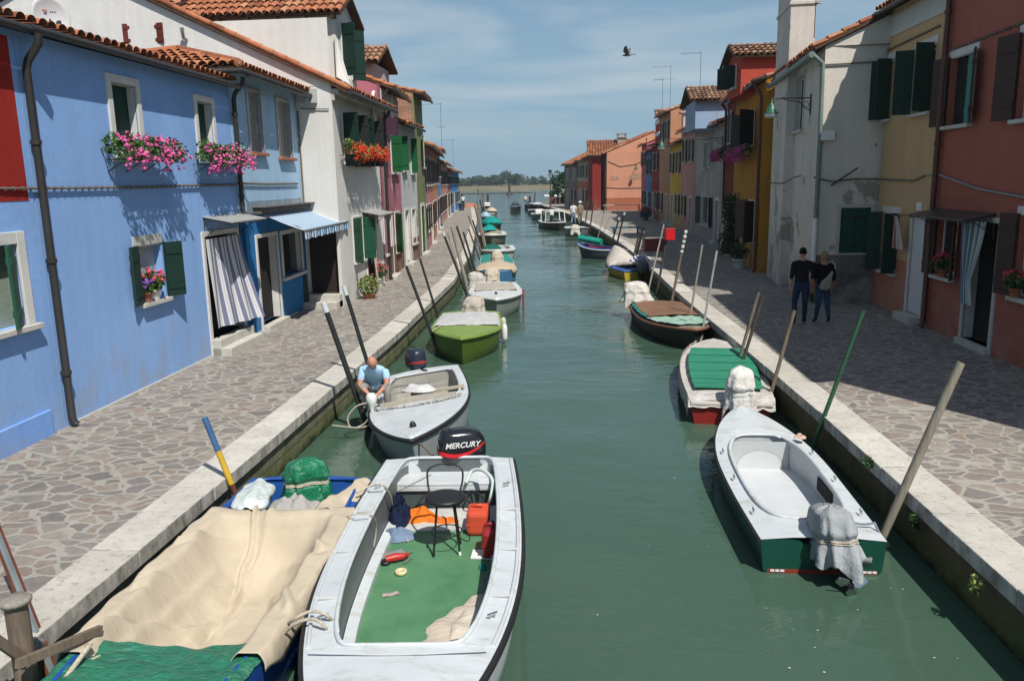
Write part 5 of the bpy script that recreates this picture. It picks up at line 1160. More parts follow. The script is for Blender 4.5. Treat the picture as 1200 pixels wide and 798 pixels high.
    def cov(s,t):
        y=ya+(yb_-ya)*t; h=b1.hb(y); W_=h+.10+.03*fold_noise((s*3,t*6,0),2,1); x=(s*2-1)*W_; ax=abs(s*2-1); z=b1.zs(y); xx=min(1,ax*W_/(h-.15))
        sag=.60*(1-xx**1.9)*(math.sin(math.pi*min(1,max(0,(t*.86+.07))))**.42)
        if t<.07: sag*=.55
        # board under the cover near the stern
        sag*= 1-.85*math.exp(-((t-.03)/.075)**2)
        sag+=.05*(1/(1+math.exp(-(t-.24)*60)))*(1-xx**4)
        edge=-.24*max(0,(ax*W_-h-.015)/.09)**.9*(1+.6*fold_noise((x,y*2,0),3,1.5)); x=max(-h-.05,min(h+.05,x))
        f=.018*fold_noise((x*.6+y*.9,y*.25,0),5,4.5)+.007*fold_noise((x*3,y*2,.4),9,2.5)+.035*math.exp(-((x-(.10+.25*t))/.035)**2)*(1-t*.6)
        f+=.03*math.exp(-((x+.42-.2*(t-.4))/.05)**2)*math.sin(math.pi*t)
        for (ax_,ay_,bx_,by_,wd_,am_) in ((.75,.95,.1,.45,.035,.05),(.72,.62,.25,.30,.03,.04),(.75,.30,.30,.10,.03,.045),(-.75,.75,-.2,.35,.035,.045),(-.7,.35,-.25,.2,.03,.04),(.5,1.0,.42,.3,.03,.035),(.28,.0,.06,.85,.022,.055)):
            px_,py_=x,t; dx_,dy_=bx_-ax_,by_-ay_; q_=max(0,min(1,((px_-ax_)*dx_+(py_-ay_)*dy_)/(dx_*dx_+dy_*dy_))); d_=math.hypot(px_-ax_-dx_*q_,(py_-ay_-dy_*q_)*1.6); f+=.95*am_*math.exp(-(d_/wd_)**2)*(1-q_*.6)-.35*am_*math.exp(-((d_-wd_*2)/wd_)**2)*(1-q_*.6)
        return Vector((x+.03*fold_noise((s*2,t*9,0),7,1),y+.04*fold_noise((s*5,t,0),8,1),max(z+.085-sag+edge+f*(1-ax**8)*1.25,.045+.5*f) if ax<.8 else z+.085-sag+edge+f*(1-ax**8)*1.25))
    mb=MB(); mb.grid(cov,90,110); o=mb.build('boat_tarpaulin',tarp,R_tarp(b1),recalc=True,thick=.006); o.parent=None; o.matrix_world=b1.root_matrix; tag(o,'sagging beige tarpaulin spread over the blue boat','tarpaulin')
    def cov2(s,t):
        y=.42+t*2.55; h=b1.hb(min(y,L1/2-.02)); x=(s*2-1)*(h+.01); ax=abs(s*2-1); return Vector((x,y,b1.zs(min(y,L1/2))+.06-.10*(1-ax*ax)*math.exp(-t*3)+.02*fold_noise((x*2,y,0),2,4)-.05*max(0,(ax-.93)/.07)+.008*math.sin((x*.5+y)*34)))
    mb=MB(); mb.grid(cov2,50,50); o=mb.build('boat_tarpaulin',vinyl((.025,.17,.10,1),.35)); o.matrix_world=b1.root_matrix; tag(o,'green plastic sheet over the bow of the blue boat','tarpaulin')
    # loose end of beige cover along the right gunwale and stern clutter
    def tail(s,t):
        y=-2.0-t*.98; x=-(b1.hb(max(y,-L1/2+.02))-.42*(1-t*.72)*(1-s)+.07*s); return Vector((x,y,b1.zs(y)+.05+.05*math.sin(s*5+t*6)*(1-t)+.03*fold_noise((x*2,y*2,0),4,4)-.10*s**3))
    mb=MB(); mb.grid(tail,16,30); o=mb.build('tarpaulin_end',tarp,thick=.006); o.matrix_world=b1.root_matrix; tag(o,'loose end of beige cloth along the blue boat gunwale','tarpaulin')
    def bag(s,t):
        a=s*2*math.pi; r=(.16+.02*math.sin(a*5)+.03*fold_noise((math.cos(a),math.sin(a),t*3),7,2))*(1 if t<.88 else .4+.6*(1-t)/.12)*(.5+.5*min(1,t/.08)); return Vector((.50+r*math.cos(a)*1.15-.1*t,-2.78+t*.72,b1.H+.02+r*math.sin(a)*.75))
    mb=MB(); mb.grid(bag,40,26); o=mb.build('sail_bag',vinyl((.60,.66,.64,1),.4)); o.matrix_world=b1.root_matrix; tag(o,'white plastic bundle at the stern of the blue boat','bundle')
    p=b1.W(.02,-2.42,.30); crumple((p.x,p.y,.38),.40,.34,.24,cloth((.34,.33,.31,1),.15,6),'grey_cloth','crumpled grey cloth behind the green motor cover','cloth',12)
    p=G(361,585,.42); motor_cover((p.x,p.y,p.z),b1.rz+.5,.50,.42,.50,vinyl((.010,.16,.075,1),.22),'green plastic motor cover tied with rope on the blue boat',3,M['rope'],.1,skirt=.2,top=.72)
    # ---------------- grey white boat with man
    b3=boat('pale grey boat tilting under the crouching man',G(489,515,.62)[:2],(-2.92,14.75),1.62,.50,paint((.30,.33,.34,1),.35,.12),top=white,inner=paint((.36,.35,.31,1),.6,.2),floor=paint((.33,.32,.28,1),.7,.2),rail=rub,tw=.80,tm=.46,p=2.0,q=.86,sd=.13,ta=.07,tf=.50,fz=.12,ro=9,rise=.14,heel=R_(7.5),name='motor_boat',notch=(.22,.1))
    bb=b3; Lb=b3.L
    mb=MB(); mb.box(-.62,.62,.02,.10,.3,.60); mb.build('windbreak_board',paint((.40,.37,.30,1),.7,.2),b3.root)
    mb=MB(); rs=random.Random(3)
    pts=[]
    for i in range(40):
        x=-.70+1.4*i/39; y=.10+.28*(1-(x/.75)**2)+rs.uniform(-.02,.02); c=Vector((x,y,b3.zs(y)+.05)); mb.tube([c,c+Vector((rs.uniform(.02,.05),rs.uniform(-.03,.03),rs.uniform(-.01,.02)))],rs.uniform(.012,.028),5)
    mb.build('frayed_seal',paint((.40,.40,.38,1),.8,.3),b3.root)
    mb=MB()
    for (x,y,s_) in ((.0,1.72,.05),): mb.lathe([(.05,0),(.045,.05),(.02,.085)],(x,y,b3.zs(y)+.03),10)
    mb.build('bow_cleat',M['black'],b3.root)
    for i,(x,y,w,l,rz_) in enumerate(((-.30,-.35,.12,.9,1.2),(.05,-.55,.10,1.0,1.35),(.25,-.8,.16,.8,1.1))):
        q=b3.W(x,y,.52); mb=MB(); mb.box(-l/2,l/2,-w/2,w/2,0,.03); o=mb.build('plank',[weathered_wood((.42,.37,.28,1)),weathered_wood((.36,.34,.30,1)),weathered_wood((.30,.29,.27,1))][i]); o.location=(q.x,q.y,q.z+.04+i*.035); o.rotation_euler=(0,R_(7),b3.rz+rz_-1.2); tag(o,['yellowish loose plank across the pale grey boat','grey loose plank in the middle of the pale grey boat','darker loose plank at the stern of the pale grey boat'][i],'plank')
    q=b3.W(-.10,-.30,.5); crumple((q.x-.12,q.y+.05,q.z+.1),.28,.16,.14,cloth((.5,.5,.5,1),.2,6),'rag_heap','crumpled white rags beside the crouching man','rags',15)
    q=b3.W(.10,-Lb/2-.06,.42); motor((q.x,q.y,q.z),b3.rz+R_(25),'dark blue outboard motor on the pale grey boat',paint((.020,.028,.045,1),.3,.1),paint((.30,.03,.03,1),.4),.05,.92)
    # ---------------- green boat
    gh=paint((.085,.14,.018,1),.35,.1); gd=paint((.19,.28,.055,1),.5,.15)
    b4=boat('lime green boat with grey canvas aft and white fenders',G(541,399,.60)[:2],(-3.0,21.5),1.72,.52,gh,top=gd,inner=gd,rail=gd,tw=.86,tm=.5,p=1.75,q=.92,sd=.1,ta=.03,tf=.55,open_=False,rise=.14,name='motor_boat')
    def dome(bt,y0,y1,h,m_,nm,over=.03,peak=.5,seed=1,flat=2.0,wr=.012):
        def fn(s,t):
            y=y0+(y1-y0)*t; w=bt.hb(max(-bt.L/2+.01,min(y,bt.L/2-.02)))+over; x=(s*2-1)*w; ax=abs(s*2-1); e=math.sin(math.pi*min(1,max(0,t)))**.5 if peak is not None else 1
            return Vector((x,y,bt.zs(y)+.045+h*(1-ax**flat)*e-.14*max(0,(ax-.93)/.07)+wr*fold_noise((x*1.5,y*2,0),seed,5)*2))
        mb=MB(); mb.grid(fn,40,30); return mb.build(nm,m_,bt.root,thick=.005)
    dome(b4,-1.75,.15,.10,cloth((.42,.42,.42,1),.15,3),'canvas_cover',.0)
    q=b4.W(-.15,-b4.L/2+.05,.42); motor_cover((q.x-.1,q.y,q.z),b4.rz,.62,.50,.55,cloth((.42,.38,.33,1),.18,5,.8),'beige cloth motor cover behind the lime green boat',5,skirt=.3)
    for i,(y,dz) in enumerate(((-.35,0),(-1.0,.06))):
        q=b4.W(-b4.hb(y)-.07,y,.28+dz)
        mb=MB(); mb.lathe([(.02,.22),(.06,.18),(.075,.1),(.075,-.14),(.05,-.2),(.02,-.22)],(0,0,0),12); o=mb.build('fender',M['white'] if i==0 else paint((.5,.47,.38,1),.6,.1)); o.location=q; tag(o,['white fender hanging from the lime green boat, toward the bow','cream fender hanging from the lime green boat, toward the stern'][i],'fender')
    # ---------------- white boat behind it
    b5=boat('white boat with beige canvas moored behind the lime green one',G(582,353,.60)[:2],(-2.98,27.6),1.66,.55,paint((.26,.29,.27,1),.4,.12),top=white2,inner=white2,rail=white2,tw=.85,tm=.5,p=1.7,q=.9,open_=False,rise=.12,railr=.045)
    dome(b5,-1.85,-.1,.06,cloth((.36,.33,.28,1),.15,3),'canvas_cover',-.1)
    mb=MB(); mb.lathe([(.05,0),(.04,.05),(.02,.08)],(0,1.1,b5.zs(1.1)+.03),10); mb.build('bow_cleat',M['black'],b5.root)
    q=b5.W(.25,-b5.L/2+.25,.45); motor_cover((q.x-.35,q.y,q.z),b5.rz,.6,.45,.52,cloth((.45,.43,.39,1),.18,5,.8),'large pale motor cover behind the white boat',8,skirt=.3)
    q=b5.W(-b5.hb(.3)-.06,.3,.3); mb=MB(); mb.tube([(0,0,.35),(0,0,-.45)],[.035,.03],8); o=mb.build('fender',paint((.30,.05,.04,1),.6,.1)); o.location=q; tag(o,'slim dark red fender on the white boat','fender')
    # ---------------- further left row
    tan=cloth((.44,.36,.26,1),.15,3); teal=paint((.012,.22,.18,1),.5,.15); tealc=cloth((.012,.25,.22,1),.2,3,.6)
    lb=paint((.07,.22,.42,1),.45,.12)
    b6=boat('pale blue boat with tan canvas roof in the left row',G(580,325,.5)[:2],(-3.5,33.6),1.6,.55,lb,top=lb,inner=lb,floor=lb,rail=None,tw=.85,tm=.5,p=1.7,open_=False)
    dome(b6,-2.0,.9,.22,tan,'canvas_cover',.06)
    q=b6.W(0,0,.5); motor_cover(G(576,331,.5),.2,.55,.5,.5,cloth((.48,.42,.34,1),.15,5,.8),'tan motor cover slumped on the pale blue boat',9,skirt=.3)
    b7=boat('teal decked white boat with beige motor cover in the left row',G(585,318,.5)[:2],(-4.1,38.4),1.45,.55,white2,top=teal,deck=teal,rail=white2,open_=False,tw=.85,tm=.5)
    motor_cover(G(583,312,.6),.3,.5,.5,.62,cloth((.46,.40,.32,1),.15,5,.8),'beige motor cover standing on the teal decked boat',10,skirt=.2)
    b8=boat('white open boat with green cloth heaped in it, left row',(-4.05,38.9),(-4.4,43.8),1.65,.55,white2,top=white2,inner=white2,floor=paint((.33,.32,.30,1),.6),rail=white2,tw=.85,tm=.5,p=1.8,sd=.22,ta=.1,tf=.82,railr=.05)
    q=b8.W(.35,-.2,.5); crumple((q.x,q.y,.52),.55,.7,.35,cloth((.012,.10,.07,1),.2,4),'cloth_heap','dark green cloth heap inside the white open boat','cloth',18)
    b9=boat('white rounded boat with brown canvas and teal bundle, left row',(-5.5,50),(-6.05,55.5),1.8,.6,paint((.16,.15,.13,1),.5),top=white2,inner=white2,floor=white2,rail=white2,tw=.85,tm=.5,p=2.4,q=.6,sd=.25,ta=.1,tf=.8,railr=.06)
    dome(b9,-1.9,1.6,.30,cloth((.27,.23,.17,1),.2,3),'canvas_cover',-.22,flat=2)
    q=b9.W(.2,1.0,.8); crumple((q.x,q.y,.95),.5,.45,.35,tealc,'cloth_heap','teal bundle on the brown canvas of the rounded boat','bundle',19)
    b10=boat('boat under a bright teal cover in the left row',(-6.9,63.5),(-7.7,69),1.6,.6,paint((.05,.06,.06,1),.5),top=teal,open_=False,rail=None,tw=.9)
    dome(b10,-2.4,2.2,.5,tealc,'canvas_cover',.08,seed=4,wr=.03)
    b11=boat('small boat with pale blue cover in the left row',(-9.1,77.8),(-9.7,82),1.1,.5,paint((.2,.25,.28,1),.5),top=lb,open_=False); dome(b11,-2,1.9,.5,cloth((.28,.45,.55,1),.15,3),'canvas_cover',.05)
    b12=boat('boat with cream cover far along the left row',(-10.0,92),(-10.8,97),1.3,.5,paint((.12,.12,.11,1),.5),top=white2,open_=False); dome(b12,-2,2,.45,cloth((.50,.43,.30,1),.15,3),'canvas_cover',.05)
    b13=boat('white low boat far along the left row',(-9.5,85.5),(-10.3,90.5),1.3,.5,white2,top=white2,inner=paint((.2,.2,.2,1),.6),rail=white2)
    b14=boat('dark red cabin boat near the left quay end',(-12.4,108),(-13.3,114),1.6,.6,paint((.13,.03,.025,1),.5),top=white2,open_=False)
    mb=MB(); mb.box(-.5,.5,-1.8,.2,.65,1.15); mb.build('cabin',white2,b14.root,bevel=.08)
    b15=boat('grey open boat between the white low boat and the red cabin boat',(-10.9,99),(-11.6,103),1.3,.5,paint((.25,.26,.26,1),.5),top=white2,inner=paint((.2,.2,.2,1),.6))
    # ---------------- RIGHT: near white boat
    dkg=paint((.006,.060,.038,1),.3,.1,0,.5); redb=paint((.22,.035,.018,1),.5,.15)
    bowp=G(868,477,.52); sL=G(896,637,.36); sR=G(1034,631,.36); st=((sL.x+sR.x)/2,(sL.y+sR.y)/2)
    r1=boat('white half decked boat with grey covered motor, nearest on the right',bowp[:2],st,1.36,.36,dkg,top=white,inner=paint((.50,.52,.52,1),.45,.08),floor=paint((.52,.54,.55,1),.5,.08),rail=rub,tw=.92,tm=.45,p=2.2,q=.72,sd=.17,ta=.11,tf=.73,fz=.04,ro=4.5,rise=.17,band=redb,bandz=.04,notch=(.20,.05),coam=.026,railr=.026)
    Lr=r1.L
    for s in(-1,1):
        for y in (-1.55,-.55,.35): cleat(r1.root,(s*(r1.hb(y)-.08),y,r1.zs(y)+.03),1.57)
    yb0=(.73-.5)*Lr-.22; mb=MB(); w=r1.cw(yb0)+.01; mb.box(-w,w,yb0,yb0+.02,.04,.42); mb.build('bulkhead',paint((.46,.48,.48,1),.5,.08),r1.root)
    mb=MB(); mb.add([(w*.8*math.cos(math.pi*i/16),yb0-.012,.04+.26*math.sin(math.pi*i/16)) for i in range(17)],[tuple(range(17))]); mb.build('locker_arch',paint((.56,.58,.58,1),.5,.05),r1.root)
    mb=MB(); mb.box(r1.cw(-.3)+.0,r1.cw(-.3)+.012,-.75,-.15,.12,.29); mb.build('side_pocket',M['dark'],r1.root)
    mb=MB(); mb.box(-.5,.5,-Lr/2+.30,-Lr/2+.62,.33,.36); mb.build('stern_seat',white,r1.root)
    q=r1.W(.12,-Lr/2+.0,.16); motor_cover((q.x,q.y,q.z-.02),r1.rz,.44,.74,.58,cloth((.30,.315,.325,1),.12,5,.7),'grey canvas motor cover tied with rope on the near right boat',11,M['rope'],-.25,skirt=.45,top=.66)
    mb=MB(); 
    q=r1.W(.15,-Lr/2-.34,.10); root=empty('propeller_unit',q,r1.rz,'grey propeller sticking out under the grey motor cover','propeller'); mb.tube([(0,.34,.16),(0,.0,.02),(0,-.10,-.01)],[.07,.06,.03],10); mb.build('gearcase',M['black'],root)
    mb=MB()
    for i in range(3):
        a=i*2.094+.5; c=Vector((0,-.08,0)); u=Vector((math.cos(a),-.15,math.sin(a))); w_=Vector((-math.sin(a),.45,math.cos(a))).normalized()
        mb.add([c,c+u*.07+w_*.07,c+u*.15+w_*.05,c+u*.16-w_*.02,c+u*.06-w_*.05],[(0,1,2,3,4)])
    mb.build('blades',M['chrome'],root,thick=.012)
    mb=MB(); mb.box(-.55,.55,-Lr/2-.004,-Lr/2+.004,-.02,.045); mb.build('waterline_band',redb,r1.root)
    for s in (-1,1):
        mb=MB()
        for k in range(3): mb.box(s*.46-.06+.05*k,s*.46-.02+.05*k,-Lr/2-.012,-Lr/2-.004,.02,.04)
        mb.build('registration_mark',M['white'],r1.root)
    a=r1.W(.38,-Lr/2+.3,.44); c=r1.W(.60,-Lr/2+.30,.44); rope([r1.W(.15,-Lr/2+.12,.46),a,c,r1.W(.66,-Lr/2+.1,.30)],'grey blue mooring rope at the stern of the near right boat',.013,cloth((.20,.23,.28,1),.2,30),.02)
    q=r1.W(.52,.75,.50); crumple(q,.09,.07,.07,cloth((.50,.36,.28,1),.2,9),'rope_bundle','small tan rope bundle on the near right boat gunwale','rope',22)
    # ---------------- green planked boat
    gpl=NT('green_planks'); z=gpl.z(); fr=gpl.math('FRACT',gpl.math('MULTIPLY',z[1],1/.48)); g_=gpl.ramp(fr,[(0,0),(.03,1),(.97,1),(1,0)]); pl=gpl.ramp(gpl.noise(3,6,.65,gpl.mapping((1.2,5,1))),[(.3,(.012,.15,.085,1)),(.7,(.03,.24,.14,1))]); sp=gpl.ramp(gpl.noise(10,7,.75),[(.66,0),(.7,1)]); pl=gpl.mix(sp,pl,(.55,.58,.55,1)); gpl.col(gpl.mix(g_,(.005,.03,.02,1),pl)); gpl.rough(.6); gpl.bump(g_,.5,.02)
    old=paint((.47,.44,.40,1),.85,.22,.4,.2); redh=paint((.25,.02,.015,1),.45,.2)
    sL=G(812,470,.38); sR=G(903,474,.38); st=((sL.x+sR.x)/2,(sL.y+sR.y)/2); bp=G(836,400,.46)
    r2=boat('old boat decked with green planks and white motor cover',bp[:2],st,1.50,.38,redh,top=old,deck=old,rail=old,tw=.86,tm=.42,p=2.6,q=.62,open_=False,railr=.05,rise=.12)
    mb=MB(); 
    for k in range(5):
        y0=-1.72+k*.56; y1=y0+.545
        a=r2.hb(y0)-.13; c=r2.hb(min(y1,r2.L/2-.1))-.13; zz=.07+.015*k
        mb.prism([(-a,y0,r2.zs(y0)+zz),(a,y0,r2.zs(y0)+zz),(c,y1,r2.zs(y1)+zz),(-c,y1,r2.zs(y1)+zz)],(0,0,.025))
    mb.build('green_planking',gpl.m,r2.root)
    def skirt(s,t):
        y=-r2.L/2+(r2.L*.93)*s; x=-(r2.hb(y)+.03+.03*t); return Vector((x,y,r2.zs(y)+.06-t*(.24+.12*fold_noise((y*2,0,0),6,2))+.02*fold_noise((y*5,t*3,0),2,2)))
    mb=MB(); mb.grid(skirt,80,8); mb.build('canvas_skirt',cloth((.42,.39,.37,1),.25,6,.8),r2.root)
    def apron(s,t):
        x=(s*2-1)*(r2.hb(-r2.L/2)+.05); return Vector((x,-r2.L/2+.42-t*.48,r2.H+.07-.22*max(0,t-.75)/.25*(.6+.6*abs(fold_noise((x*3,0,0),4,1.2)))+.025*fold_noise((x*3,t*2,0),8,2)))
    mb=MB(); mb.grid(apron,50,14); mb.build('canvas_apron',cloth((.47,.45,.42,1),.22,6,.8),r2.root)
    q=r2.W(.12,-r2.L/2+.0,.42); motor_cover((q.x,q.y,q.z-.16),r2.rz,.52,.52,.74,cloth((.60,.58,.54,1),.12,5,.8),'white cloth motor cover on the green planked boat',13,M['white'],0,skirt=.1,top=.55)
    # ---------------- brown boat
    brn=weathered_wood((.20,.115,.07,1)); 
    r3=boat('old dark boat with brown boards and torn green sheet over its bow',G(816,389,.48)[:2],(2.16,23.6),1.72,.40,paint((.030,.028,.024,1),.6,.3),top=paint((.20,.085,.05,1),.7,.3),deck=paint((.22,.19,.15,1),.8,.3),rail=paint((.19,.085,.05,1),.7,.3),tw=.86,tm=.45,p=2.1,q=.75,open_=False,railr=.04)
    mb=MB(); mb.grid(lambda s,t:Vector(((s*2-1)*(r3.hb(-2.1+2.5*t)-.10),-2.1+2.5*t,r3.zs(-2.1+2.5*t)+.08+.05*(1-(2*s-1)**2)+.01*fold_noise((s*6,t*4,0),3,1))),30,20); mb.build('board_cover',brn,r3.root,thick=.03)
    def torn(s,t):
        y=.30+t*(1.75); w=r3.hb(min(y,r3.L/2-.1)); x=(s*2-1)*(w*.98); return Vector((x,y,r3.zs(y)+.07+.03*fold_noise((x*3,y*3,0),6,1.5)+.01*math.sin(x*20+y*9)))
    mb=MB(); mb.grid(torn,40,24); mb.build('torn_sheet',cloth((.28,.42,.34,1),.25,5,.9),r3.root)
    mb=MB(); mb.grid(lambda s,t:Vector((r3.hb(-2.0+2.4*t)-.28+.26*s,-2.0+2.4*t,r3.zs(-2+2.4*t)+.09+.03*fold_noise((s*3,t*8,0),4,1.2))),10,40); mb.build('teal_sheet',cloth((.015,.19,.17,1),.25,5,.9),r3.root)
    q=r3.W(.35,-r3.L/2+.05,.45); motor_cover((q.x-.15,q.y,q.z),r3.rz,.85,.6,.62,cloth((.55,.52,.47,1),.18,5,.9),'white cloth heaped over the motor of the brown boat',14,None,0,skirt=.4,top=.55)
    # ---------------- yellow/blue boat
    yel=paint((.42,.31,.03,1),.5,.18); bl=paint((.02,.085,.34,1),.45,.12)
    a=G(729.5,318,.36); c=G(766,317,.36); st=((a.x+c.x)/2,(a.y+c.y)/2)
    r4=boat('yellow and blue boat half covered with a pale awning',(1.45,36.0),st,1.35,.38,yel,top=bl,deck=bl,inner=bl,floor=paint((.38,.13,.04,1),.6,.2),rail=bl,tw=.88,tm=.5,p=2.2,sd=.17,ta=.1,tf=.62,ro=8)
    dome(r4,-.1,2.3,.62,cloth((.46,.43,.38,1),.14,4,.5),'canvas_cover',.08,seed=6,flat=1.7)
    q=r4.W(.08,-r4.L/2-.05,.36); motor((q.x,q.y,q.z-.05),r4.rz,'dark outboard motor on the yellow and blue boat',paint((.05,.06,.07,1),.4),None,.3,1.1)
    q=r4.W(.08,-r4.L/2+.02,.62); crumple((q.x,q.y,.74),.42,.34,.26,striped_noise(),'striped_cloth','blue and white striped cloth thrown over the outboard motor','cloth',23)
    # ---------------- small blue and red boat
    r5=boat('small blue rimmed boat with red band and upturned white stripe, right row',(-.15,42.6),(2.05,41.3),1.35,.50,paint((.04,.05,.07,1),.5),top=bl,deck=bl,inner=paint((.30,.05,.05,1),.5),rail=paint((.55,.53,.5,1),.5),tw=.6,tm=.45,ta=.08,tf=.85,sd=.1,rise=.25)
    q=r5.W(0,.2,.5); mb=MB(); mb.tube([(-.65,0,0),(.65,0,.28)],[.15,.17],12); o=mb.build('rolled_mat',cloth((.015,.26,.20,1),.15,3)); o.location=(.45,42.3,.78); o.rotation_euler=(0,.35,-.5); tag(o,'teal green roll lying in the small blue and red boat','roll')
    r6=boat('white boat with grey motor cover in the far right row',G(682,278,0)[:2],(-.55,61),1.6,.55,paint((.16,.20,.20,1),.5),top=white2,inner=white2,rail=white2,tw=.85,open_=False); motor_cover(G(674,274,.5),.2,.6,.5,.6,cloth((.52,.50,.46,1),.15,5,.8),'pale motor cover on the far white boat, right row',16,skirt=.3)
    r7=boat('dark work boat with two white tubular frames, right row',G(656,271,0)[:2],(-2.95,73.0),2.0,.5,paint((.035,.04,.038,1),.5),top=white2,inner=paint((.10,.10,.10,1),.6),floor=paint((.12,.12,.12,1),.7),rail=rub,tw=.9,sd=.2,ta=.05,tf=.8)
    for y in (-2.2,1.2):
        mb=MB(); mb.tube([(-.85,y,.45),(-.75,y,1.45),(.75,y,1.45),(.85,y,.45)],.05,7); mb.build('tubular_frame',M['white'],r7.root)
    for i in range(2):
        q=r7.W(-.3+.7*i,-r7.L/2+.5+.4*i,.7); motor((q.x,q.y,.75),r7.rz,['left engine on the dark work boat with frames','right engine on the dark work boat with frames'][i],paint((.10,.10,.10,1),.4) if i else M['white'],None,0,1.2)
    r8=boat('small white launch beyond the work boat, right row',(-3.9,82),(-4.7,87.5),1.5,.55,paint((.1,.16,.18,1),.5),top=white2,inner=white2,rail=white2)
    mb=MB(); mb.box(-.45,.45,-.8,.6,.5,1.05); mb.build('windscreen',M['white'],r8.root,bevel=.1)
    r9=boat('pale low boat moored past the small white launch',(-5.2,95),(-5.9,100),1.3,.5,paint((.06,.10,.09,1),.5),top=white2,inner=paint((.2,.2,.2,1),.5),rail=white2)
    c1=boat('dark cruiser alone in mid canal, far off',G(603,246,.5)[:2],(-9.6,121),1.5,.7,paint((.02,.025,.03,1),.4),top=paint((.10,.12,.13,1),.5),inner=paint((.05,.05,.05,1),.5),rail=rub,rake=.2)
    mb=MB(); mb.grid(lambda s,t:Vector(((s*2-1)*.58,-.6+1.6*t,.72+.6*math.sin(math.pi*(.08+.84*s))**.5*math.sin(math.pi*(.15+.7*t)))),14,8); mb.build('cabin',paint((.06,.08,.09,1),.25),c1.root)
    c2=boat('dark boat with two people aboard, far off beside the cruiser',G(618,243,.5)[:2],(-7.8,131),1.5,.7,paint((.025,.025,.025,1),.5),top=paint((.12,.12,.12,1),.5),inner=paint((.05,.05,.05,1),.5),rail=rub)
    c3=boat('white and dark boat at the right quay end',G(630,243,.5)[:2],(-6.9,124),1.7,.7,paint((.03,.04,.045,1),.5),top=white2,open_=False)
def R_tarp(b):
    b.root_matrix=Matrix.Translation(b.root.location)@b.root.rotation_euler.to_matrix().to_4x4(); return None
@cached
def striped_noise():
    n=NT('striped_cloth'); v=n.z(); f=n.math('FRACT',n.math('MULTIPLY',n.math('ADD',v[0],n.math('MULTIPLY',v[1],.6)),7)); n.col(n.mix(n.math('GREATER_THAN',f,.55),(.55,.55,.56,1),(.03,.06,.18,1))); n.rough(.9); return n.m
def in_big_boat(b):
    zf=.10; L=b.L
    def W(px,py,z=.105): 
        p=G(px,py,z); return p
    # bar stool
    c=(W(499,640)+W(514,656)+W(534,632)+W(549,649))/4; root=empty('bar_stool',c,R_(8),'black metal bar stool standing on the green floor','stool')
    k=.60; mb=MB(); mb.lathe([(.02,k+.03),(.18,k+.028),(.215,k+.015),(.22,k),(.21,k-.02),(.02,k-.02)],(0,0,0),28); mb.build('seat',M['black'],root)
    for i in range(4):
        a=R_(45+90*i); mb=MB(); mb.tube([(math.cos(a)*.12,math.sin(a)*.12,k-.01),(math.cos(a)*.20,math.sin(a)*.20,0.01)],.0115,7); mb.build('leg',M['black'],root)
        mb=MB(); mb.tube([(math.cos(a)*.192,math.sin(a)*.192,.04),(math.cos(a)*.201,math.sin(a)*.201,0.0)],.016,7); mb.build('foot_cap',M['white'] if i==3 else M['black'],root)
    mb=MB(); mb.tube([(math.cos(2*math.pi*i/24)*.165,math.sin(2*math.pi*i/24)*.165,.22) for i in range(25)],.007,5,cap=False); mb.build('foot_ring',M['black'],root)
    mb=MB(); mb.tube(smooth([(-.16,.06,k-.02),(-.19,.15,k+.14),(-.17,.20,k+.26),(0,.24,k+.30),(.17,.20,k+.26),(.19,.15,k+.14),(.14,.08,k-.02)]),.011,7); mb.build('back_hoop',M['black'],root)
    # tanks
    def tank(p,w,d,h,m_,lab,rz):
        root=empty('fuel_tank',p,rz,lab,'fuel tank'); mb=MB(); mb.box(-w/2,w/2,-d/2,d/2,0,h*.92); mb.build('body',m_,root,bevel=.045)
        mb=MB(); mb.tube([(-w*.25,0,h*.9),(-w*.25,0,h*1.02),(w*.2,0,h*1.02),(w*.2,0,h*.9)],.02,6); mb.build('handle',m_,root); mb=MB(); mb.lathe([(.035,h*.9),(.035,h*.99),(.02,h)],(w*.05,d*.32,0),12); mb.build('cap',M['black'],root)
        mb=MB(); mb.box(-w/2-.002,w/2+.002,-d/2-.002,d/2+.002,h*.42,h*.45); mb.build('seam',m_,root)
    tank(W(561,621),.25,.34,.30,paint((.58,.075,.035,1),.4,.1),'orange red fuel tank at the stern of the big open boat',R_(3))
    tank(W(575,649),.17,.28,.34,paint((.28,.02,.022,1),.4,.1),'dark red fuel can in front of the orange one',R_(3))
    mb=MB(); p=W(567,650); mb.box(-.13,.13,-.1,.1,.0,.012); o=mb.build('paper_sheet',M['white']); o.location=p; tag(o,'white sheet lying under the dark red fuel can','sheet')
    crumple(W(492,608)-Vector((0,0,0)),.27,.15,.17,cloth((.68,.16,.02,1),.2,7,.8),'life_vest','crumpled orange life vest behind the stool','life vest',31)
    crumple(W(520,612),.20,.08,.09,cloth((.62,.15,.03,1),.2,7,.8),'life_vest','flat orange vest between the stool legs','life vest',32)
    crumple(W(496,592),.2,.12,.24,cloth((.02,.02,.022,1),.2,7),'dark_bag','small black bag by the orange vests','bag',33)
    crumple(W(468,612),.15,.24,.36,cloth((.012,.018,.045,1),.2,7,.8),'jacket','navy blue jacket heaped against the left side','jacket',34)
    crumple(W(467,630),.20,.12,.14,cloth((.16,.22,.32,1),.2,7,.8),'jeans_cloth','light blue cloth next to the navy jacket','cloth',35)
    crumple(W(576,680),.07,.16,.10,cloth((.12,.15,.18,1),.2,7),'rag','grey blue rag against the right side of the big boat','rag',36)
    crumple(W(566,665),.05,.05,.05,cloth((.02,.16,.18,1),.2,7),'rag','tiny teal rag near the right side of the big boat','rag',37)
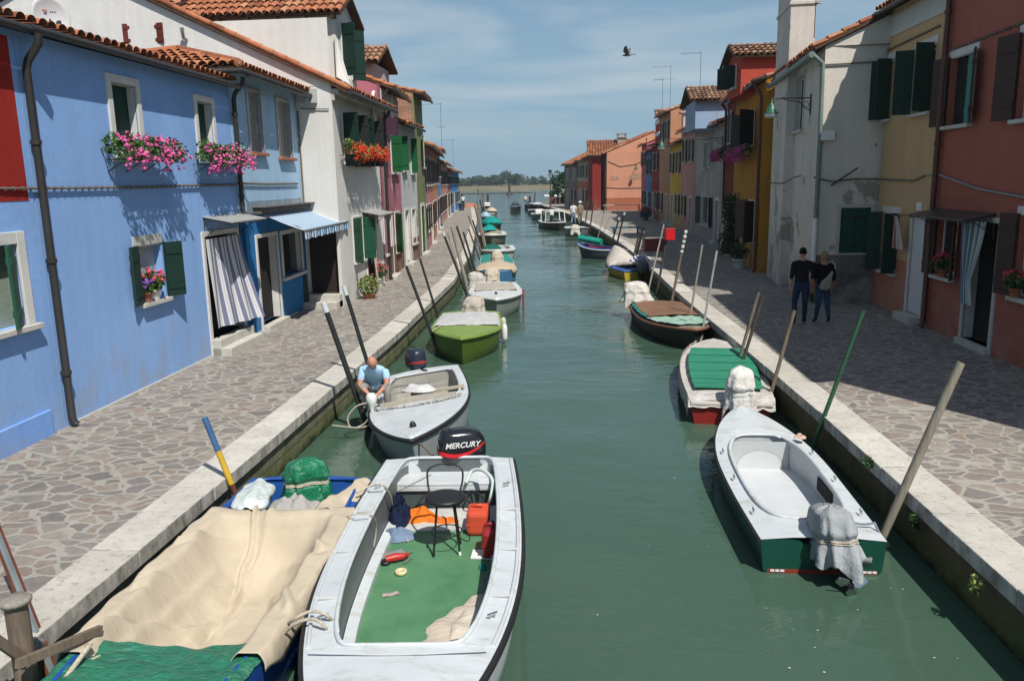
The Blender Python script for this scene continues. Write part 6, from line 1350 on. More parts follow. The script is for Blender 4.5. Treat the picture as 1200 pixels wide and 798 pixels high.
    # grinder, tape, brush
    p=W(465,658); root=empty('angle_grinder',p,R_(25),'red power tool lying on grey board','power tool'); mb=MB(); mb.tube([(-.12,.0,.05),(-.02,0,.055),(.08,0,.05)],[.035,.045,.035],10); mb.tube([(.06,0,.05),(.13,.04,.04)],[.03,.022],8); mb.build('body',paint((.40,.025,.02,1),.4),root)
    mb=MB(); mb.lathe([(.06,.02),(.062,.03),(.02,.035)],(-.12,0,0),16); mb.build('disc',M['black'],root); mb=MB(); mb.tube([(.08,0,.045),(.12,.10,.02),(.2,.16,.01)],.012,5); mb.build('handle',M['grey_metal'],root)
    mb=MB(); mb.box(-.17,.17,-.05,.05,0,.025); o=mb.build('grey_board',paint((.24,.25,.24,1),.7,.2)); o.location=W(456,652); o.rotation_euler=(0,0,R_(38)); tag(o,'short grey board under the red tool','board')
    mb=MB(); mb.lathe([(.035,.0),(.06,0),(.06,.04),(.035,.04),(.035,0)],(0,0,0),20); o=mb.build('tape_roll',paint((.58,.52,.30,1),.6)); o.location=W(470,672); tag(o,'cream roll of tape beside the red tool','tape roll')
    root=empty('paint_brush',W(446,650),R_(20),'yellow handled brush left of the red tool','brush'); mb=MB(); mb.tube([(-.09,0,.02),(.05,0,.02)],.016,7); mb.build('handle',paint((.60,.42,.03,1),.5),root); mb=MB(); mb.box(.05,.12,-.025,.025,.005,.03); mb.build('bristles',M['grey_metal'],root)
    mb=MB(); mb.tube([(-.07,0,.012),(.07,.02,.012)],.012,6); o=mb.build('metal_tool',M['grey_metal']); o.location=W(479,658); o.rotation_euler=(0,0,1.1); tag(o,'small chrome hand tool right of the red tool','hand tool')
    mb=MB(); mb.grid(lambda s,t:Vector((s*.16,t*.06,.004+.004*math.sin(s*9))),8,4); o=mb.build('sandpaper',paint((.45,.36,.33,1),.9,.2)); o.location=W(449,700); o.rotation_euler=(0,0,.45); tag(o,'pale pink strip of sandpaper on the green floor','sandpaper')
    # folded canvas
    ps=[W(*q) for q in ((489,770),(500,737),(553,701),(567,699),(577,722),(572,772),(555,772))]
    def sheet(poly,z,m_,name,lab,cat):
        mb=MB(); c=sum(poly,Vector())/len(poly); N=10; rings=[]
        for j in range(N+1):
            t=.02+.98*j/N; ring=[]
            for i in range(len(poly)):
                for q in range(5):
                    pp=poly[i].lerp(poly[(i+1)%len(poly)],q/5); v=c.lerp(pp,t); v.z=z+.030+.030*fold_noise((v.x,v.y,0),5,3.0)+.018*math.sin(v.x*11+v.y*17)-.025*t**6; ring.append(v)
            rings.append(ring)
        mb.loft(rings,cap0=True); o=mb.build(name,m_); return tag(o,lab,cat)
    sheet(ps,.11,cloth((.50,.43,.35,1),.12,4,.7),'folded_canvas','folded beige canvas on the green floor near the bow','canvas')
    ps=[W(*q,.2) for q in ((527,742),(530,722),(548,707),(576,700),(577,728),(560,742))]
    sheet(ps,.15,cloth((.54,.48,.40,1),.12,4,.7),'folded_canvas','upper fold of beige canvas lying on the larger canvas','canvas')
    # hose
    h=[G(546,566,.52),G(553,552,.62),G(566,551,.66),G(577,563,.60),G(575,583,.45),G(569,596,.25),G(561,603,.16)]
    mb=MB(); mb.tube(smooth(h),.022,8); tag(mb.build('hose',paint((.46,.56,.50,1),.45,.05)),'pale green hose arching from the motor to the tanks','hose')
    mb=MB(); mb.tube(smooth([W(560,600,.13),W(548,585,.3),W(553,575,.34),W(570,590,.3),W(552,606,.13)]),.011,6); tag(mb.build('hose',M['black']),'thin black fuel line looped behind the tanks','hose')
    mb=MB(); mb.tube(smooth([W(485,622),W(505,614),W(528,618),W(548,624),W(548,634),W(530,625)]),.006,5); tag(mb.build('cable',M['black']),'thin black cable lying around the stool feet','cable')
    rope(smooth([G(418,577,.66),G(432,570,.70),G(448,568,.72),G(457,580,.55),G(461,595,.30),G(470,600,.18),G(478,610,.13),G(470,622,.12),G(478,634,.12)]),'pale rope hanging over the stern rail of the big open boat',.013)
    rope(smooth([G(405,605,.66),G(420,602,.70),G(436,604,.66),G(441,618,.45),G(438,640,.25)]),'thin pale rope over the left rail of the big boat amidships',.008)
    rope(smooth([G(333,733,.55),G(345,725,.68),G(365,716,.73),G(385,722,.70),G(394,738,.52),G(395,765,.25)]),'double pale rope over the left rail near the bow, outer strand',.014)
    rope(smooth([G(330,745,.55),G(345,731,.68),G(365,725,.73),G(380,733,.70),G(386,750,.5),G(385,772,.25)]),'double pale rope over the left rail near the bow, inner strand',.014)
    rope([G(466,576,.6),G(505,556,.62)],'taut thin line from the left stern corner to the motor',.007,cloth((.2,.2,.2,1),.2,20))
    rope(smooth([G(545,530,.45),G(515,538,.5),G(495,522,.52),G(478,514,.5)]),'greasy brown tiller rope by the black motor',.016,cloth((.20,.16,.12,1),.2,20))
boats()
# ================================================================== POLES, PEOPLE, SMALL THINGS
def pole(base,top,r0,r1,m,label,z=0.0,capm=None,dy=0.0,bands=None,square=False):
    r0*=.85; r1*=.85
    b=G(base[0],base[1],z) if len(base)==2 else Vector(base)
    if len(base)==2:   # keep the pole on the water side of the wall
        for poly,sg in ((LB,1),(RB,-1)):
            for (p,q) in zip(off(poly,.13*sg)[:-1],off(poly,.13*sg)[1:]):
                if p[1]<=b.y<=q[1]:
                    xw=p[0]+(q[0]-p[0])*(b.y-p[1])/(q[1]-p[1])
                    if (b.x-xw)*sg<0:
                        c=PV(p,q,*base); b=c
    t=PY(b.y+dy,top[0],top[1]); d=(t-b); L=d.length
    b2=b-d.normalized()*1.2
    root=empty('mooring_pole',b,0,label,'mooring pole','mooring poles along the canal'); mb=MB(b)
    N=6; segs=[b2.lerp(t,i/N) for i in range(N+1)]; rs=random.Random(int(abs(top[0]*7)))
    pts=[p+Vector((rs.uniform(-1,1),rs.uniform(-1,1),0))*r0*.05 for p in segs]; pts[-1]=t
    mb.tube(pts,[r0+(r1-r0)*i/N for i in range(N+1)],4 if square else 10,smooth=not square); mb.build('shaft',m,root)
    if capm:
        mb=MB(b); u=d.normalized(); mb.tube([t-u*.16,t+u*.012],[r1*1.12,r1*1.12],10); mb.build('cap',capm,root)
    if bands:
        u=d.normalized()
        for a,c,mm in bands: mb=MB(b); mb.tube([t-u*a,t-u*c],r0*1.06,10); mb.build('painted_band',mm,root)
    return root
def poles():
    pb=M['pole_black']; wc=paint((.50,.55,.56,1),.6,.15); wd=weathered_wood((.19,.15,.11,1)); dk=weathered_wood((.075,.06,.048,1)); gy=weathered_wood((.30,.275,.235,1)); pale=weathered_wood((.38,.37,.34,1)); ru=weathered_wood((.16,.055,.03,1))
    blue=paint((.045,.12,.26,1),.6,.2); yel=paint((.58,.37,.03,1),.6,.2)
    # left bank, near to far
    r=pole((66,800),(-14,598),.055,.05,ru,'rusty brown square post with a zinc edge at the lower left corner',0,square=True,dy=.5)
    mb=MB(r.location); b=Vector(r.location); t=PY(b.y+.5,-14,598); mb.tube([b+Vector((.045,-.045,0)),t+Vector((.045,-.045,0))],.022,4,smooth=False); mb.build('zinc_edge',metal((.35,.40,.40,1),.5,.6),r)
    pole((292,618),(240,490),.040,.036,ru,'blue and yellow painted pole between kerb and blue boat',0,bands=[(-.01,.42,blue),(.42,.85,yel)])
    pole((432,505),(379,355),.060,.05,pb,'stout black pole with white cap, in front of the crouching man',0,capm=wc)
    pole((447,478),(403,336),.048,.04,pb,'black pole with white cap just behind the crouching man',0,capm=wc)
    pole((514,413),(476,312),.05,.04,pb,'black pole at the bow of the lime green boat',0)
    pole((515,378),(492,303),.045,.038,pb,'slimmer black pole on the kerb side of the lime green boat',0)
    pole((547,346),(519,272),.055,.045,pb,'dark pole with a pale tip left of the white boat with beige canvas',0,capm=wc)
    pole((549,343),(529.5,266),.08,.07,gy,'thick pale wooden pole left of the white boat with beige canvas',0)
    pole((544,338),(524.5,273),.04,.03,gy,'thin grey leaning stick beside the thick pale pole',0)
    pole((559,336),(535,265),.055,.045,pb,'black pole behind the thick pale wooden pole',0)
    pole((561,332),(543,272),.055,.045,pb,'shorter black pole leaning toward the pale blue boat',0)
    pole((566,315),(549,268),.05,.04,dk,'brown black pole beside the teal decked boat',0)
    pole((567,303),(549,253),.06,.05,wd,'brown pole of the leaning cluster by the white open boat, lowest one',0)
    pole((569,302),(553.5,258),.06,.05,pb,'black pole in the leaning cluster by the white open boat',0)
    pole((570,300),(556,240),.07,.05,wd,'tall brown pole in the leaning cluster by the white open boat',0)
    pole((571,297),(560,246),.06,.05,gy,'pale pole at the right of the leaning cluster by the white open boat',0)
    pole((565,262),(559,236),.10,.09,wd,'brown pole beside the small pale blue covered boat',0)
    pole((567,256),(562.5,234),.10,.09,dk,'dark pole between kerb and cream covered boat',0)
    pole((568.5,250),(565.5,229),.12,.1,wd,'brown pole by the far white low boat on the left',0)
    pole((572,246),(571.5,228),.22,.2,dk,'thick dark pile near the dark red cabin boat',0)
    # right bank, near to far
    pole((1033,632),(1126,425),.056,.052,weathered_wood((.25,.225,.175,1)),'thick bare wooden pole beside the near right boat stern',.05,dy=.0)
    pole((952,525),(1012,364),.040,.034,paint((.022,.085,.04,1),.6,.3,.2),'green painted pole between near right boat and kerb',0)
    pole((903,462),(931,364),.042,.036,wd,'brown pole by the kerb beside the green planked boat',0)
    pole((868,415),(889,343),.042,.036,wd,'left one of two crossed brown poles by the green planked boat',0)
    pole((873,415),(894,348),.042,.036,dk,'right one of two crossed brown poles by the green planked boat',0)
    pole((826,372),(840,294),.036,.032,pale,'pale straight pole near the bow of the old brown boat',0)
    pole((811,358),(823,287),.036,.032,gy,'greyish pole left of the pale straight one by the old brown boat',0)
    wb=M['white']
    pole((789,344),(804,270),.055,.045,wd,'brown pole with peeling white bands near the red post box',0,bands=[(0,.08,wb),(.14,.22,wb),(.30,.36,wb),(.44,.52,wb),(.60,.66,wb)])
    r=pole((771,337),(781,281),.05,.045,dk,'dark post under the red box on the right bank',0)
    p=PY(r.location.y,784.5,274.5); root=empty('red_box',p-Vector((0,0,.2)),R_(12),'bright red box mounted on a dark post','box'); mb=MB(); mb.box(-.16,.16,-.13,.13,0,.36); mb.build('body',paint((.55,.012,.015,1),.4),root,bevel=.02); mb=MB(); mb.box(-.175,.175,-.145,.145,.36,.39); mb.build('lid',paint((.50,.012,.015,1),.4),root,bevel=.01)
    pole((765,318),(778,263),.04,.035,pale,'slim whitish pole by the yellow and blue boat motor',0)
    pole((749,304),(759,264),.055,.05,dk,'dark brown pole right of the pale awning boat, rightmost of three',0)
    pole((745,302),(754,266),.07,.065,pb,'thick black pole right of the pale awning boat, middle of three',0)
    pole((742,303),(750,270),.06,.05,dk,'black pole right of the pale awning boat, leftmost of three',0)
    pole((724,282),(732,249),.06,.055,pb,'black pole with white tip by the blue bench, right one',0,capm=wc)
    pole((718,281),(726,255),.06,.055,pb,'black pole with white tip by the blue bench, left one',0,capm=wc)
    pole((700,281),(711,238),.035,.03,gy,'thin tall pale pole at the small blue and red boat',0)
    pole((706,277),(715,252),.035,.03,gy,'thin short pale pole at the small blue and red boat',0)
    pole((691,270),(696,236),.07,.06,dk,'dark brown pole in front of the red narrow block, right one',0)
    pole((685,268),(690,233),.07,.06,dk,'dark brown pole in front of the red narrow block, left one',0)
    pole((679,263),(682,240),.06,.05,wd,'thin brown pole behind the far white boat with motor cover',0)
    pole((645,246),(646,228),.10,.09,dk,'dark pole at the right quay end beside the hedge',0)
    pole((626.5,243),(627,226),.12,.1,dk,'lone dark pole in the water at the right quay end',0)
    pole((560,228),(560,222),.22,.2,dk,'stub pile in the lagoon off the left quay end',0)
    for px,lab in ((541,'left pile of the low jetty rail in the lagoon'),(566,'right pile of the low jetty rail in the lagoon')):
        b=PY(150,px,234); b.z=0; pole((b.x,b.y,0),proj_px(b+Vector((0,0,1.9))),.16,.15,dk,lab)
    a=PY(150,541,226); c=PY(150,566,226); a.z=1.8; c.z=1.8; mb=MB(); mb.tube([a,c+Vector((9,0,0))],.09,6); tag(mb.build('jetty_rail',M['bark']),'low horizontal jetty rail in the lagoon beyond the left quay','rail')
    # channel marker
    p=G(598,229.5,0); p=PY(240,597,228); p.z=0; root=empty('channel_marker',p,0,'small dark channel marker standing in the lagoon','marker'); mb=MB(); mb.tube([(0,0,-.5),(0,0,3.0)],.35,7); mb.build('post',dk,root); mb=MB(); mb.lathe([(1.2,0),(.9,.5),(.4,.9)],(0,0,-.1),9); mb.build('base',M['black'],root)
    # wooden pile with cap and boards at the lower left corner
    p=G(30,770,0); p=PX(-3.98,17,700); ptop=p.z; p.z=0; root=empty('wooden_pile',p,0,'weathered wooden pile with flat cap at the lower left corner','pile')
    mb=MB(); mb.tube([(0,0,-1),(0,0,ptop-.03)],.075,12); mb.build('post',wd,root); mb=MB(); mb.lathe([(.02,.0),(.10,-.005),(.11,-.02),(.10,-.045),(.02,-.045)],(0,0,ptop),14); mb.build('cap',gy,root)
    for i,(dx,dy,z,a) in enumerate(((.16,.10,.34,1.15),(.10,-.06,.22,1.3),(.24,.02,.14,1.0))):
        pa_,pb_=[(PX(-3.86,20,778),PX(-3.70,118,737)),(PX(-3.84,62,800),PX(-3.72,112,768)),(PX(-3.94,-15,742),PX(-3.92,28,772))][i]; dd=(pb_-pa_); mb=MB(); mb.obox((0,0,0),(dd.normalized(),Vector((0,0,1)).cross(dd).normalized(),dd.normalized().cross(Vector((0,0,1)).cross(dd).normalized())),(dd.length/2,.02,.032)); o=mb.build('plank',wd); o.location=(pa_+pb_)/2; tag(o,['upper grey board beside the capped pile','middle grey board beside the capped pile','lowest grey board beside the capped pile'][i],'plank')
def proj_px(p):
    v=Vector(p)-CAM; w=v.dot(FW); return (600+F_*v.dot(RT)/w,399-F_*v.dot(UP)/w)
# ------------------------------------------------------------------ people
def head_mesh(bm,c,fwd,up,s,mi_skin,mi_dark,mi_lip):
    fwd=Vector(fwd).normalized(); up=Vector(up); up=(up-fwd*up.dot(fwd)).normalized(); rt=fwd.cross(up)
    M3=Matrix((rt,fwd,up)).transposed()
    vs=[]; NU,NV=24,18
    for j in range(NV+1):
        ph=math.pi*j/NV-math.pi/2
        for i in range(NU):
            a=2*math.pi*i/NU; d=Vector((math.cos(ph)*math.sin(a),math.cos(ph)*math.cos(a),math.sin(ph)))
            x,y,z=d.x*.076,d.y*.096,d.z*.118
            if z<0: k=1-.30*(-z/.118)**1.3; x*=k; y*=1-.10*(-z/.118)
            if y<0 and z<-.03: y*=.8
            y+=.024*math.exp(-((d.x/.13)**2+((d.z+.10)/.20)**2))*(d.y>0)     # nose
            y-=.010*math.exp(-(((abs(d.x)-.36)/.16)**2+((d.z-.06)/.11)**2))*(d.y>0) # eye sockets
            y+=.008*math.exp(-((d.x/.4)**2+((d.z+.78)/.16)**2))*(d.y>0)
            vs.append(bm.verts.new(Vector(c)+M3@Vector((x,y,z))*s))
    for j in range(NV):
        for i in range(NU):
            q=[vs[j*NU+i],vs[j*NU+(i+1)%NU],vs[(j+1)*NU+(i+1)%NU],vs[(j+1)*NU+i]]
            try: f=bm.faces.new(q); f.material_index=mi_skin; f.smooth=True
            except Exception: pass
    def blob(p,r,mi,n=8):
        g=[]
        for j in range(n//2+1):
            ph=math.pi*j/(n//2)-math.pi/2
            for i in range(n):
                a=2*math.pi*i/n; g.append(bm.verts.new(Vector(c)+M3@(Vector(p)+Vector((math.cos(ph)*math.cos(a)*r[0],math.cos(ph)*math.sin(a)*r[1],math.sin(ph)*r[2])))*s))
        for j in range(n//2):
            for i in range(n):
                f=bm.faces.new([g[j*n+i],g[j*n+(i+1)%n],g[(j+1)*n+(i+1)%n],g[(j+1)*n+i]]); f.material_index=mi; f.smooth=True
    for sx in(-1,1):
        blob((sx*.030,.079,.010),(.011,.007,.006),mi_dark); blob((sx*.031,.087,.028),(.016,.006,.004),mi_dark); blob((sx*.077,-.008,-.005),(.010,.018,.030),mi_skin)
    blob((0,.092,-.060),(.022,.007,.006),mi_lip)
    return M3
def hand(bm,wrist,d,palm_n,s,mi,curl=.5,thumb_side=1):
    """palm and five fingers"""
    d=Vector(d).normalized(); n=Vector(palm_n); n=(n-d*n.dot(d)).normalized(); w=d.cross(n)*thumb_side
    def tubeb(pts,rad,nn=7):
        rings=[]
        for i,p in enumerate(pts):
            t=(pts[min(i+1,len(pts)-1)]-pts[max(i-1,0)]).normalized(); u=t.orthogonal().normalized(); v=t.cross(u); rings.append([bm.verts.new(p+(u*math.cos(2*math.pi*k/nn)+v*math.sin(2*math.pi*k/nn))*rad[i]) for k in range(nn)])
        for a,b in zip(rings[:-1],rings[1:]):
            for k in range(nn):
                f=bm.faces.new([a[k],a[(k+1)%nn],b[(k+1)%nn],b[k]]); f.material_index=mi; f.smooth=True
        f=bm.faces.new(rings[-1]); f.material_index=mi; f=bm.faces.new(rings[0][::-1]); f.material_index=mi
    rings=[]
    for t,ww,th in ((-.01,.027,.022),(.02,.034,.021),(.055,.042,.018),(.085,.041,.014)):
        c=Vector(wrist)+d*t*s; rings.append([bm.verts.new(c+w*math.cos(2*math.pi*k/10)*ww*s+n*math.sin(2*math.pi*k/10)*th*s) for k in range(10)])
    for a,b in zip(rings[:-1],rings[1:]):
        for k in range(10): f=bm.faces.new([a[k],a[(k+1)%10],b[(k+1)%10],b[k]]); f.material_index=mi; f.smooth=True
    f=bm.faces.new(rings[-1]); f.material_index=mi
    for i,(off,l) in enumerate(((.031,.072),(.010,.080),(-.011,.075),(-.031,.058))):
        p=Vector(wrist)+d*.078*s+w*off*s; dd=d.copy(); pts=[p]
        for k,fr in enumerate((.45,.32,.23)):
            dd=(dd+n*curl*(.55+.25*k)).normalized(); p=p+dd*l*fr*s; pts.append(p)
        tubeb(pts,[.0095*s,.009*s,.008*s,.006*s])
    p=Vector(wrist)+d*.025*s+w*.030*s; dd=(d*.6+w*.7+n*.25).normalized(); pts=[p,p+dd*.035*s]; dd=(d*.8+w*.2+n*curl*.9).normalized(); pts.append(pts[-1]+dd*.032*s); pts.append(pts[-1]+(dd+n*curl*.4).normalized()*.022*s); tubeb(pts,[.013*s,.011*s,.0095*s,.007*s])
def person(label,loc,rz,J,rad,edges,region,mats,headc,fwd,up,hs=1.0,hands=(),hair=None,cat='person',lowpoly=False,folds=.006):
    """J joints (name->xyz); skin-modifier body; region(point)->material index"""
    root=empty('person',loc,rz,label,cat)
    names=list(J); me=D.meshes.new('body'); me.from_pydata([J[n] for n in names],[(names.index(a),names.index(b)) for a,b in edges],[])
    o=D.objects.new('body',me); COL.objects.link(o); md=o.modifiers.new('Skin','SKIN'); md.use_smooth_shade=True
    sv=me.skin_vertices[0].data
    for i,n in enumerate(names): r=rad[n]; sv[i].radius=r if isinstance(r,tuple) else (r,r); sv[i].use_root=(n=='pelvis')
    sb=o.modifiers.new('Sub','SUBSURF'); sb.levels=1 if lowpoly else 2
    dg=bpy.context.evaluated_depsgraph_get(); dg.update(); m2=D.meshes.new_from_object(o.evaluated_get(dg)); D.objects.remove(o)
    bm=bmesh.new(); bm.from_mesh(m2)
    seg=[(Vector(J[a]),Vector(J[b]),a,b) for a,b in edges]
    for f in bm.faces:
        c=f.calc_center_median(); best=None
        for a,b,na,nb in seg:
            d=b-a; t=max(0,min(1,(c-a).dot(d)/max(d.length_squared,1e-9))); ra=rad[na][0] if isinstance(rad[na],tuple) else rad[na]; rb=rad[nb][0] if isinstance(rad[nb],tuple) else rad[nb]; q=(c-(a+d*t)).length-(ra+(rb-ra)*t)
            if best is None or q<best[0]: best=(q,na,nb,t)
        f.material_index=region(best[1],best[2],best[3],c); f.smooth=True
    bm.normal_update()
    for v in bm.verts:
        fi=v.link_faces[0].material_index if v.link_faces else 0
        if fi!=0: v.co+=v.normal*(folds*1.6*fold_noise(v.co*1.0,3,9)+folds*.5)
    head_mesh(bm,headc,fwd,up,hs,0,len(mats)-2,len(mats)-1)
    for h in hands: hand(bm,*h)
    m3=D.meshes.new('body'); bm.to_mesh(m3); bm.free()
    for m in mats: m3.materials.append(m)
    ob=D.objects.new('body',m3); link(ob,root)
    if hair:
        hm,style=hair; fwd=Vector(fwd).normalized(); upv=Vector(up); upv=(upv-fwd*upv.dot(fwd)).normalized(); M3=Matrix((fwd.cross(upv),fwd,upv)).transposed()
        mb=MB(); NU,NV=24,10; low={'short':-.25,'bob':-1.25,'fringe':-.35}[style]
        def fn(s,t):
            a=2*math.pi*s; face=max(0,math.cos(a)); lim=low+(.75-low)*face**1.5 if style!='bob' else low+(.55-low)*max(0,math.cos(a))**.8; zt=1+(lim-1)*t; zc=max(-1,min(1,zt)); r=math.sqrt(max(0,1-zc*zc)); r=max(r,.80) if zc<.0 else r
            return Vector(headc)+M3@Vector((math.sin(a)*.084*r,math.cos(a)*.103*r-.004,.124*zt if zt>-1 else -.124+(.06*(zt+1))))*hs*(1+.03*fold_noise((math.sin(a)*2,math.cos(a)*2,zt*2),3,3))
        mb.grid(fn,NU,NV); mb.build('hair',hm,root)
    return root,ob
BODY_E=[('pelvis','spine'),('spine','chest'),('chest','neck'),('neck','headb'),('chest','shl'),('shl','ell'),('ell','wrl'),('chest','shr'),('shr','elr'),('elr','wrr'),('pelvis','hipl'),('hipl','knl'),('knl','anl'),('anl','tol'),('pelvis','hipr'),('hipr','knr'),('knr','anr'),('anr','tor')]
def std_rad(k=1.0,w=1.0):
    return dict(pelvis=(.155*w,.115),spine=(.145*w,.105),chest=(.165*w,.115),neck=.056,headb=.05,shl=.068,shr=.068,ell=.046,elr=.046,wrl=.03,wrr=.03,hipl=.092,hipr=.092,knl=.062,knr=.062,anl=.042,anr=.042,tol=.036,tor=.036)
def region_std(short=True,skin_arm=.55):
    def reg(a,b,t,c):
        if a in('neck',): return 0
        if b in('neck',) and t>.75: return 0
        if a in('shl','shr'): return 1 if t<skin_arm or skin_arm>1 else 0
        if a in('ell','elr'): return 1 if skin_arm>1 and t<(skin_arm-1) else 0
        if a in('anl','anr'): return 3
        if a in('hipl','hipr','knl','knr'): return 3 if (a[0]=='k' and t>.93) else 2
        if b in('hipl','hipr'): return 2
        if a=='pelvis' and t<.35: return 2
        return 1
    return reg
def people():
    dark=paint((.02,.015,.012,1),.4); lip=paint((.30,.10,.08,1),.5); skin=M['skin']
    def clothm(c,v=.18): return cloth(c,v,9,.35)
    # ---- crouching man on the left gunwale of the pale grey boat (faces the bridge, leans forward)
    base=G(437,470,.56); base=Vector((-3.38,12.62,.44))
    J=dict(pelvis=(0,.16,.26),spine=(0,.07,.40),chest=(0,-.10,.565),neck=(0,-.205,.665),headb=(0,-.26,.71),
           shl=(.185,-.11,.60),ell=(.215,-.24,.38),wrl=(.06,-.34,.24),shr=(-.185,-.11,.60),elr=(-.235,-.21,.37),wrr=(-.07,-.33,.24),
           hipl=(.10,.10,.24),knl=(.22,-.26,.34),anl=(.20,-.20,-.04),tol=(.22,-.34,-.07),hipr=(-.10,.10,.24),knr=(-.17,-.22,.36),anr=(-.17,-.14,-.04),tor=(-.18,-.28,-.07))
    rd=std_rad(); rd.update(chest=(.175,.12),pelvis=(.16,.13),spine=(.16,.125),knl=.07,knr=.07,shl=.075,shr=.075)
    mats=[skin,clothm((.36,.56,.72,1)),clothm((.24,.23,.21,1)),paint((.05,.045,.04,1),.6),dark,lip]
    person('bald man in a light blue polo shirt crouching on the pale grey boat',base,R_(8),J,rd,BODY_E,region_std(True,.62),mats,(0,-.305,.765),(0.10,-.62,-.72),(0,-.72,.62),1.0,
           hands=[((.06,-.34,.24),(-.45,-.55,-.45),(-.6,.2,-.6),1.0,0,.75,-1),((-.07,-.33,.24),(.45,-.55,-.45),(.6,.2,-.6),1.0,0,.75,1)],hair=None)
    p=base+Vector((.03,-.42,.12)); mb=MB(); mb.lathe([(.02,.17),(.055,.165),(.085,.12),(.09,.05),(.06,-.02),(.035,-.09),(.03,-.20)],(0,0,0),14); o=mb.build('white_float',paint((.62,.62,.58,1),.6,.1)); o.location=p; tag(o,'white bulb shaped float held by the crouching man','float')
    rope(smooth([p+Vector((-.02,-.02,.02)),p+Vector((-.22,-.10,-.02)),p+Vector((-.36,-.14,-.20)),p+Vector((-.30,-.16,-.36)),p+Vector((-.10,-.12,-.30)),p+Vector((.02,-.08,-.12))]),'looped pale rope hanging from the crouching man hands',.012)
    rope(smooth([p+Vector((.10,-.1,-.24)),p+Vector((-.12,-.2,-.34)),Vector((-3.95,12.0,.25))]),'pale rope from the pale grey boat to the stout black pole',.012)
    # ---- couple walking away on the right bank
    def walker(lab,px,h,shirt,trouser,skin_arm,stride,sway,hairm,style,w=1.0,handheld=0,armp=(0,0)):
        b=G(px[0],px[1]); k=h/1.78; s=stride
        J=dict(pelvis=(0,0,.93),spine=(0,.01,1.10),chest=(0,.02,1.32),neck=(0,.0,1.49),headb=(0,.02,1.56),
           shl=(-.19,.0,1.40),ell=(-.235,-.05+armp[0],1.13),wrl=(-.225,.05+armp[0],.88),shr=(.19,.0,1.40),elr=(.235,-.05+armp[1],1.13),wrr=(.225,.05+armp[1],.88),
           hipl=(-.09,0,.88),knl=(-.115,.10*s,.50),anl=(-.13-.03*s,-.14*s,.13 if s>0 else .09),tol=(-.16,.05-.12*s,.05),hipr=(.09,0,.88),knr=(.11,.06*s,.48),anr=(.13,.18*s,.09 if s>0 else .15),tor=(.155,.18*s+.15,.04 if s>0 else .08))
        J={a:tuple(c*k for c in v) for a,v in J.items()}; rd=std_rad(1,w); rd.update(hipl=.10*w,hipr=.10*w,shl=.075,shr=.075); rd={a:(tuple(x*k for x in v) if isinstance(v,tuple) else v*k) for a,v in rd.items()}
        mats=[skin,shirt,trouser,paint((.02,.018,.018,1),.5),dark,lip]
        r,o=person(lab,b,sway,J,rd,BODY_E,region_std(True,skin_arm),mats,(0,.03*k,1.655*k),(0,1,-.05),(0,0,1),k*.98,
          hands=[((J['wrl']),(0,.05,-1),(.9,.2,0),k,0,.35,1),((J['wrr']),(0,.05,-1),(-.9,.2,0),k,0,.35,-1)],hair=(hairm,style)); return r,J,k
    walker('man in black shirt and dark jeans walking away beside the woman',(937,381),1.80,clothm((.012,.011,.014,1)),clothm((.022,.04,.085,1)),1.25,1.0,R_(-3),cloth((.008,.007,.007,1),.2,20),'short',1.05)
    r,J,k=walker('blonde woman in black top with a beige shoulder bag walking away',(962,380),1.70,clothm((.006,.006,.007,1)),clothm((.03,.06,.11,1)),1.25,-.8,R_(2),cloth((.30,.20,.11,1),.25,20),'bob',.92)
    # bag: top-level, hangs from her shoulder
    c=Vector(r.location)+Vector((.02,-.16,1.02)); root=empty('shoulder_bag',c,0,'beige shoulder bag hanging on the back of the blonde woman','bag'); mb=MB()
    poly=[(-.20,-.12),(-.16,-.20),(.05,-.22),(.15,-.14),(.17,.10),(.21,.28),(.16,.30),(.02,.14),(-.14,.02)]
    mb.prism([(x*.72,-.02,z*.85-.02) for x,z in poly],(0,.08,0)); mb.build('bag_body',cloth((.30,.265,.205,1),.12,6,.6),root,bevel=.03); mb=MB(); mb.tube(smooth([(.18,-.01,.27),(.16,.03,.40),(.10,.12,.44),(.0,.30,.30)]),.016,5); mb.build('strap',cloth((.42,.37,.29,1),.12,6),root)
    # ---- far people (small in the photo)
    def far_person(lab,px,shirt,trou,hat=None,h=1.72):
        r,J,k=walker(lab,px,h,shirt,trou,.6,.7,R_(20*math.sin(px[0])),paint((.05,.04,.03,1),.7),'short')
        if hat: 
            mb=MB(); mb.lathe([(.17,0),(.17,.012),(.10,.02),(.095,.09),(.05,.11)],(0,.03,1.70*k),14); o=mb.build('sun_hat',hat); o.parent=r
    wh=clothm((.62,.62,.62,1)); kh=clothm((.20,.19,.12,1)); lbj=clothm((.22,.28,.36,1)); bk=clothm((.015,.015,.018,1))
    far_person('man in white shirt and pale jeans standing on the far right bank',(672,263.5),wh,lbj)
    far_person('person in olive clothes and white hat beside the white shirted man',(680,262.5),kh,kh,M['white'])
    far_person('person in dark shorts and white top at the left bank end',(543,244),wh,bk)
    far_person('person in black walking at the right quay end by the brick planter',(656.5,238.5),bk,bk)
    far_person('person in light top near the right quay end corner',(662,238),wh,lbj)
    far_person('person in dark top beside the planter hedge at the quay end',(652,239),bk,lbj)
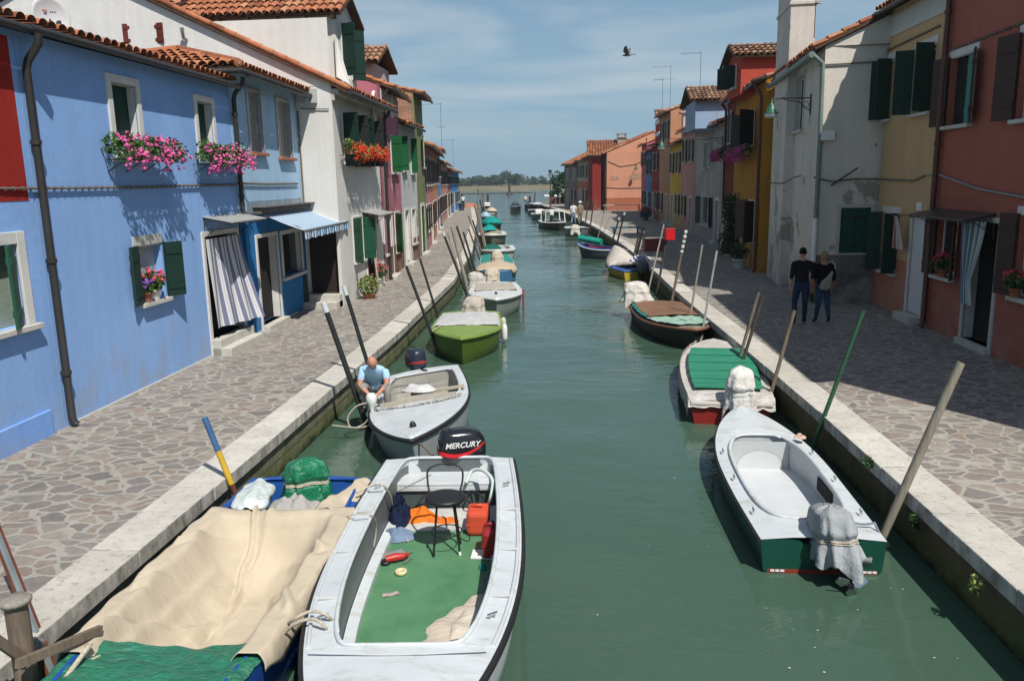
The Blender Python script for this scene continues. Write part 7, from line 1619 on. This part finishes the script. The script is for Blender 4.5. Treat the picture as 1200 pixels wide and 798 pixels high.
    # two seated in the far boat
    for x,lab,m in ((616,'person in white sitting in the far dark boat, left one',wh),(621,'person in dark clothes standing in the far dark boat',bk)):
        b=G(x,243.5,0); J=dict(pelvis=(0,0,.45),spine=(0,0,.62),chest=(0,0,.85),neck=(0,0,1.0),headb=(0,0,1.06),shl=(-.18,0,.92),ell=(-.24,.05,.68),wrl=(-.15,.2,.55),shr=(.18,0,.92),elr=(.24,.05,.68),wrr=(.15,.2,.55),hipl=(-.09,.02,.42),knl=(-.12,.40,.46),anl=(-.12,.40,.06),tol=(-.12,.52,.04),hipr=(.09,.02,.42),knr=(.12,.40,.46),anr=(.12,.40,.06),tor=(.12,.52,.04))
        person(lab,Vector(PY(131,x,240).xy.to_tuple()+(.45,)),R_(180),J,std_rad(),BODY_E,region_std(True,.6),[skin,m,bk,bk,dark,lip],(0,.03,1.15),(0,1,0),(0,0,1),1,lowpoly=True,hair=(paint((.05,.04,.03,1),.7),'short'))
def small_things():
    rs=random.Random(77)
    # quay furniture, right bank
    a=G(756,293); root=empty('red_tub',G(766,294),R_(8),'faded red wooden tub on the right pavement','tub'); mb=MB()
    mb.prism([(-.42,-.3,0),(.42,-.3,0),(.42,.3,0),(-.42,.3,0)],(0,0,.05)); 
    for (x0,y0,x1,y1) in ((-.42,-.3,.42,-.3),(.42,-.3,.42,.3),(.42,.3,-.42,.3),(-.42,.3,-.42,-.3)):
        k=1.14; mb.add([(x0,y0,0),(x1,y1,0),(x1*k,y1*k,.58),(x0*k,y0*k,.58)],[(0,1,2,3)])
    mb.build('tub_body',paint((.28,.06,.06,1),.7,.3,.1),root,thick=.03); mb=MB(); mb.tube([(-.48,-.34,.58),(.48,-.34,.58),(.48,.34,.58),(-.48,.34,.58),(-.48,-.34,.58)],.025,6); mb.build('rim',paint((.50,.42,.40,1),.7,.2),root)
    mb=MB(); root=empty('blue_bench',G(733,274),R_(-8),'low teal blue plank bench by the two white tipped poles','bench'); mb.box(-.95,.95,-.22,.22,.36,.44); mb.build('seat',paint((.02,.14,.20,1),.5,.2),root,bevel=.03)
    for s in(-1,1): mb=MB(); mb.box(s*.75-.05,s*.75+.05,-.16,.16,0,.36); mb.build('leg',paint((.02,.10,.15,1),.6),root)
    root=empty('table',G(728,249),0,'long pale stall table in front of the orange gable','table'); mb=MB(); mb.box(-1.9,1.9,-.5,.5,.72,.76); mb.build('top',paint((.36,.37,.33,1),.6),root)
    for sx in(-1,1):
        for sy in(-1,1): mb=MB(); mb.box(sx*1.8-.03,sx*1.8+.03,sy*.42-.03,sy*.42+.03,0,.72); mb.build('leg',M['iron'],root)
    root=empty('blue_crate',G(754,255),0,'small blue crate on the plaza edge','crate'); mb=MB(); mb.box(-.3,.3,-.25,.25,0,.35); mb.build('body',paint((.03,.14,.26,1),.5),root,bevel=.02); mb=MB(); mb.box(-.32,.32,-.27,.27,.33,.37); mb.build('rim',paint((.04,.18,.30,1),.5),root)
    p=G(757,259); pot(p,.22,.3,'crimson','bush with pink blooms before the magenta corner house',91,spread=.5,leafm='leaf_dark')
    # planter and hedge at the right quay end
    y=118; a=PY(y,643,240); c=PY(y,663,240); root=empty('planter',((a.x+c.x)/2,y,QZ),0,'long brick planter with clipped hedge at the right quay end','planter'); mb=MB(); w=(c.x-a.x)/2; mb.box(-w,w,-.5,.5,0,1.0); mb.build('box',paint((.26,.13,.09,1),.9,.3),root)
    mb=MB(); leafcloud(mb,(-w*.55,0,1.35),(w*.4,.5,.5),500,.12,rs); mb.build('hedge',M['leaf_dark'],root,recalc=False)
    for i,px in enumerate((639,642,651,656)):
        q=PY(116,px,230); mb=MB(); mb.lathe([(.03,-1.6),(.03,-.2),(.2,-.15),(.24,0),(.15,.18),(.03,.22)],(0,0,0),10); o=mb.build('globe_lamp',paint((.55,.55,.53,1),.4)); o.location=q; tag(o,['leftmost white globe lamp on the quay end rail','second white globe lamp from the left on the quay end rail','third white globe lamp from the left by the planter','rightmost white globe lamp by the planter'][i],'globe lamp','globe lamps at the quay end')
    q=PY(120,645,235); q.z=QZ; root=empty('street_lamp',q,0,'tall slim lamp post at the right quay end','street lamp'); mb=MB(); mb.tube([(0,0,0),(0,0,4.3)],[.07,.05],8); mb.build('post',M['iron'],root); mb=MB(); mb.lathe([(.1,4.3),(.28,4.7),(.3,4.75),(.05,4.9)],(0,0,0),10); mb.build('lantern',M['iron'],root)
    q=PY(117,664,238); tree((q.x,117,QZ),5.2,4.0,rs,'leafy tree on the promenade beside the grey brown building',900,'leaf_dark','trees on the promenade')
    q=PY(121,660,238); tree((q.x-.6,121,QZ),4.4,3.2,rs,'smaller tree on the promenade left of the leafy one',700,'leaf_far','trees on the promenade')
    for i,(px,py,c) in enumerate(((658,221,(.6,.6,.6,1)),(664,223,(.62,.62,.65,1)),(667,217,(.55,.6,.65,1)))):
        q=PY(116,px,py); mb=MB(); mb.grid(lambda s,t:Vector((s*.7,.05*math.sin(s*9),-t*.8)),8,4); o=mb.build('laundry',cloth(c,.1,4)); o.location=q; tag(o,['leftmost white laundry piece hung among the promenade trees','middle white laundry piece hung among the promenade trees','upper pale laundry piece by the grey brown building'][i],'laundry')
    # heap of pink orange nets and gear at the left quay end
    q=G(550,243); crumple(q,1.6,1.2,.7,paint((.38,.16,.11,1),.9,.4),'net_heap','heap of pinkish orange nets at the left quay end','nets',61)
    q=G(541,247); root=empty('blue_bin',q,0,'small dark bin against the far left houses','bin'); mb=MB(); mb.lathe([(.28,0),(.34,.7),(.36,.72),(.36,.78),(.1,.85)],(0,0,0),12); mb.build('body',paint((.04,.06,.09,1),.5),root); mb=MB(); mb.lathe([(.37,.72),(.38,.8),(.2,.88)],(0,0,0),12); mb.build('lid',M['black'],root)
    # dog or bag near left facade: small dark bag
    q=G(515,266.5); crumple(q,.3,.25,.45,M['black'],'dark_bag','small black bag on the left pavement by the orange house','bag',62)
    # step beside white wall, floor drain
    # gull
    p=PY(26,735,65); root=empty('bird',p,R_(70),'brown bird gliding in the sky above the canal','bird'); mb=MB()
    mb.loft([[Vector((math.cos(a)*r,y,math.sin(a)*r*.9)) for a in [2*math.pi*i/10 for i in range(10)]] for y,r in ((-.17,.004),(-.12,.02),(-.05,.04),(.03,.042),(.09,.028),(.12,.024),(.15,.010),(.17,.002))],cap0=True,cap1=True)
    for s in(-1,1):
        w=[(0,.05,.02),(s*.10,.10,.10),(s*.20,.04,.20),(s*.23,-.05,.24),(s*.15,-.06,.14),(s*.05,-.08,.03)]; mb.add(w+[(x,y,z+.008) for x,y,z in w],[(0,1,2,3,4,5),(6,7,8,9,10,11)]+[(i,(i+1)%6,6+(i+1)%6,6+i) for i in range(6)])
    mb.add([(-.02,-.15,0),(.02,-.15,0),(.05,-.27,0),(-.05,-.27,0),(-.02,-.15,.008),(.02,-.15,.008),(.05,-.27,.008),(-.05,-.27,.008)],[(0,1,2,3),(4,5,6,7),(0,1,5,4),(1,2,6,5),(2,3,7,6),(3,0,4,7)])
    mb.build('body',paint((.13,.12,.11,1),.8,.2),root)
    # weeds in the right wall
    for i,(px,py,s_,lm) in enumerate(((1021,545,.16,'leaf'),(1075,615,.15,'leaf_dark'),(1147,690,.14,'leaf_lime'))):
        q=PX(3.52,px,py); root=empty('wall_weed',q,0,['green weed tuft in the right canal wall, nearest the wooden pole top','darker weed tuft in the right canal wall below the wooden pole','yellowish weed tuft in the right canal wall, lowest in the frame'][i],'weed','weeds in the canal wall'); mb=MB(); rs2=random.Random(i)
        for k in range(70):
            a=rs2.uniform(-1.5,1.5); e=Vector((-abs(math.cos(a))*s_*.6*rs2.uniform(.3,1),math.sin(a)*s_*rs2.uniform(.4,1),rs2.uniform(-.25,.9)*s_)); wv=Vector((0,.006,.004)); mb.add([-wv,wv,e*.7+wv*.8,e+Vector((0,0,-.03)),e*.7-wv*.8],[(0,1,2,3,4)])
        leafcloud(mb,(-.04,0,.04),(.06,s_*.6,s_*.6),60,.02,rs2); mb.build('foliage',M[lm],root,recalc=False)
    # floating specks near the bridge
    mb=MB(); rs2=random.Random(9)
    for px,py in ((898,712),(929,737),(955,758),(958,738),(1044,689),(1058,690),(1095,770),(1101,730),(1005,714),(925,782),(966,787),(830,640),(1025,668),(1122,771),(860,700),(760,640),(700,720),(790,560)):
        q=G(px,py,.006); r=rs2.uniform(.005,.012); mb.add([q+Vector((math.cos(a)*r,math.sin(a)*r*rs2.uniform(.6,1),0)) for a in [6.28*i/6 for i in range(6)]],[tuple(range(6))])
    tag(mb.build('floating_specks',paint((.50,.50,.38,1),.7,.3)),'pale leaf specks floating on the near water','debris',kind='stuff')
    # door furniture left: iron ring bolts on the kerb wall
    rope([G(559,331,.65),G(548,337,.62)],'short rope from white boat to the black poles',.014)
    rope([Vector((-3.70,4.55,.5)),Vector((-3.62,5.1,.72)),Vector((-3.76,5.2,.6))],'knotted pale rope on the bow rail of the blue boat',.02)
    rope([G(712,300,.6),G(745,290,.62)],'rope from the pale awning boat to the kerb poles',.015)
    rope([G(516,382,.6),G(507,388,.62)],'short rope tying the lime green boat to the black pole',.014)
poles(); people(); small_things()
# ================================================================== CAMERA, LIGHT, WORLD
def finish():
    cd=D.cameras.new('camera'); cam=D.objects.new('camera',cd); COL.objects.link(cam); cd.sensor_fit='HORIZONTAL'; cd.sensor_width=36; cd.lens=F_/1200*36; cd.clip_end=6000; cd.clip_start=.05
    m=Matrix((RT,UP,-FW)).transposed().to_4x4(); m.translation=CAM; cam.matrix_world=m; SC.camera=cam
    # the air over the lagoon: one even, thin volume round the whole scene
    hz=D.materials.new('haze_air'); hz.use_nodes=True; t=hz.node_tree; t.nodes.remove(t.nodes['Principled BSDF']); pv=t.nodes.new('ShaderNodeVolumePrincipled'); pv.inputs['Color'].default_value=(.72,.84,.95,1); pv.inputs['Density'].default_value=.00035; pv.inputs['Anisotropy'].default_value=.2; t.links.new(pv.outputs[0],t.nodes['Material Output'].inputs['Volume'])
    mb=MB(); mb.box(-3100,3100,-50,4100,-3,16); o=mb.build('haze',hz); tag(o,'thin bluish haze in the air over the lagoon','haze',kind='stuff')
    sd=Vector((.38,-.60,1.0)).normalized()
    s=D.lights.new('sun','SUN'); s.energy=5.0; s.angle=R_(.55); s.color=(1,.955,.89); so=D.objects.new('sun',s); COL.objects.link(so); so.rotation_euler=sd.to_track_quat('Z','Y').to_euler()
    w=D.worlds.new('World'); SC.world=w; w.use_nodes=True; t=w.node_tree; nn=t.nodes; bg=nn['Background']
    sky=nn.new('ShaderNodeTexSky'); sky.sky_type='NISHITA'; sky.sun_disc=False; sky.sun_elevation=math.asin(sd.z); sky.sun_rotation=math.atan2(sd.x,sd.y); sky.altitude=0; sky.air_density=1.0; sky.dust_density=.6; sky.ozone_density=2.2
    tc=nn.new('ShaderNodeTexCoord'); mp=nn.new('ShaderNodeMapping'); mp.inputs['Scale'].default_value=(1.4,1.4,9.0); mp.inputs['Rotation'].default_value=(0,R_(-7),0); t.links.new(tc.outputs['Generated'],mp.inputs[0])
    no=nn.new('ShaderNodeTexNoise'); no.inputs['Scale'].default_value=1.7; no.inputs['Detail'].default_value=7; no.inputs['Roughness'].default_value=.55; no.inputs['Distortion'].default_value=.5; t.links.new(mp.outputs[0],no.inputs['Vector'])
    r=nn.new('ShaderNodeValToRGB'); r.color_ramp.elements[0].position=.44; r.color_ramp.elements[0].color=(0,0,0,1); r.color_ramp.elements[1].position=.66; r.color_ramp.elements[1].color=(.62,.62,.62,1); t.links.new(no.outputs['Fac'],r.inputs[0])
    mx=nn.new('ShaderNodeMix'); mx.data_type='RGBA'; t.links.new(r.outputs[0],mx.inputs[0]); mx.inputs[7].default_value=(6.2,7.1,7.7,1)
    sx=nn.new('ShaderNodeSeparateXYZ'); t.links.new(tc.outputs['Generated'],sx.inputs[0])
    hr=nn.new('ShaderNodeValToRGB'); hr.color_ramp.elements[0].position=0.0; hr.color_ramp.elements[0].color=(.92,.92,.92,1); hr.color_ramp.elements[1].position=.42; hr.color_ramp.elements[1].color=(.15,.15,.15,1); t.links.new(sx.outputs[2],hr.inputs[0])
    m2=nn.new('ShaderNodeMix'); m2.data_type='RGBA'; t.links.new(hr.outputs[0],m2.inputs[0]); t.links.new(sky.outputs[0],m2.inputs[6]); m2.inputs[7].default_value=(3.0,4.9,6.5,1)
    t.links.new(m2.outputs[2],mx.inputs[6]); t.links.new(mx.outputs[2],bg.inputs[0]); bg.inputs[1].default_value=.078
    v=SC.view_settings; v.view_transform='Standard'; v.look='None'; v.exposure=0.15; v.gamma=1; v.use_curve_mapping=False
    SC.cycles.max_bounces=6; SC.cycles.use_denoising=True
finish()
